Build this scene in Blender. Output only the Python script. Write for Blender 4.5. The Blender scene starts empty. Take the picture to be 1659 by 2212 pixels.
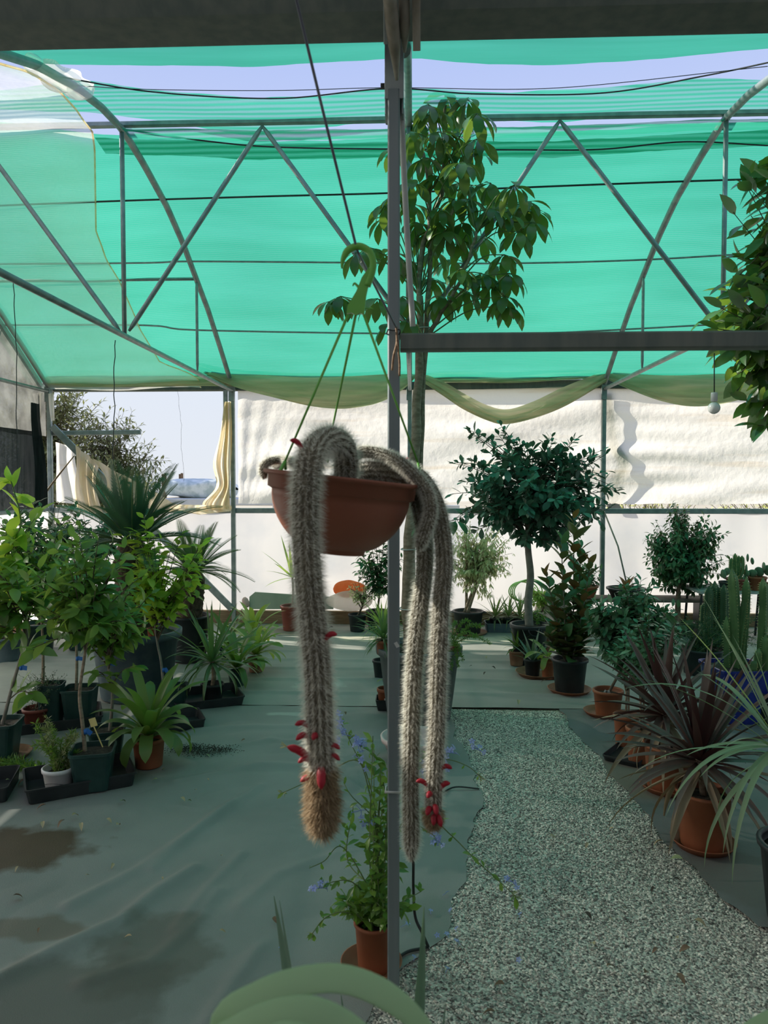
import bpy, math, random
import numpy as np
from mathutils import Vector

SC = bpy.context.scene
COL = SC.collection
RNG = np.random.default_rng(7)
PI = math.pi

# ------------------------------------------------------------------ camera, world, sun, exposure
FPX = 1600.0                      # focal length in pixels of the 1659 x 2212 frame
CX, CY, EYE = 829.5, 1106.0, 1.5
YAW = math.atan(61.5 / FPX)
PIT = math.atan(63.0 / math.hypot(FPX, 61.5))
cam_d = bpy.data.cameras.new('camera')
cam_d.sensor_fit = 'VERTICAL'
cam_d.sensor_height = 36.0
cam_d.lens = 36.0 * FPX / 2212.0
cam_d.clip_start = 0.05
cam_d.clip_end = 400
cam_d.dof.use_dof = True
cam_d.dof.focus_distance = 4.5
cam_d.dof.aperture_fstop = 7.0
cam = bpy.data.objects.new('camera', cam_d)
cam.location = (0, 0, EYE)
cam.rotation_euler = (PI / 2 - PIT, 0, YAW)
COL.objects.link(cam)
SC.camera = cam

SUN_STRENGTH = 8.5
SKY_STRENGTH = 1.0
W = bpy.data.worlds.new('sky')
SC.world = W
W.use_nodes = True
wn = W.node_tree
bg = wn.nodes['Background']
tc = wn.nodes.new('ShaderNodeTexCoord')
sp = wn.nodes.new('ShaderNodeSeparateXYZ')
cr = wn.nodes.new('ShaderNodeValToRGB')
wn.links.new(tc.outputs['Generated'], sp.inputs[0])
wn.links.new(sp.outputs['Z'], cr.inputs[0])
el = cr.color_ramp.elements
el[0].position = 0.0; el[0].color = (0.80, 0.84, 0.90, 1)
el[1].position = 0.55; el[1].color = (0.42, 0.53, 0.93, 1)
e2 = el.new(0.16); e2.color = (0.76, 0.83, 0.95, 1)
wn.links.new(cr.outputs[0], bg.inputs[0])
bg.inputs[1].default_value = SKY_STRENGTH

sun_d = bpy.data.lights.new('sun', 'SUN')
sun_d.energy = SUN_STRENGTH
sun_d.angle = math.radians(0.6)
sun_d.color = (1.0, 0.94, 0.84)
sun = bpy.data.objects.new('sun', sun_d)
sdir = Vector((1.75, -0.53, -1.0)).normalized()        # from the left and a little behind the far wall, about 29 degrees up
sun.rotation_euler = sdir.to_track_quat('-Z', 'Y').to_euler()
sun.location = (-14, 12, 12)
COL.objects.link(sun)

SC.view_settings.view_transform = 'Standard'
SC.view_settings.look = 'None'
SC.view_settings.exposure = 0.0
SC.view_settings.gamma = 1.0
SC.view_settings.use_curve_mapping = False
SC.cycles.max_bounces = 6
SC.cycles.diffuse_bounces = 3
SC.cycles.glossy_bounces = 2
SC.cycles.transmission_bounces = 4
SC.cycles.transparent_max_bounces = 16
SC.cycles.use_adaptive_sampling = True
SC.cycles.adaptive_threshold = 0.035
SC.cycles.use_denoising = True
SC.cycles.caustics_reflective = False
SC.cycles.caustics_refractive = False
SC.cycles.sample_clamp_indirect = 4.0

# ------------------------------------------------------------------ measuring helpers: where a line of sight meets a plane of the place
def ray(px, py):
    v = np.array([(px - CX) / FPX, 1.0, -(py - CY) / FPX])
    c, s = math.cos(PIT), math.sin(PIT)
    v = np.array([v[0], c * v[1] + s * v[2], -s * v[1] + c * v[2]])
    c, s = math.cos(YAW), math.sin(YAW)
    return np.array([c * v[0] - s * v[1], s * v[0] + c * v[1], v[2]])
O3 = np.array([0, 0, EYE])
def on_y(px, py, y):
    r = ray(px, py); return O3 + r * (y / r[1])
def on_x(px, py, x):
    r = ray(px, py); return O3 + r * (x / r[0])
def on_z(px, py, z=0.0):
    r = ray(px, py); return O3 + r * ((z - EYE) / r[2])
def A(*v): return np.array(v, float)

# ------------------------------------------------------------------ objects
ORG = {}
def thing(name, label, cat, loc, group=None):
    o = bpy.data.objects.new(name, None)
    o.empty_display_size = 0.05
    o.location = tuple(float(v) for v in loc)
    COL.objects.link(o)
    ORG[o.name] = np.array(loc, float)
    tag(o, label, cat, group)
    return o
def tag(o, label=None, cat=None, group=None, kind=None):
    if label: o['label'] = label
    if cat: o['category'] = cat
    if group: o['group'] = group
    if kind: o['kind'] = kind
    return o

class MB:
    def __init__(s):
        s.v = []; s.f = []; s.n = 0; s.sm = []
    def add(s, verts, faces, smooth=True):
        verts = np.asarray(verts, float).reshape(-1, 3)
        s.v.append(verts)
        if isinstance(faces, np.ndarray):
            s.f.append((faces + s.n, smooth))
        else:
            by = {}
            for fc in faces: by.setdefault(len(fc), []).append(fc)
            for k, fl in by.items(): s.f.append((np.array(fl, int) + s.n, smooth))
        s.n += len(verts)
        return s
    def build(s, name, mat, parent=None, origin=None):
        V = np.concatenate(s.v) if s.v else np.zeros((0, 3))
        if parent is not None: org = ORG[parent.name]
        elif origin is not None: org = np.array(origin, float)
        else: org = np.zeros(3)
        V = V - org
        me = bpy.data.meshes.new(name)
        me.vertices.add(len(V)); me.vertices.foreach_set('co', V.astype(np.float32).ravel())
        nl = sum(f.size for f, _ in s.f); nf = sum(len(f) for f, _ in s.f)
        li = np.concatenate([f.ravel() for f, _ in s.f]).astype(np.int32)
        ls = []; lt = []; sm = []; p = 0
        for f, m in s.f:
            k = f.shape[1]
            ls.append(p + np.arange(len(f)) * k); lt.append(np.full(len(f), k)); sm.append(np.full(len(f), m)); p += f.size
        me.loops.add(nl); me.loops.foreach_set('vertex_index', li)
        me.polygons.add(nf)
        me.polygons.foreach_set('loop_start', np.concatenate(ls).astype(np.int32))
        me.polygons.foreach_set('use_smooth', np.concatenate(sm).astype(bool))
        me.update(calc_edges=True); me.validate()
        me.materials.append(mat)
        o = bpy.data.objects.new(name, me)
        COL.objects.link(o)
        if parent is not None:
            o.parent = parent
            ORG[o.name] = org
        else:
            o.location = tuple(org); ORG[o.name] = org
        return o

def frame_along(P):
    P = np.asarray(P, float)
    T = np.gradient(P, axis=0)
    T /= np.linalg.norm(T, axis=1)[:, None] + 1e-12
    ref = A(0, 0, 1) if abs(T[0][2]) < 0.9 else A(1, 0, 0)
    N = np.zeros_like(T)
    n = np.cross(ref, T[0]); n /= np.linalg.norm(n); N[0] = n
    for i in range(1, len(T)):
        n = N[i - 1] - T[i] * np.dot(N[i - 1], T[i])
        N[i] = n / (np.linalg.norm(n) + 1e-12)
    B = np.cross(T, N)
    return T, N, B
def tube(mb, P, r, n=8, cap=True, smooth=True):
    P = np.asarray(P, float); m = len(P)
    r = np.broadcast_to(np.asarray(r, float), (m,))
    T, N, B = frame_along(P)
    a = np.arange(n) * 2 * PI / n
    V = P[:, None] + r[:, None, None] * (np.cos(a)[None, :, None] * N[:, None] + np.sin(a)[None, :, None] * B[:, None])
    i, j = np.meshgrid(np.arange(m - 1), np.arange(n), indexing='ij')
    i = i.ravel(); j = j.ravel(); k = (j + 1) % n
    F = np.stack([i * n + j, i * n + k, (i + 1) * n + k, (i + 1) * n + j], 1)
    fl = [tuple(x) for x in F]
    if cap:
        fl.append(tuple(range(n))[::-1]); fl.append(tuple((m - 1) * n + q for q in range(n)))
    mb.add(V.reshape(-1, 3), fl, smooth)
def spline(pts, n=24):
    P = np.asarray(pts, float); m = len(P)
    if m == 2: return P[0] + (P[1] - P[0]) * np.linspace(0, 1, n)[:, None]
    d = np.r_[0, np.cumsum(np.linalg.norm(np.diff(P, axis=0), axis=1) ** 0.5)]
    Q = np.vstack([2 * P[0] - P[1], P, 2 * P[-1] - P[-2]])
    t = np.linspace(0, d[-1], n); out = []
    for u in t:
        k = min(max(np.searchsorted(d, u) - 1, 0), m - 2)
        w = (u - d[k]) / (d[k + 1] - d[k] + 1e-12)
        p0, p1, p2, p3 = Q[k], Q[k + 1], Q[k + 2], Q[k + 3]
        out.append(0.5 * ((2 * p1) + (-p0 + p2) * w + (2 * p0 - 5 * p1 + 4 * p2 - p3) * w * w + (-p0 + 3 * p1 - 3 * p2 + p3) * w ** 3))
    return np.array(out)
def rotm(ax, ang):
    ax = np.asarray(ax, float); ax = ax / np.linalg.norm(ax)
    K = np.array([[0, -ax[2], ax[1]], [ax[2], 0, -ax[0]], [-ax[1], ax[0], 0]])
    return np.eye(3) + math.sin(ang) * K + (1 - math.cos(ang)) * K @ K
def lathe(mb, prof, c, n=28, M=None, smooth=True):
    prof = np.asarray(prof, float); m = len(prof)
    a = np.arange(n) * 2 * PI / n
    V = np.zeros((m, n, 3))
    V[..., 0] = prof[:, 0, None] * np.cos(a); V[..., 1] = prof[:, 0, None] * np.sin(a); V[..., 2] = prof[:, 1, None]
    V = V.reshape(-1, 3)
    if M is not None: V = V @ np.asarray(M).T
    i, j = np.meshgrid(np.arange(m - 1), np.arange(n), indexing='ij'); i = i.ravel(); j = j.ravel(); k = (j + 1) % n
    F = np.stack([i * n + j, i * n + k, (i + 1) * n + k, (i + 1) * n + j], 1)
    fl = [tuple(x) for x in F]
    if prof[0, 0] > 1e-6: fl.append(tuple(range(n))[::-1])
    if prof[-1, 0] > 1e-6: fl.append(tuple((m - 1) * n + q for q in range(n)))
    mb.add(V + np.asarray(c, float), fl, smooth)
def box(mb, c, s, M=None):
    c = np.asarray(c, float); h = np.asarray(s, float) / 2
    V = np.array([[x, y, z] for x in (-1, 1) for y in (-1, 1) for z in (-1, 1)], float) * h
    if M is not None: V = V @ np.asarray(M).T
    mb.add(V + c, [(0, 1, 3, 2), (4, 6, 7, 5), (0, 4, 5, 1), (2, 3, 7, 6), (0, 2, 6, 4), (1, 5, 7, 3)], False)
def bar(mb, p, q, w, h, up=(0, 0, 1), bev=0.12):
    """a rectangular section with softened corners from p to q"""
    p = np.asarray(p, float); q = np.asarray(q, float); t = q - p; t /= np.linalg.norm(t)
    u = np.asarray(up, float); s = np.cross(t, u); s /= np.linalg.norm(s); u = np.cross(s, t)
    b = min(w, h) * bev
    sec = [(-w/2+b, -h/2), (w/2-b, -h/2), (w/2, -h/2+b), (w/2, h/2-b), (w/2-b, h/2), (-w/2+b, h/2), (-w/2, h/2-b), (-w/2, -h/2+b)]
    V = [p + s * a + u * c for a, c in sec] + [q + s * a + u * c for a, c in sec]
    n = 8
    mb.add(V, [(i, (i+1) % n, n + (i+1) % n, n + i) for i in range(n)] + [tuple(range(n))[::-1], tuple(range(n, 2*n))], False)
def grid(mb, V, smooth=True, closed_u=False):
    V = np.asarray(V, float); m, n = V.shape[:2]
    i, j = np.meshgrid(np.arange(m if closed_u else m - 1), np.arange(n - 1), indexing='ij'); i = i.ravel(); j = j.ravel(); k = (i + 1) % m
    mb.add(V.reshape(-1, 3), np.stack([i * n + j, k * n + j, k * n + j + 1, i * n + j + 1], 1), smooth)
def interp(x, xs, ys): return np.interp(x, xs, ys)
def wob(x, seed=0, octs=4, base=1.0):
    """smooth 1-d noise"""
    r = np.random.default_rng(seed); y = np.zeros_like(np.asarray(x, float))
    for k in range(octs):
        y = y + np.sin(np.asarray(x) * base * 2 ** k * (0.8 + 0.4 * r.random()) + r.random() * 6.28) / 1.7 ** k
    return y

# ------------------------------------------------------------------ materials
MT = {}
def nodes_of(name):
    m = bpy.data.materials.new(name); m.use_nodes = True
    nt = m.node_tree; nt.nodes.clear()
    out = nt.nodes.new('ShaderNodeOutputMaterial')
    MT[name] = m
    return m, nt, out
def N(nt, t, **kw):
    n = nt.nodes.new(t)
    for k, v in kw.items():
        if k.startswith('i_'):
            key = k[2:]; n.inputs[int(key) if key.isdigit() else key].default_value = v
        else: setattr(n, k, v)
    return n
def c4(c): return (c[0], c[1], c[2], 1.0)
def noise_mix(nt, ca, cb, scale=8.0, detail=4.0, lo=0.35, hi=0.65, coord='Object', stretch=None):
    t = N(nt, 'ShaderNodeTexCoord'); no = N(nt, 'ShaderNodeTexNoise', i_Scale=scale, i_Detail=detail)
    if stretch:
        mp = N(nt, 'ShaderNodeMapping'); mp.inputs['Scale'].default_value = stretch
        nt.links.new(t.outputs[coord], mp.inputs[0]); nt.links.new(mp.outputs[0], no.inputs['Vector'])
    else: nt.links.new(t.outputs[coord], no.inputs['Vector'])
    r = N(nt, 'ShaderNodeValToRGB'); r.color_ramp.elements[0].position = lo; r.color_ramp.elements[1].position = hi
    r.color_ramp.elements[0].color = c4(ca); r.color_ramp.elements[1].color = c4(cb)
    nt.links.new(no.outputs['Fac'], r.inputs[0])
    return r.outputs[0], no
def solid(name, ca, cb=None, rough=0.6, scale=8.0, bump=0.0, bscale=60.0, metal=0.0, spec=0.4, stretch=None, detail=4.0, lo=0.35, hi=0.65):
    m, nt, out = nodes_of(name)
    p = N(nt, 'ShaderNodeBsdfPrincipled'); p.inputs['Roughness'].default_value = rough; p.inputs['Metallic'].default_value = metal
    p.inputs['Specular IOR Level'].default_value = spec
    col, _ = noise_mix(nt, ca, cb or tuple(min(1, v * 1.25) for v in ca), scale, detail, lo, hi, stretch=stretch)
    nt.links.new(col, p.inputs['Base Color'])
    if bump:
        t = N(nt, 'ShaderNodeTexCoord'); no = N(nt, 'ShaderNodeTexNoise', i_Scale=bscale, i_Detail=4.0)
        nt.links.new(t.outputs['Object'], no.inputs['Vector'])
        b = N(nt, 'ShaderNodeBump', i_Strength=bump, i_Distance=0.01)
        nt.links.new(no.outputs['Fac'], b.inputs['Height']); nt.links.new(b.outputs[0], p.inputs['Normal'])
    nt.links.new(p.outputs[0], out.inputs[0])
    return m
def leafmat(name, cols, back=None, trans=(0.25, 0.4, 0.05), tf=0.35, rough=0.35, spec=0.45):
    """leaf: colour varies from leaf to leaf, the underside is paler, light passes through"""
    m, nt, out = nodes_of(name)
    g = N(nt, 'ShaderNodeNewGeometry'); r = N(nt, 'ShaderNodeValToRGB')
    e = r.color_ramp.elements
    for i, c in enumerate(cols):
        q = e[i] if i < 2 else e.new(1.0)
        q.position = i / max(1, len(cols) - 1); q.color = c4(c)
    nt.links.new(g.outputs['Random Per Island'], r.inputs[0])
    mx = N(nt, 'ShaderNodeMix', data_type='RGBA'); 
    nt.links.new(g.outputs['Backfacing'], mx.inputs[0]); nt.links.new(r.outputs[0], mx.inputs[6])
    b = back or tuple(min(1, v * 1.5 + 0.02) for v in cols[0]); mx.inputs[7].default_value = c4(b)
    p = N(nt, 'ShaderNodeBsdfPrincipled'); p.inputs['Roughness'].default_value = rough; p.inputs['Specular IOR Level'].default_value = spec
    nt.links.new(mx.outputs[2], p.inputs['Base Color'])
    tr = N(nt, 'ShaderNodeBsdfTranslucent'); 
    tm = N(nt, 'ShaderNodeMix', data_type='RGBA', blend_type='MULTIPLY'); tm.inputs[0].default_value = 0.35
    tm.inputs[6].default_value = c4(trans); nt.links.new(r.outputs[0], tm.inputs[7]); tr.inputs[0].default_value = c4(trans)
    ms = N(nt, 'ShaderNodeMixShader'); ms.inputs[0].default_value = tf
    nt.links.new(p.outputs[0], ms.inputs[1]); nt.links.new(tr.outputs[0], ms.inputs[2]); nt.links.new(ms.outputs[0], out.inputs[0])
    return m
def sheet(name, ca, cb, trans, clear=0.1, diff=0.3, scale=3.0, stretch=None, lines=0.0, lscale=120.0, axis='Z', bump=0.0, lo=.35, hi=.65):
    """thin plastic or netting: part of the light goes straight through, part is scattered through, part is thrown back"""
    m, nt, out = nodes_of(name)
    col, no = noise_mix(nt, ca, cb, scale, 5.0, lo, hi, stretch=stretch)
    d = N(nt, 'ShaderNodeBsdfDiffuse'); t = N(nt, 'ShaderNodeBsdfTranslucent'); nt.links.new(col, d.inputs[0])
    mm = N(nt, 'ShaderNodeMix', data_type='RGBA', blend_type='MULTIPLY'); mm.inputs[0].default_value = 1.0
    mm.inputs[6].default_value = c4(trans); nt.links.new(col, mm.inputs[7]); nt.links.new(mm.outputs[2], t.inputs[0])
    m1 = N(nt, 'ShaderNodeMixShader'); m1.inputs[0].default_value = 1 - diff
    nt.links.new(d.outputs[0], m1.inputs[1]); nt.links.new(t.outputs[0], m1.inputs[2])
    x = N(nt, 'ShaderNodeBsdfTransparent'); m2 = N(nt, 'ShaderNodeMixShader'); m2.inputs[0].default_value = clear
    nt.links.new(m1.outputs[0], m2.inputs[1]); nt.links.new(x.outputs[0], m2.inputs[2])
    if lines:
        tcn = N(nt, 'ShaderNodeTexCoord'); wv = N(nt, 'ShaderNodeTexWave', i_Scale=lscale, i_Distortion=1.5, i_Detail=2.0)
        wv.bands_direction = axis; wv.inputs['Detail Scale'].default_value = 0.4
        nt.links.new(tcn.outputs['Object'], wv.inputs['Vector'])
        ma = N(nt, 'ShaderNodeMath', operation='MULTIPLY_ADD'); ma.inputs[1].default_value = lines; ma.inputs[2].default_value = max(0.0, clear - lines * 0.5); ma.use_clamp = True
        nt.links.new(wv.outputs['Fac'], ma.inputs[0]); nt.links.new(ma.outputs[0], m2.inputs[0])
    if bump:
        tb = N(nt, 'ShaderNodeTexCoord'); nb = N(nt, 'ShaderNodeTexNoise', i_Scale=14.0, i_Detail=5.0); nt.links.new(tb.outputs['Object'], nb.inputs['Vector'])
        bb = N(nt, 'ShaderNodeBump', i_Strength=bump, i_Distance=0.02); nt.links.new(nb.outputs['Fac'], bb.inputs['Height'])
        nt.links.new(bb.outputs[0], d.inputs['Normal']); nt.links.new(bb.outputs[0], t.inputs['Normal'])
    nt.links.new(m2.outputs[0], out.inputs[0])
    return m
# ------------------------------------------------------------------ materials of the house
STEEL = solid('galvanised_steel', (0.20, 0.24, 0.24), (0.30, 0.34, 0.33), rough=0.42, scale=14, metal=0.35, bump=0.05)
STEEL_D = solid('weathered_gutter_steel', (0.105, 0.135, 0.12), (0.15, 0.175, 0.15), rough=0.7, scale=9, metal=0.1, stretch=(3, 3, .6))
POSTM = solid('post_steel', (0.165, 0.205, 0.21), (0.205, 0.245, 0.25), rough=0.5, scale=20, metal=0.3, stretch=(1, 1, .05))
RUSTY = solid('rusty_pipe', (0.17, 0.15, 0.11), (0.33, 0.31, 0.26), rough=0.7, scale=16, metal=0.2, stretch=(1, 1, .3))
PALEPIPE = solid('pale_pipe', (0.40, 0.43, 0.42), (0.55, 0.57, 0.54), rough=0.45, scale=10)
NET = sheet('green_shade_net', (0.032, 0.375, 0.225), (0.05, 0.425, 0.272), (1.0, 1.0, 1.0), clear=0.07, diff=0.22, scale=1.4, stretch=(.5, 3, 3), lines=0.10, lscale=16.0, axis='Y')
NETTHIN = sheet('thin_green_shade_net', (0.036, 0.37, 0.22), (0.055, 0.45, 0.29), (1, 1, 1), clear=0.22, diff=0.22, scale=3.0, stretch=(.25, 9, 9), lines=0.4, lscale=5.0, axis='Y')
NETNEAR = sheet('dense_shade_net', (0.36, 0.36, 0.345), (0.41, 0.41, 0.395), (1, 1, 1), clear=0.0, diff=0.5, scale=2.0)
FILM = sheet('milky_film', (0.90, 0.86, 0.76), (0.94, 0.92, 0.86), (1, 1, 1), clear=0.42, diff=0.3, scale=3.0, bump=.3)
WALLFILM = sheet('white_wall_film', (0.78, 0.66, 0.50), (0.91, 0.87, 0.79), (1, 1, .98), clear=0.05, diff=0.25, scale=1.8, stretch=(.4, 1, 5.5), bump=.4, lo=.22, hi=.42)
PANEL = sheet('white_plastic_panel', (0.80, 0.80, 0.80), (0.95, 0.92, 0.88), (1.0, 0.99, 0.97), clear=0.04, diff=0.3, scale=1.3, lo=.38, hi=.55)
YFILM = sheet('yellowed_torn_film', (0.86, 0.68, 0.38), (0.93, 0.84, 0.62), (1, 1, 1), clear=0.14, diff=0.3, scale=5, stretch=(4, 4, .6), bump=.5)
SWAGM = sheet('dusty_rolled_film', (0.46, 0.50, 0.32), (0.74, 0.64, 0.46), (1.0, 1.0, 0.95), clear=0.03, diff=0.35, scale=2.0, stretch=(.6, 1, 7), bump=.3)
TORN = sheet('torn_cloth', (0.72, 0.58, 0.36), (0.80, 0.70, 0.52), (1, 1, 1), clear=0.10, diff=0.35, scale=5, stretch=(3, 3, .8), lines=.1, lscale=26, axis='Z', bump=.3)
BLACKNET = sheet('black_shade_cloth', (0.02, 0.025, 0.026), (0.035, 0.04, 0.042), (1, 1, 1), clear=0.02, diff=0.7, scale=4, stretch=(6, 6, .6))
GREYFILM = sheet('grey_dusty_film', (0.12, 0.12, 0.11), (0.24, 0.24, 0.22), (1, 1, 1), clear=0.06, diff=0.45, scale=5, bump=.3)
WOOD = solid('brown_plank', (0.17, 0.10, 0.055), (0.30, 0.20, 0.115), rough=0.75, scale=10, stretch=(.6, 4, 12), bump=.1)
SHADOWGREY = solid('strap_shadow_grey', (.30, .30, .30), (.36, .36, .36), rough=.8)  # grey for the strip that stands in for a strap shadow
WIREM = solid('dark_wire', (0.02, 0.025, 0.025), (0.04, 0.045, 0.045), rough=0.6)

# ------------------------------------------------------------------ shape of the roof: height over distance, one span is 5.75 m wide
WALL_Y = 7.85
PY = np.array([2.10, 2.40, 2.80, 3.30, 3.76, 4.18, 4.55, 4.88, 5.25, 5.74, 6.14, 6.53, 6.89, 7.39, 7.85])
PZ = np.array([2.72, 2.92, 3.18, 3.46, 3.64, 3.755, 3.82, 3.84, 3.78, 3.665, 3.51, 3.31, 3.13, 2.81, 2.50])
def prof(y): return np.interp(y, PY, PZ)
def hit_roof(px, py):
    r = ray(px, py); ys = np.linspace(2.15, 7.85, 1200); z = EYE + r[2] / r[1] * ys - prof(ys) - 0.03
    k = np.argmax(z > 0) if (z > 0).any() else len(ys) - 1
    return A(r[0] / r[1] * ys[k], ys[k], prof(ys[k]) + 0.03)

# ------------------------------------------------------------------ ground
MATC = (0.085, 0.145, 0.145)
def matfab(name, ca, cb, stains_and_sun):
    m, nt, out = nodes_of(name)
    p = N(nt, 'ShaderNodeBsdfPrincipled'); p.inputs['Roughness'].default_value = 0.62; p.inputs['Specular IOR Level'].default_value = 0.35
    col, no = noise_mix(nt, ca, cb, 2.2, 6.0, .3, .7)
    cur = col
    t = N(nt, 'ShaderNodeTexCoord'); n2 = N(nt, 'ShaderNodeTexNoise', i_Scale=7.0, i_Detail=6.0); nt.links.new(t.outputs['Object'], n2.inputs['Vector'])
    for (x, y, rx, ry, c, k) in stains_and_sun:          # dried mud, spilled soil, chalky marks, and a sun patch put in as pale colour
        mp = N(nt, 'ShaderNodeMapping'); mp.inputs['Location'].default_value = (-x / rx, -y / ry, 0); mp.inputs['Scale'].default_value = (1 / rx, 1 / ry, 0)
        nt.links.new(t.outputs['Object'], mp.inputs[0])
        ln = N(nt, 'ShaderNodeVectorMath', operation='LENGTH'); nt.links.new(mp.outputs[0], ln.inputs[0])
        ad = N(nt, 'ShaderNodeMath', operation='MULTIPLY_ADD'); ad.inputs[1].default_value = -1.0; ad.inputs[2].default_value = 0.72
        nt.links.new(ln.outputs['Value'], ad.inputs[0])
        su = N(nt, 'ShaderNodeMath', operation='ADD'); nt.links.new(ad.outputs[0], su.inputs[0]); nt.links.new(n2.outputs['Fac'], su.inputs[1])
        rp = N(nt, 'ShaderNodeValToRGB'); rp.color_ramp.elements[0].position = .48; rp.color_ramp.elements[1].position = .70
        rp.color_ramp.elements[0].color = (0, 0, 0, 1); rp.color_ramp.elements[1].color = (k, k, k, 1); nt.links.new(su.outputs[0], rp.inputs[0])
        mx = N(nt, 'ShaderNodeMix', data_type='RGBA'); mx.inputs[7].default_value = c4(c)
        nt.links.new(rp.outputs[0], mx.inputs[0]); nt.links.new(cur, mx.inputs[6]); cur = mx.outputs[2]
    nt.links.new(cur, p.inputs['Base Color'])
    wv = N(nt, 'ShaderNodeTexNoise', i_Scale=220.0, i_Detail=2.0); nt.links.new(t.outputs['Object'], wv.inputs['Vector'])
    b1 = N(nt, 'ShaderNodeBump', i_Strength=0.25, i_Distance=0.004); nt.links.new(wv.outputs['Fac'], b1.inputs['Height'])
    nt.links.new(b1.outputs[0], p.inputs['Normal']); nt.links.new(p.outputs[0], out.inputs[0])
    return m
def gp(px, py): return tuple(on_z(px, py)[:2])
def stain(px, py, rx, ry, c, k): g = gp(px, py); return (g[0], g[1], rx, ry, c, k)
MUD = (0.085, 0.055, 0.03); CHALK = (0.50, 0.52, 0.47); DUST = (0.20, 0.17, 0.12)
MAT_L = matfab('dark_green_weed_mat', (0.205, 0.215, 0.197), (0.262, 0.272, 0.25), [
    stain(45, 1835, .42, .30, MUD, .95), stain(690, 1500, .16, .30, CHALK, .75), stain(640, 1545, .3, .06, CHALK, .5),
    stain(330, 2060, .30, .30, (.11, .10, .075), .6), stain(60, 2010, .30, .10, (.14, .115, .08), .7), stain(930, 1990, .16, .22, (.17, .2, .17), .6), stain(160, 2160, .45, .3, (.10, .095, .075), .6)])
MAT_F = matfab('far_weed_mat', (0.25, 0.25, 0.225), (0.32, 0.315, 0.285), [  # same fabric as the left mat, coloured paler for the brighter light here
    stain(620, 1365, .9, .28, DUST, .7), stain(930, 1380, 1.3, .30, (.50, .46, .36), .9), stain(690, 1480, .25, .35, CHALK, .6)])  # the wide middle patch paints sunlight on the floor as pale colour
MAT_R = matfab('grey_weed_mat', (0.15, 0.155, 0.148), (0.205, 0.205, 0.195), [
    stain(1360, 1680, .25, .45, DUST, .6), stain(1600, 1900, .3, .3, (.13, .12, .1), .6)])
DIRT = solid('bare_earth', (0.10, 0.085, 0.06), (0.20, 0.17, 0.12), rough=0.95, scale=6, bump=.6, bscale=40)
OUTG = solid('dry_field', (0.42, 0.37, 0.27), (0.50, 0.46, 0.34), rough=0.95, scale=.6)

mb = MB(); mb.add([[-60, -40, -.02], [60, -40, -.02], [60, 80, -.02], [-60, 80, -.02]], [(0, 1, 2, 3)])
tag(mb.build('ground', OUTG), kind='structure')
mb = MB(); mb.add([[-4.2, -4.5, -.008], [6.4, -4.5, -.008], [6.4, 7.9, -.008], [-4.2, 7.9, -.008]], [(0, 1, 2, 3)])
tag(mb.build('floor', DIRT), kind='structure')

def ridge(x, y, line, w, h):
    """height of a crease in the fabric that follows a line"""
    P = np.array(line, float); z = np.zeros_like(x)
    best = np.full(x.shape, 9.0)
    for a, b in zip(P[:-1], P[1:]):
        d = b - a; t = np.clip(((x - a[0]) * d[0] + (y - a[1]) * d[1]) / (d @ d), 0, 1)
        best = np.minimum(best, np.hypot(x - a[0] - t * d[0], y - a[1] - t * d[1]))
    return h * np.exp(-(best / w) ** 2)
def pxl(*pts): return [gp(*p) for p in pts]
creases = [
    (pxl((-60, 2150), (120, 2060), (260, 1995), (340, 1930), (420, 1880)), .035, .020),
    (pxl((180, 2130), (330, 2080), (420, 2000), (470, 1930)), .03, .010),
    (pxl((150, 1960), (300, 1880), (420, 1800), (500, 1740)), .03, .012),
    (pxl((330, 1880), (420, 1800), (560, 1700)), .03, .010),
    (pxl((380, 2010), (450, 1920), (520, 1850)), .025, .010),
    (pxl((450, 2212), (500, 2130), (560, 2050)), .03, .010),
    (pxl((520, 1960), (600, 1890), (720, 1850)), .03, .008),
    (pxl((380, 1690), (560, 1655), (720, 1660)), .035, .010),
    (pxl((420, 1580), (560, 1572), (720, 1578)), .04, .014),
    (pxl((430, 1630), (580, 1600), (700, 1612)), .03, .008),
    (pxl((740, 1690), (800, 1720), (900, 1700), (1000, 1720)), .03, .010),
    (pxl((650, 1760), (740, 1745), (850, 1765)), .03, .009),
    (pxl((740, 1600), (830, 1605), (950, 1590)), .03, .008)]
def fabric(x, y, seed, amp):
    r = np.random.default_rng(seed); z = np.zeros_like(x)
    for k in range(26):
        th = r.normal(0.15, .35) if k % 2 else r.normal(.9, .3); fr = r.uniform(4, 26)
        z += amp / fr * 3 * np.sin(fr * (-math.sin(th) * x + math.cos(th) * y) + r.random() * 6.3 + 1.3 * np.sin(x * r.uniform(.5, 2) + k) + 1.1 * np.sin(y * r.uniform(.5, 2) + k))
    return z
EDGE_L = sorted([gp(*p)[::-1] for p in [(968, 1545), (1000, 1620), (1030, 1680), (1041, 1720), (1020, 1800), (1012, 1850), (985, 1930), (975, 2020), (930, 2050), (872, 2095), (800, 2150), (790, 2212), (790, 2700)]])
EDGE_R = sorted([gp(*p)[::-1] for p in [(1208, 1535), (1240, 1580), (1285, 1630), (1319, 1671), (1362, 1719), (1422, 1800), (1500, 1880), (1560, 1950), (1640, 2006), (1800, 2020)]])
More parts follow.
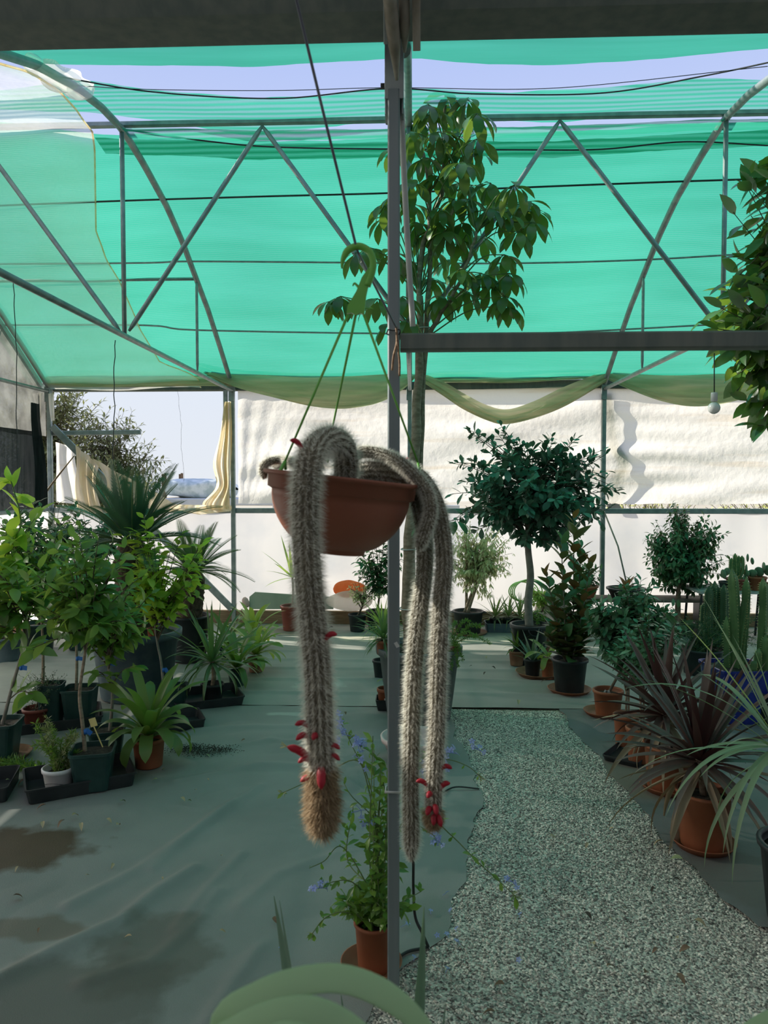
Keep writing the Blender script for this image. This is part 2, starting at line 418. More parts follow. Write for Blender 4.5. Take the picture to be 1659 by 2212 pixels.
def mat_mesh(name, m, x0, x1, ya, yb, nx, ny, seed, amp, cr, base, label):
    ys = np.linspace(ya, yb, ny); V = np.zeros((ny, nx, 3))
    for i, y in enumerate(ys):
        a = x0(y) if callable(x0) else x0; b = x1(y) if callable(x1) else x1
        V[i, :, 0] = np.linspace(a, b, nx); V[i, :, 1] = y
    z = base + np.abs(fabric(V[..., 0], V[..., 1], seed, amp))
    for c in cr: z = z + ridge(V[..., 0], V[..., 1], *c)
    V[..., 2] = z
    q = MB(); grid(q, V)
    o = q.build(name, m); tag(o, label, 'ground cover', kind='structure')
    return o
eL = lambda y: float(np.interp(y, [e[0] for e in EDGE_L], [e[1] for e in EDGE_L])) + .012 * float(wob(A(y), 5, 4, 9))
eR = lambda y: float(np.interp(y, [e[0] for e in EDGE_R], [e[1] for e in EDGE_R])) + .01 * float(wob(A(y), 6, 4, 9))
mat_mesh('weed_mat', MAT_L, -4.1, eL, .5, 4.885, 420, 360, 3, .0045, creases, .004, 'dark green woven weed mat, wrinkled, between the potted trees and the gravel path')
far_cr = [([(-4, y + r_), (-1.5, y), (.3, y + s_), (1.2, y)], .03, .012) for y, r_, s_ in [(5.2, .1, .03), (5.55, -.1, .05), (5.9, .1, 0), (6.2, 0, -.04), (6.5, .06, .03)]]
mat_mesh('weed_mat', MAT_F, -4.1, 6.3, 4.905, 7.84, 300, 120, 9, .0016, far_cr, .002, 'weed mat across the back, coloured paler for stronger light, below the white wall')
mat_mesh('weed_mat', MAT_R, eR, 6.3, 1.85, 4.885, 160, 130, 12, .0014, [], .005, 'grey weed mat under the row of red-leaved potted palms')

# gravel: a bed of small stones on the path
r_ = np.random.default_rng(21)
GRAV = None
m, nt, out = nodes_of('gravel_stone')
g_ = N(nt, 'ShaderNodeNewGeometry'); rp = N(nt, 'ShaderNodeValToRGB')
e_ = rp.color_ramp.elements; e_[0].color = (.09, .088, .078, 1); e_[1].color = (.95, .90, .77, 1); e_[1].position = 1
q_ = e_.new(.55); q_.color = (.60, .575, .49, 1); q_ = e_.new(.85); q_.color = (.84, .80, .68, 1)
nt.links.new(g_.outputs['Random Per Island'], rp.inputs[0])
p_ = N(nt, 'ShaderNodeBsdfPrincipled'); p_.inputs['Roughness'].default_value = .85; nt.links.new(rp.outputs[0], p_.inputs[0]); nt.links.new(p_.outputs[0], out.inputs[0])
m2, nt, out = nodes_of('gravel_bed')
t_ = N(nt, 'ShaderNodeTexCoord'); vo = N(nt, 'ShaderNodeTexVoronoi', i_Scale=150.0); nt.links.new(t_.outputs['Object'], vo.inputs['Vector'])
rp = N(nt, 'ShaderNodeValToRGB'); e_ = rp.color_ramp.elements; e_[0].color = (.11, .11, .10, 1); e_[1].color = (.85, .82, .69, 1)
sp_ = N(nt, 'ShaderNodeSeparateColor'); nt.links.new(vo.outputs['Color'], sp_.inputs[0]); nt.links.new(sp_.outputs[0], rp.inputs[0])
p_ = N(nt, 'ShaderNodeBsdfPrincipled'); p_.inputs['Roughness'].default_value = .95; nt.links.new(rp.outputs[0], p_.inputs[0])
b_ = N(nt, 'ShaderNodeBump', i_Strength=.9, i_Distance=.006); b_.invert = True; nt.links.new(vo.outputs['Distance'], b_.inputs['Height']); nt.links.new(b_.outputs[0], p_.inputs['Normal']); nt.links.new(p_.outputs[0], out.inputs[0])
ys = np.linspace(.5, 4.87, 140); V = np.zeros((140, 60, 3))
for i, y in enumerate(ys):
    V[i, :, 0] = np.linspace(eL(y) - .12, (eR(y) if y > 1.9 else 3.2) + .12, 60); V[i, :, 1] = y
def gz(x, y): return .0035 * np.sin(3.1 * x + 1.7 * y) * np.sin(4.2 * y) - .002
V[..., 2] = gz(V[..., 0], V[..., 1]); q = MB(); grid(q, V); tag(q.build('gravel_path', m2), 'grey gravel path running up the middle of the house', 'path', kind='structure')
NS = 52000
u = r_.random(NS); y = .75 + (4.87 - .75) * u ** 1.35; x0 = np.array([eL(v) for v in y]); x1 = np.array([eR(v) if v > 1.87 else 2.6 for v in y])
x = x0 + .0 + (x1 - x0) * r_.random(NS); s = r_.uniform(.0022, .0062, NS)
oc = A([1, 0, 0], [0, 1, 0], [-1, 0, 0], [0, -1, 0], [0, 0, .75], [0, 0, -.75])
sc3 = np.stack([s * r_.uniform(.7, 1.5, NS), s * r_.uniform(.7, 1.3, NS), s * r_.uniform(.6, 1, NS)], 1)
th = r_.random(NS) * 6.28; P = oc[None] * sc3[:, None]; P = P + r_.normal(0, .0006, P.shape)
X_ = P[..., 0] * np.cos(th)[:, None] - P[..., 1] * np.sin(th)[:, None]; Y_ = P[..., 0] * np.sin(th)[:, None] + P[..., 1] * np.cos(th)[:, None]
Z_ = P[..., 2] + X_ * r_.normal(0, .4, NS)[:, None]
V = np.stack([X_ + x[:, None], Y_ + y[:, None], Z_ + (gz(x, y) + .002)[:, None]], 2)
F0 = np.array([(0, 1, 4), (1, 2, 4), (2, 3, 4), (3, 0, 4), (1, 0, 5), (2, 1, 5), (3, 2, 5), (0, 3, 5)])
q = MB(); q.add(V.reshape(-1, 3), (F0[None] + (np.arange(NS) * 6)[:, None, None]).reshape(-1, 3), False)
tag(q.build('gravel', m), 'loose grey and buff gravel chippings covering the path', 'gravel', kind='stuff')

# ------------------------------------------------------------------ the far wall
q = MB()
xs = np.linspace(-3.86, 6.2, 120); zs = np.linspace(.14, 1.19, 24)
V = np.zeros((120, 24, 3)); V[..., 0] = xs[:, None]; V[..., 2] = zs[None]
V[..., 1] = WALL_Y + .012 * np.sin(xs * 2.1)[:, None] * np.sin(zs * 4)[None] + .004 * wob(xs * 5 + 0, 3)[:, None]
grid(q, V); o = q.build('wall_far', PANEL); tag(o, kind='structure')
q = MB(); bar(q, (-3.86, WALL_Y - .05, .07), (1.15, WALL_Y - .05, .07), .045, .14); bar(q, (1.17, WALL_Y - .05, .07), (6.2, WALL_Y - .05, .07), .045, .14)
tag(q.build('baseboard_far', WOOD), kind='structure')
# upper film of the far wall, gathered at its left end
nx, nz = 300, 50
xs = np.linspace(-1.86, 6.2, nx); V = np.zeros((nx, nz, 3)); tt = np.linspace(0, 1, nz)
zb = 1.285 + .012 * wob(xs, 8, 3, 2); zt = 2.50 - .0 * xs
rr = np.random.default_rng(4)
Yd = np.zeros((nx, nz))
for k in range(20):
    fr = rr.uniform(2, 9); sl = rr.normal(0, .5); Yd += .012 / fr * 4 * np.sin(fr * (2.2 * tt[None] * 2 + sl * xs[:, None]) + rr.random() * 6.3 + np.sin(xs[:, None] * 1.3 + k))
gather = np.exp(-((xs + 1.86) / .55) ** 2)
for k in range(8):
    Yd += gather[:, None] * .022 * np.sin((xs[:, None] + 1.86) / (.25 + tt[None] * .9) * (9 + 3 * k) + k)
V[..., 0] = xs[:, None]; V[..., 2] = zb[:, None] + (zt - zb)[:, None] * tt[None]; V[..., 1] = WALL_Y + .0 + Yd * .32
q = MB(); grid(q, V); o = q.build('wall_far_upper', WALLFILM); tag(o, kind='structure')

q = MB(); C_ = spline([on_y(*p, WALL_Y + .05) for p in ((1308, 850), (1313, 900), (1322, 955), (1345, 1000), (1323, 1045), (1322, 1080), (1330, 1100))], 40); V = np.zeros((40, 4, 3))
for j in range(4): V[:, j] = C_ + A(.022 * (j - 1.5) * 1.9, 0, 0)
grid(q, V); V2 = V + A(0, .004, 0); grid(q, V2); tag(q.build('shadow_strip', SHADOWGREY, origin=C_[0]), 'grey strip shaped as a strap shadow, behind the white film beside the right arch leg', 'strap')  # strip traced along the cast shadow of a strap hanging outside
# rail and eave bar, posts
q = MB(); bar(q, (-3.86, WALL_Y - .03, 1.205), (6.2, WALL_Y - .03, 1.205), .05, .055); o = q.build('rail', STEEL); tag(o, 'grey steel rail running along the white wall at waist height', 'rail', kind='structure')
q = MB(); bar(q, (-3.9, WALL_Y + .03, 2.53), (6.2, WALL_Y + .03, 2.53), .09, .10); o = q.build('eave_gutter', STEEL_D); tag(o, 'dark eave gutter above the far wall and its window opening', 'gutter', kind='structure')

def arch(x, label, legs=True, near=False):
    """one hoop of the house: two legs' tops are the gutter and the eave; tie tube, king post and struts"""
    t = thing('arch_truss', label, 'roof arch', (x, 4.88, 2.45), 'hoops of the roof')
    yy = np.linspace(2.13 if x != -.03 else 2.2, WALL_Y - .01, 60); q = MB(); tube(q, np.stack([np.full(60, x), yy, prof(yy) - .03], 1), .024, 12); q.build('bow_tube', STEEL, t)
    q = MB(); tube(q, [(x, 2.14 if x != -.03 else 4.6, 2.47), (x, WALL_Y - .05, 2.47)], .019, 10); q.build('tie_tube', STEEL, t)
    q = MB(); tube(q, [(x, 4.86, 2.47), (x, 4.86, 3.8)], .015, 10); q.build('king_post', STEEL, t)
    for y in ((6.52, 3.22) if x != -.03 else (6.52,)):
        q = MB(); tube(q, [(x, y, 2.47), (x, y, 2.55), (x, y, float(prof(y)) - .1), (x, y, float(prof(y)) - .03)], [.006, .013, .013, .007], 8); q.build('strut', STEEL, t)
    if legs:
        q = MB(); bar(q, (x, WALL_Y - .06, 0), (x, WALL_Y - .06, 2.52), .045, .05, up=(0, 1, 0)); q.build('leg', STEEL, t)
        q = MB(); bar(q, (x - .006, WALL_Y - .09, 2.36), (x - .006, WALL_Y - .09, 2.52), .055, .016, up=(0, 1, 0)); box(q, (x, WALL_Y - .1, 2.47), (.02, .03, .02)); q.build('leg_bracket', STEEL, t)
    return t
arch(-3.87, 'roof arch against the dark-curtained end wall')
arch(-1.90, 'roof arch landing at the right side of the open window')
arch(-.03, 'roof arch behind the tall umbrella tree and the square post')
arch(1.98, 'roof arch crossing the net above the round-headed standard tree')
arch(3.96, 'roof arch beyond the right edge tree with glossy leaves')
# second slim leg beside the window opening
q = MB(); bar(q, (-1.98, WALL_Y - .03, 1.23), (-1.98, WALL_Y - .03, 2.48), .045, .04, up=(0, 1, 0)); tag(q.build('trim_1', STEEL), kind='structure')
# ridge purlin and the zigzag braces under it
q = MB(); bar(q, (-4.0, 4.88, 3.845), (6.2, 4.88, 3.845), .04, .03); tag(q.build('ridge_purlin', STEEL), 'dark ridge bar joining the tops of the arches', 'purlin', kind='structure')
zz = [(-2.90, -3.83), (-2.90, -1.93), (-.98, -1.87), (-.98, -.02), (.94, .06), (.94, 1.95), (2.95, 2.01), (2.95, 3.93)]
wh = ['crossing the milky film at the far left', 'leaning through the milky film down to the left arch', 'rising from the left arch to the ridge', 'falling from the ridge toward the hook of the hanging bowl', 'rising behind the umbrella tree to the ridge', 'falling from the ridge to the glossy-leaved tree at the right', 'rising behind the glossy-leaved tree', 'falling beyond the glossy-leaved tree']
for (xt, xb), w_ in zip(zz, wh):
    a, b = A(xt, 4.88, 3.82), A(xb, 4.86, 2.50); d = (b - a) / np.linalg.norm(b - a)
    q = MB(); tube(q, [a, a + d * .06, b - d * .06, b], [.008, .016, .016, .008], 10)
    o = q.build('diagonal_brace', STEEL, origin=b); tag(o, 'grey diagonal tube ' + w_, 'brace', 'zigzag braces under the ridge')
# cross tube between the left two arches
q = MB(); tube(q, [(-3.87, 6.55, 3.30), (-1.9, 6.55, 3.30)], .014, 10); tag(q.build('cross_tube', STEEL, origin=(-2.9, 6.55, 3.3)), 'thin horizontal tube between the two left arches', 'tube')
# diagonal wind brace of the window bay
q = MB(); bar(q, (-3.83, WALL_Y - .08, 2.10), (-1.92, WALL_Y - .08, .16), .03, .07, up=(0, 0, 1)); tag(q.build('wind_brace', STEEL, origin=(-1.92, WALL_Y - .08, .16)), 'flat steel bar slanting across the open window bay down to the floor', 'brace')
q = MB(); bar(q, (-3.86, WALL_Y - .03, 2.03), (-2.95, WALL_Y + .12, 2.05), .05, .05); tag(q.build('loose_bar', STEEL, origin=(-3.4, WALL_Y + .2, 2.03)), 'short grey bar poking out across the tree outside the window', 'bar')
q = MB(); tube(q, spline([on_y(82, 1088, 7.6), on_y(120, 1035, 7.6), on_y(160, 985, 7.62)], 8), [.012, .010, .011, .009, .009, .008, .007, .006], 7); tag(q.build('stick', WOOD, origin=on_y(82, 1088, 7.6)), 'brown stick leaning across the corner post', 'stick')

# ------------------------------------------------------------------ roof nets
def roof_strip(name, m, top, bot, n, label, lift=0.0, sag=.05, seed=0, x_ext=(None, None), rag=.008, kind='structure'):
    T = np.array([hit_roof(*p) for p in top]); B = np.array([hit_roof(*p) for p in bot]) if not callable(bot) else None
    x0 = x_ext[0] if x_ext[0] is not None else T[0, 0]; x1 = x_ext[1] if x_ext[1] is not None else T[-1, 0]
    xs = np.linspace(x0, x1, 170); ty = np.interp(xs, T[:, 0], T[:, 1]) + rag * wob(xs, seed, 5, 6)
    by = (np.interp(xs, B[:, 0], B[:, 1]) if B is not None else bot(xs)) + rag * wob(xs, seed + 1, 5, 6)
    v = np.linspace(0, 1, n); yy = ty[:, None] + (by - ty)[:, None] * v[None]
    V = np.zeros((170, n, 3)); V[..., 0] = xs[:, None]; V[..., 1] = yy
    bays = np.sin(PI * ((xs + 1.9) % 1.95) / 1.95) ** 2
    V[..., 2] = prof(yy) + .03 + lift - sag * bays[:, None] * np.sin(PI * np.clip(v, 0, 1))[None] ** .7
    q = MB(); grid(q, V); o = q.build(name, m); tag(o, label, 'shade net', kind=kind); return o
roof_strip('shade_net', NET, [(-500, 255), (0, 263), (200, 290), (400, 296), (560, 304), (700, 302), (840, 300), (1050, 296), (1200, 285), (1400, 274), (1659, 262), (2200, 240)],
           lambda xs: np.full_like(xs, 7.80), 60, 'broad green shade net over the far slope of the roof', sag=.05, seed=1, x_ext=(-4.1, 6.2))
roof_strip('shade_net', NETTHIN, [(-500, 185), (0, 195), (165, 172), (350, 195), (550, 213), (700, 206), (835, 189), (1030, 196), (1120, 199), (1300, 189), (1500, 169), (1659, 173), (2200, 160)],
           [(-500, 230), (0, 238), (180, 240), (257, 250), (400, 272), (557, 293), (650, 281), (837, 261), (1030, 260), (1190, 263), (1250, 258), (1525, 244), (1659, 244), (2200, 235)], 14, 'narrow threadbare strip of green net along the ridge', sag=.02, seed=5, x_ext=(-4.1, 6.2))
roof_strip('shade_net', NET, [(-700, 100), (60, 135), (180, 140), (330, 142), (550, 143), (840, 128), (900, 126), (1060, 138), (1180, 142), (1350, 133), (1500, 118), (1659, 105), (2400, 60)],
           lambda xs: np.full_like(xs, 2.12), 24, 'green net showing just beneath the big dark gutter', sag=.03, seed=8, x_ext=(-4.1, 6.2))
# darker folded hems of the nets
def hem(top, wpx, seed, label, dz=.015):
    P = np.array([hit_roof(*p) for p in top]); Q = np.array([hit_roof(p[0], p[1] + wpx) for p in top])
    xs = np.linspace(P[0, 0], P[-1, 0], 160); a = np.interp(xs, P[:, 0], P[:, 1]); b = np.interp(xs, Q[:, 0], Q[:, 1])
    v = np.linspace(0, 1, 6); yy = a[:, None] + (b - a)[:, None] * v[None] + .004 * wob(xs, seed, 4, 8)[:, None]
    V = np.stack([np.broadcast_to(xs[:, None], yy.shape), yy, prof(yy) + dz], 2); q = MB(); grid(q, V); o = q.build('net_hem', NETTHIN); tag(o, label, 'shade net', kind='structure')
hem([(205, 292), (400, 298), (560, 306), (700, 304), (840, 302), (1050, 300), (1200, 300), (1400, 288), (1659, 275), (2000, 262)], 34, 31, 'doubled hem along the top of the broad green net')
hem([(262, 248), (400, 250), (560, 254), (837, 250), (1030, 246), (1190, 246), (1525, 230), (1659, 228), (2000, 220)], 24, 33, 'dark gathered hem of the ridge net strip', -.05)
# near span: dense net over the camera, back and side enclosures
yy = np.linspace(-3.6, 2.02, 50); xs = np.linspace(-4.1, 6.2, 40)
V = np.zeros((40, 50, 3)); V[..., 0] = xs[:, None]; V[..., 1] = yy[None]; V[..., 2] = prof(4.14 - yy)[None] + .05
q = MB(); grid(q, V); tag(q.build('ceiling', NETNEAR), kind='structure')
q = MB(); q.add([[-4.1, -3.62, 0], [6.2, -3.62, 0], [6.2, -3.62, 2.6], [-4.1, -3.62, 2.6]], [(0, 1, 2, 3)]); tag(q.build('wall_back', NETNEAR), kind='structure')
q = MB(); q.add([[6.22, -3.6, 0], [6.22, 7.85, 0], [6.22, 7.85, 1.2], [6.22, -3.6, 1.2]], [(0, 1, 2, 3)]); 
yy = np.linspace(2.1, 7.85, 24); V = np.zeros((24, 6, 3)); V[..., 0] = 6.22; V[..., 1] = yy[:, None]; V[..., 2] = 1.2 + (prof(yy) - 1.2)[:, None] * np.linspace(0, 1, 6)[None]; grid(q, V)
tag(q.build('wall_right', PANEL), kind='structure')

# left end wall: white skirt, black cloth, dusty film above
q = MB(); V = np.zeros((30, 8, 3)); yy = np.linspace(2.1, 7.83, 30); V[..., 0] = -3.92; V[..., 1] = yy[:, None]; V[..., 2] = np.linspace(0, 1.2, 8)[None]; grid(q, V); tag(q.build('wall_left', PANEL), kind='structure')
for nm, X_ in (('wall_left_near', -4.0), ('wall_right_near', 6.24)):
    q = MB(); yy = np.linspace(-3.6, 2.25, 24); V = np.zeros((24, 5, 3)); V[..., 0] = X_; V[..., 1] = yy[:, None]; V[..., 2] = (prof(np.maximum(4.14 - yy, 2.1)) + .05)[:, None] * np.linspace(0, 1, 5)[None]; grid(q, V); tag(q.build(nm, NETNEAR), kind='structure')
q = MB(); yy = np.linspace(2.1, 7.83, 40); V = np.zeros((40, 10, 3)); V[..., 0] = -3.93; V[..., 1] = yy[:, None]; V[..., 2] = 2.0 + (prof(yy) - 2.0)[:, None] * np.linspace(0, 1, 10)[None]; grid(q, V); tag(q.build('wall_left_upper', GREYFILM), kind='structure')
q = MB(); nx = 70; yy = np.linspace(2.1, 7.62, nx); zz_ = np.linspace(1.22, 2.03, 16); V = np.zeros((nx, 16, 3)); V[..., 0] = -3.9 + .02 * np.sin(yy * 16)[:, None] * np.linspace(1, .4, 16)[None]; V[..., 1] = yy[:, None] + .08 * np.linspace(1, 0, 16)[None] * np.sin(yy * 3)[:, None]; V[..., 2] = zz_[None]; grid(q, V)
o = q.build('shade_cloth', BLACKNET, origin=(-3.9, 5, 2.0)); tag(o, 'black shade cloth hung along the left end wall', 'cloth')
q = MB(); V = np.zeros((12, 20, 3)); zz_ = np.linspace(1.24, 2.30, 20)
for i in range(12): V[i, :, 0] = -3.80 + .02 * math.sin(i * 1.9); V[i, :, 1] = 7.30 + .22 * i / 11 * np.linspace(1.1, .6, 20) + .03 * np.sin(zz_ * 5); V[i, :, 2] = zz_
grid(q, V); o = q.build('shade_cloth', BLACKNET, origin=(-3.8, 7.4, 2.3)); tag(o, 'narrow black cloth hanging in folds beside the corner post', 'cloth')
q = MB(); bar(q, (-3.88, 2.1, 1.215), (-3.88, 7.8, 1.215), .04, .04); tag(q.build('trim_2', STEEL), kind='structure')

# milky film over the left part of the far slope (inside the net)
edge = [(75, 128), (130, 172), (178, 235), (198, 262), (203, 300), (206, 480), (228, 540), (256, 585), (300, 690), (345, 768), (425, 800)]
E_ = np.array([hit_roof(*p) for p in edge]); E_ = E_[np.argsort(E_[:, 1])]
yy = np.linspace(2.9, 7.78, 90); ex = np.interp(yy, E_[:, 1], E_[:, 0]); 
v = np.linspace(0, 1, 40); V = np.zeros((90, 40, 3)); V[..., 0] = -4.0 + (ex + 4.0)[:, None] * v[None]; V[..., 1] = yy[:, None]
V[..., 2] = prof(yy)[:, None] - .035 - .03 * np.abs(np.sin(V[..., 0] * 1.6 + .6)) + .008 * np.sin(V[..., 0] * 6 + V[..., 1] * 3)
q = MB(); grid(q, V); o = q.build('milky_film', FILM); tag(o, 'milky plastic film lining the left part of the roof, its edge hanging loose', 'film', kind='structure')
q = MB(); ee = np.stack([ex + .004, yy, V[:, -1, 2]], 1); tube(q, ee, .006, 6); tag(q.build('film_edge', YFILM), 'yellowed rolled edge of the milky film', 'film', kind='structure')
# a loose flap of film round the left arch
c0 = on_x(140, 155, -1.93); q = MB(); V = np.zeros((26, 14, 3))
for i in range(26):
    w_ = i / 25; y = 3.72 + .62 * w_; z = float(prof(y)) - .03; R_ = .045 + .035 * math.sin(PI * w_) + .012 * math.sin(w_ * 17)
    for j in range(14):
        a = -2.6 + 4.4 * j / 13; V[i, j] = (-1.9 + R_ * math.sin(a) * 1.2, y, z - .02 - R_ * math.cos(a) + .035)
grid(q, V); o = q.build('film_flap', FILM, origin=c0); tag(o, 'loose flap of clear film wrapped round the top of the left arch', 'film')

# wires and tapes on the roof
def rwire(pts, r, m, label, cat='wire', sag=0):
    P = np.array([hit_roof(*p) for p in pts]); P[:, 2] += -.06; P = spline(P, 60); q = MB(); tube(q, P, r, 6); o = q.build(cat if cat != 'wire' else 'roof_wire', m, origin=P[0]); tag(o, label, cat, 'wires over the roof')
rwire([(-300, 440), (205, 418), (550, 407), (840, 399), (1100, 388), (1400, 376), (1659, 367), (2200, 350)], .007, WIREM, 'taut dark wire across the upper part of the broad net')
rwire([(-300, 556), (280, 552), (420, 549), (830, 552), (1100, 553), (1380, 545), (1659, 530), (2200, 505)], .008, STEEL, 'grey wire across the middle of the broad net')
rwire([(-300, 690), (280, 688), (420, 699), (830, 706), (1100, 708), (1300, 700), (1500, 689), (2200, 650)], .009, STEEL, 'grey wire low on the net, just above the hanging folds')
rwire([(100, 135), (330, 175), (600, 190), (840, 168), (1030, 180), (1300, 178), (1520, 140), (1700, 100)], .004, WIREM, 'sagging dark wire across the upper strip of sky')
rwire([(150, 160), (330, 170), (600, 172), (840, 166), (1200, 167), (1659, 118)], .002, WIREM, 'thin wire across the upper strip of sky')
rwire([(260, 258), (450, 285), (600, 298), (840, 302), (1120, 304), (1300, 303), (1480, 286), (1659, 294)], .005, WIREM, 'dark cord drooping along the top of the broad net')

# ------------------------------------------------------------------ rolled film hanging in swags below the eave
def swag(top, bot, label, seed, bulge=.10, m=SWAGM, y0=7.74):
    n = 80; px = np.linspace(bot[0][0], bot[-1][0], n); tb = np.array(top, float); bb = np.array(bot, float)
    sb = spline(np.c_[bb, np.zeros(len(bb))], 200); st = spline(np.c_[tb, np.zeros(len(tb))], 200)
    yt = np.interp(px, st[:, 0], st[:, 1]); yb = np.interp(px, sb[:, 0], sb[:, 1])
    V = np.zeros((n, 34, 3)); k = np.linspace(0, 1, 34)
    for i in range(n):
        T = on_y(px[i], yt[i], y0); B = on_y(px[i], yb[i], y0); h = T[2] - B[2]
        b = bulge * min(1, h / .25)
        a = k * 1.25 * PI                       # from the top edge down the front and round the roll at the foot
        z = np.where(k < .8, T[2] - h * np.sin(k / .8 * PI / 2) ** .9, B[2] + h * .55 * ((k - .8) / .2) ** 1.4)
        f = b * (np.sin(np.clip(k / .8, 0, 1) * PI * .75 + .1) ** 1.5)
        yv = y0 - f; yv = np.where(k >= .8, y0 - f[27] * (1 - (k - .8) / .2) + .03, yv)
        V[i, :, 0] = T[0] + .0 * k; V[i, :, 1] = yv + .010 * np.sin(k * 23 + i * .11 + seed) + .006 * np.sin(k * 41 - i * .17); V[i, :, 2] = z
    q = MB(); grid(q, V); o = q.build('rolled_film', m, origin=on_y(*top[0], y0)); tag(o, label, 'plastic sheet', 'rolled film below the eave'); return o
swag([(100, 806), (180, 800), (300, 802), (420, 800), (507, 806)], [(100, 830), (180, 836), (300, 836), (420, 834), (507, 835)], 'rolled film lying straight along the eave above the open window', 1, .06)
swag([(430, 783), (505, 798), (620, 805), (750, 806), (840, 800), (898, 806)], [(430, 800), (505, 836), (600, 862), (680, 880), (750, 884), (820, 871), (870, 843), (898, 815)], 'rolled dusty film sagging deep behind the straps of the hanging bowl', 2, .14)
swag([(908, 806), (1000, 802), (1100, 802), (1200, 800), (1310, 799)], [(908, 826), (1000, 827), (1100, 827), (1200, 822), (1310, 815)], 'straight olive band of film behind the twisted swag', 3, .05, y0=7.79)
swag([(912, 806), (960, 826), (1000, 849), (1050, 874), (1095, 884), (1150, 868), (1220, 835), (1308, 800)], [(912, 825), (960, 858), (1000, 885), (1050, 908), (1090, 917), (1150, 905), (1220, 878), (1308, 826)], 'twisted green swag of film hanging in a V by the square post', 4, .14)
swag([(1308, 798), (1380, 806), (1480, 806), (1600, 806), (1720, 800)], [(1308, 818), (1350, 838), (1420, 866), (1490, 879), (1560, 873), (1640, 850), (1720, 815)], 'rolled film sagging beyond the roof arch toward the hanging bulb', 5, .13)

# ------------------------------------------------------------------ open window: torn films
def curtain(name, L, R, n, m_, mat_, label, cat, amp=.03, fr=7, y0=7.8, seed=0):
    L = spline([np.r_[p, 0] for p in L], n); R = spline([np.r_[p, 0] for p in R], n)
    V = np.zeros((n, m_, 3)); w = np.linspace(0, 1, m_)
    for i in range(n):
        for j in range(m_):
            p = L[i] * (1 - w[j]) + R[i] * w[j]; P = on_y(p[0], p[1], y0)
            P[1] += amp * math.sin(w[j] * fr * PI + seed + .6 * math.sin(i * .2)) ; V[i, j] = P
    q = MB(); grid(q, V); o = q.build(name, mat_, origin=on_y(L[0][0], L[0][1], y0)); tag(o, label, cat); return o
curtain('torn_film', [(484, 868), (474, 940), (461, 1000), (468, 1050), (438, 1085), (440, 1100)], [(499, 868), (500, 950), (499, 1020), (497, 1060), (496, 1090), (497, 1100)], 40, 26, YFILM, 'yellowed film gathered against the right side of the open window', 'plastic sheet', .04, 6, 7.72)
curtain('torn_film', [(380, 1090), (372, 1100), (430, 1112)], [(500, 1092), (500, 1098), (498, 1104)], 14, 20, YFILM, 'yellowed film spread along the sill of the open window', 'plastic sheet', .03, 4, 7.7)
curtain('torn_film', [(120, 955), (121, 1000), (122, 1085)], [(160, 966), (166, 1010), (185, 1090)], 24, 20, WALLFILM, 'pale film stretched beside the corner post under the slanting bar', 'plastic sheet', .02, 3, 7.81)
curtain('torn_cloth', [(163, 962), (164, 1010), (162, 1060), (170, 1105)], [(215, 1003), (208, 1040), (212, 1080), (225, 1118)], 30, 24, TORN, 'frayed beige cloth hanging from the slanting bar like a flag', 'cloth', .03, 5, 7.66)
curtain('torn_cloth', [(200, 990), (230, 1040), (225, 1090), (232, 1118)], [(392, 1096), (372, 1104), (340, 1110), (320, 1122)], 34, 36, TORN, 'beige cloth draped over the slanting bar in a long triangle', 'cloth', .03, 6, 7.64)
# scraps at the corner
curtain('film_scrap', [(70, 850), (76, 880), (82, 905)], [(92, 848), (90, 880), (88, 900)], 14, 10, WALLFILM, 'white scrap of film hanging at the left corner', 'plastic sheet', .02, 3, 7.7)
curtain('film_scrap', [(104, 850), (106, 885), (110, 910)], [(116, 850), (118, 880), (118, 908)], 14, 10, WALLFILM, 'white scrap of film on the corner post', 'plastic sheet', .015, 3, 7.7)

# ------------------------------------------------------------------ big dark gutter over the aisle and the square post
q = MB(); y0, y1, z0 = 1.955, 2.09, 2.714
sec = [(y1, z0), (y0, z0), (y0 - .03, z0 + .05), (y0 - .035, z0 + .075), (y0 - .085, z0 + .16), (y0 - .11, z0 + .16), (y0 - .11, z0 + .175), (y1 + .08, z0 + .175), (y1 + .03, z0 + .02)]
n = len(sec); V = [(-4.2, a, b) for a, b in sec] + [(6.2, a, b) for a, b in sec]
q.add(V, [(i, (i+1) % n, n + (i+1) % n, n + i) for i in range(n)] + [tuple(range(n))[::-1], tuple(range(n, 2*n))], False)
tag(q.build('valley_gutter', STEEL_D), 'big dark steel gutter crossing overhead', 'gutter', kind='structure')
cpost = thing('square_post', 'slim square grey steel post standing in the middle of the aisle', 'post', (-.053, 2.09, 0))
q = MB(); bar(q, (-.053, 2.09, 0), (-.053, 2.09, 2.58), .034, .034, up=(0, 1, 0)); q.build('shaft', POSTM, cpost)
q = MB(); x0 = -.053
q.add([], np.zeros((0, 4), int)) if False else None
for (cx_, w_) in ((-.022, .006), (.024, .006)): bar(q, (x0 + cx_, 2.12, 2.52), (x0 + cx_, 2.12, 2.72), w_, .06, up=(0, 1, 0))
bar(q, (x0 + .001, 2.15, 2.52), (x0 + .001, 2.15, 2.72), .05, .006, up=(0, 1, 0)); bar(q, (x0 + .001, 2.078, 2.555), (x0 + .001, 2.078, 2.72), .052, .005, up=(0, 1, 0))
q.build('sleeve', STEEL, cpost)
q = MB(); box(q, (x0 - .031, 2.10, 2.60), (.012, .012, .012)); q.build('bolt', WIREM, cpost)
q = MB(); box(q, on_y(857, 1393, 2.071), (.010, .001, .016), rotm((0, 1, 0), -.5)); q.build('tape_scrap', PALEPIPE, cpost)
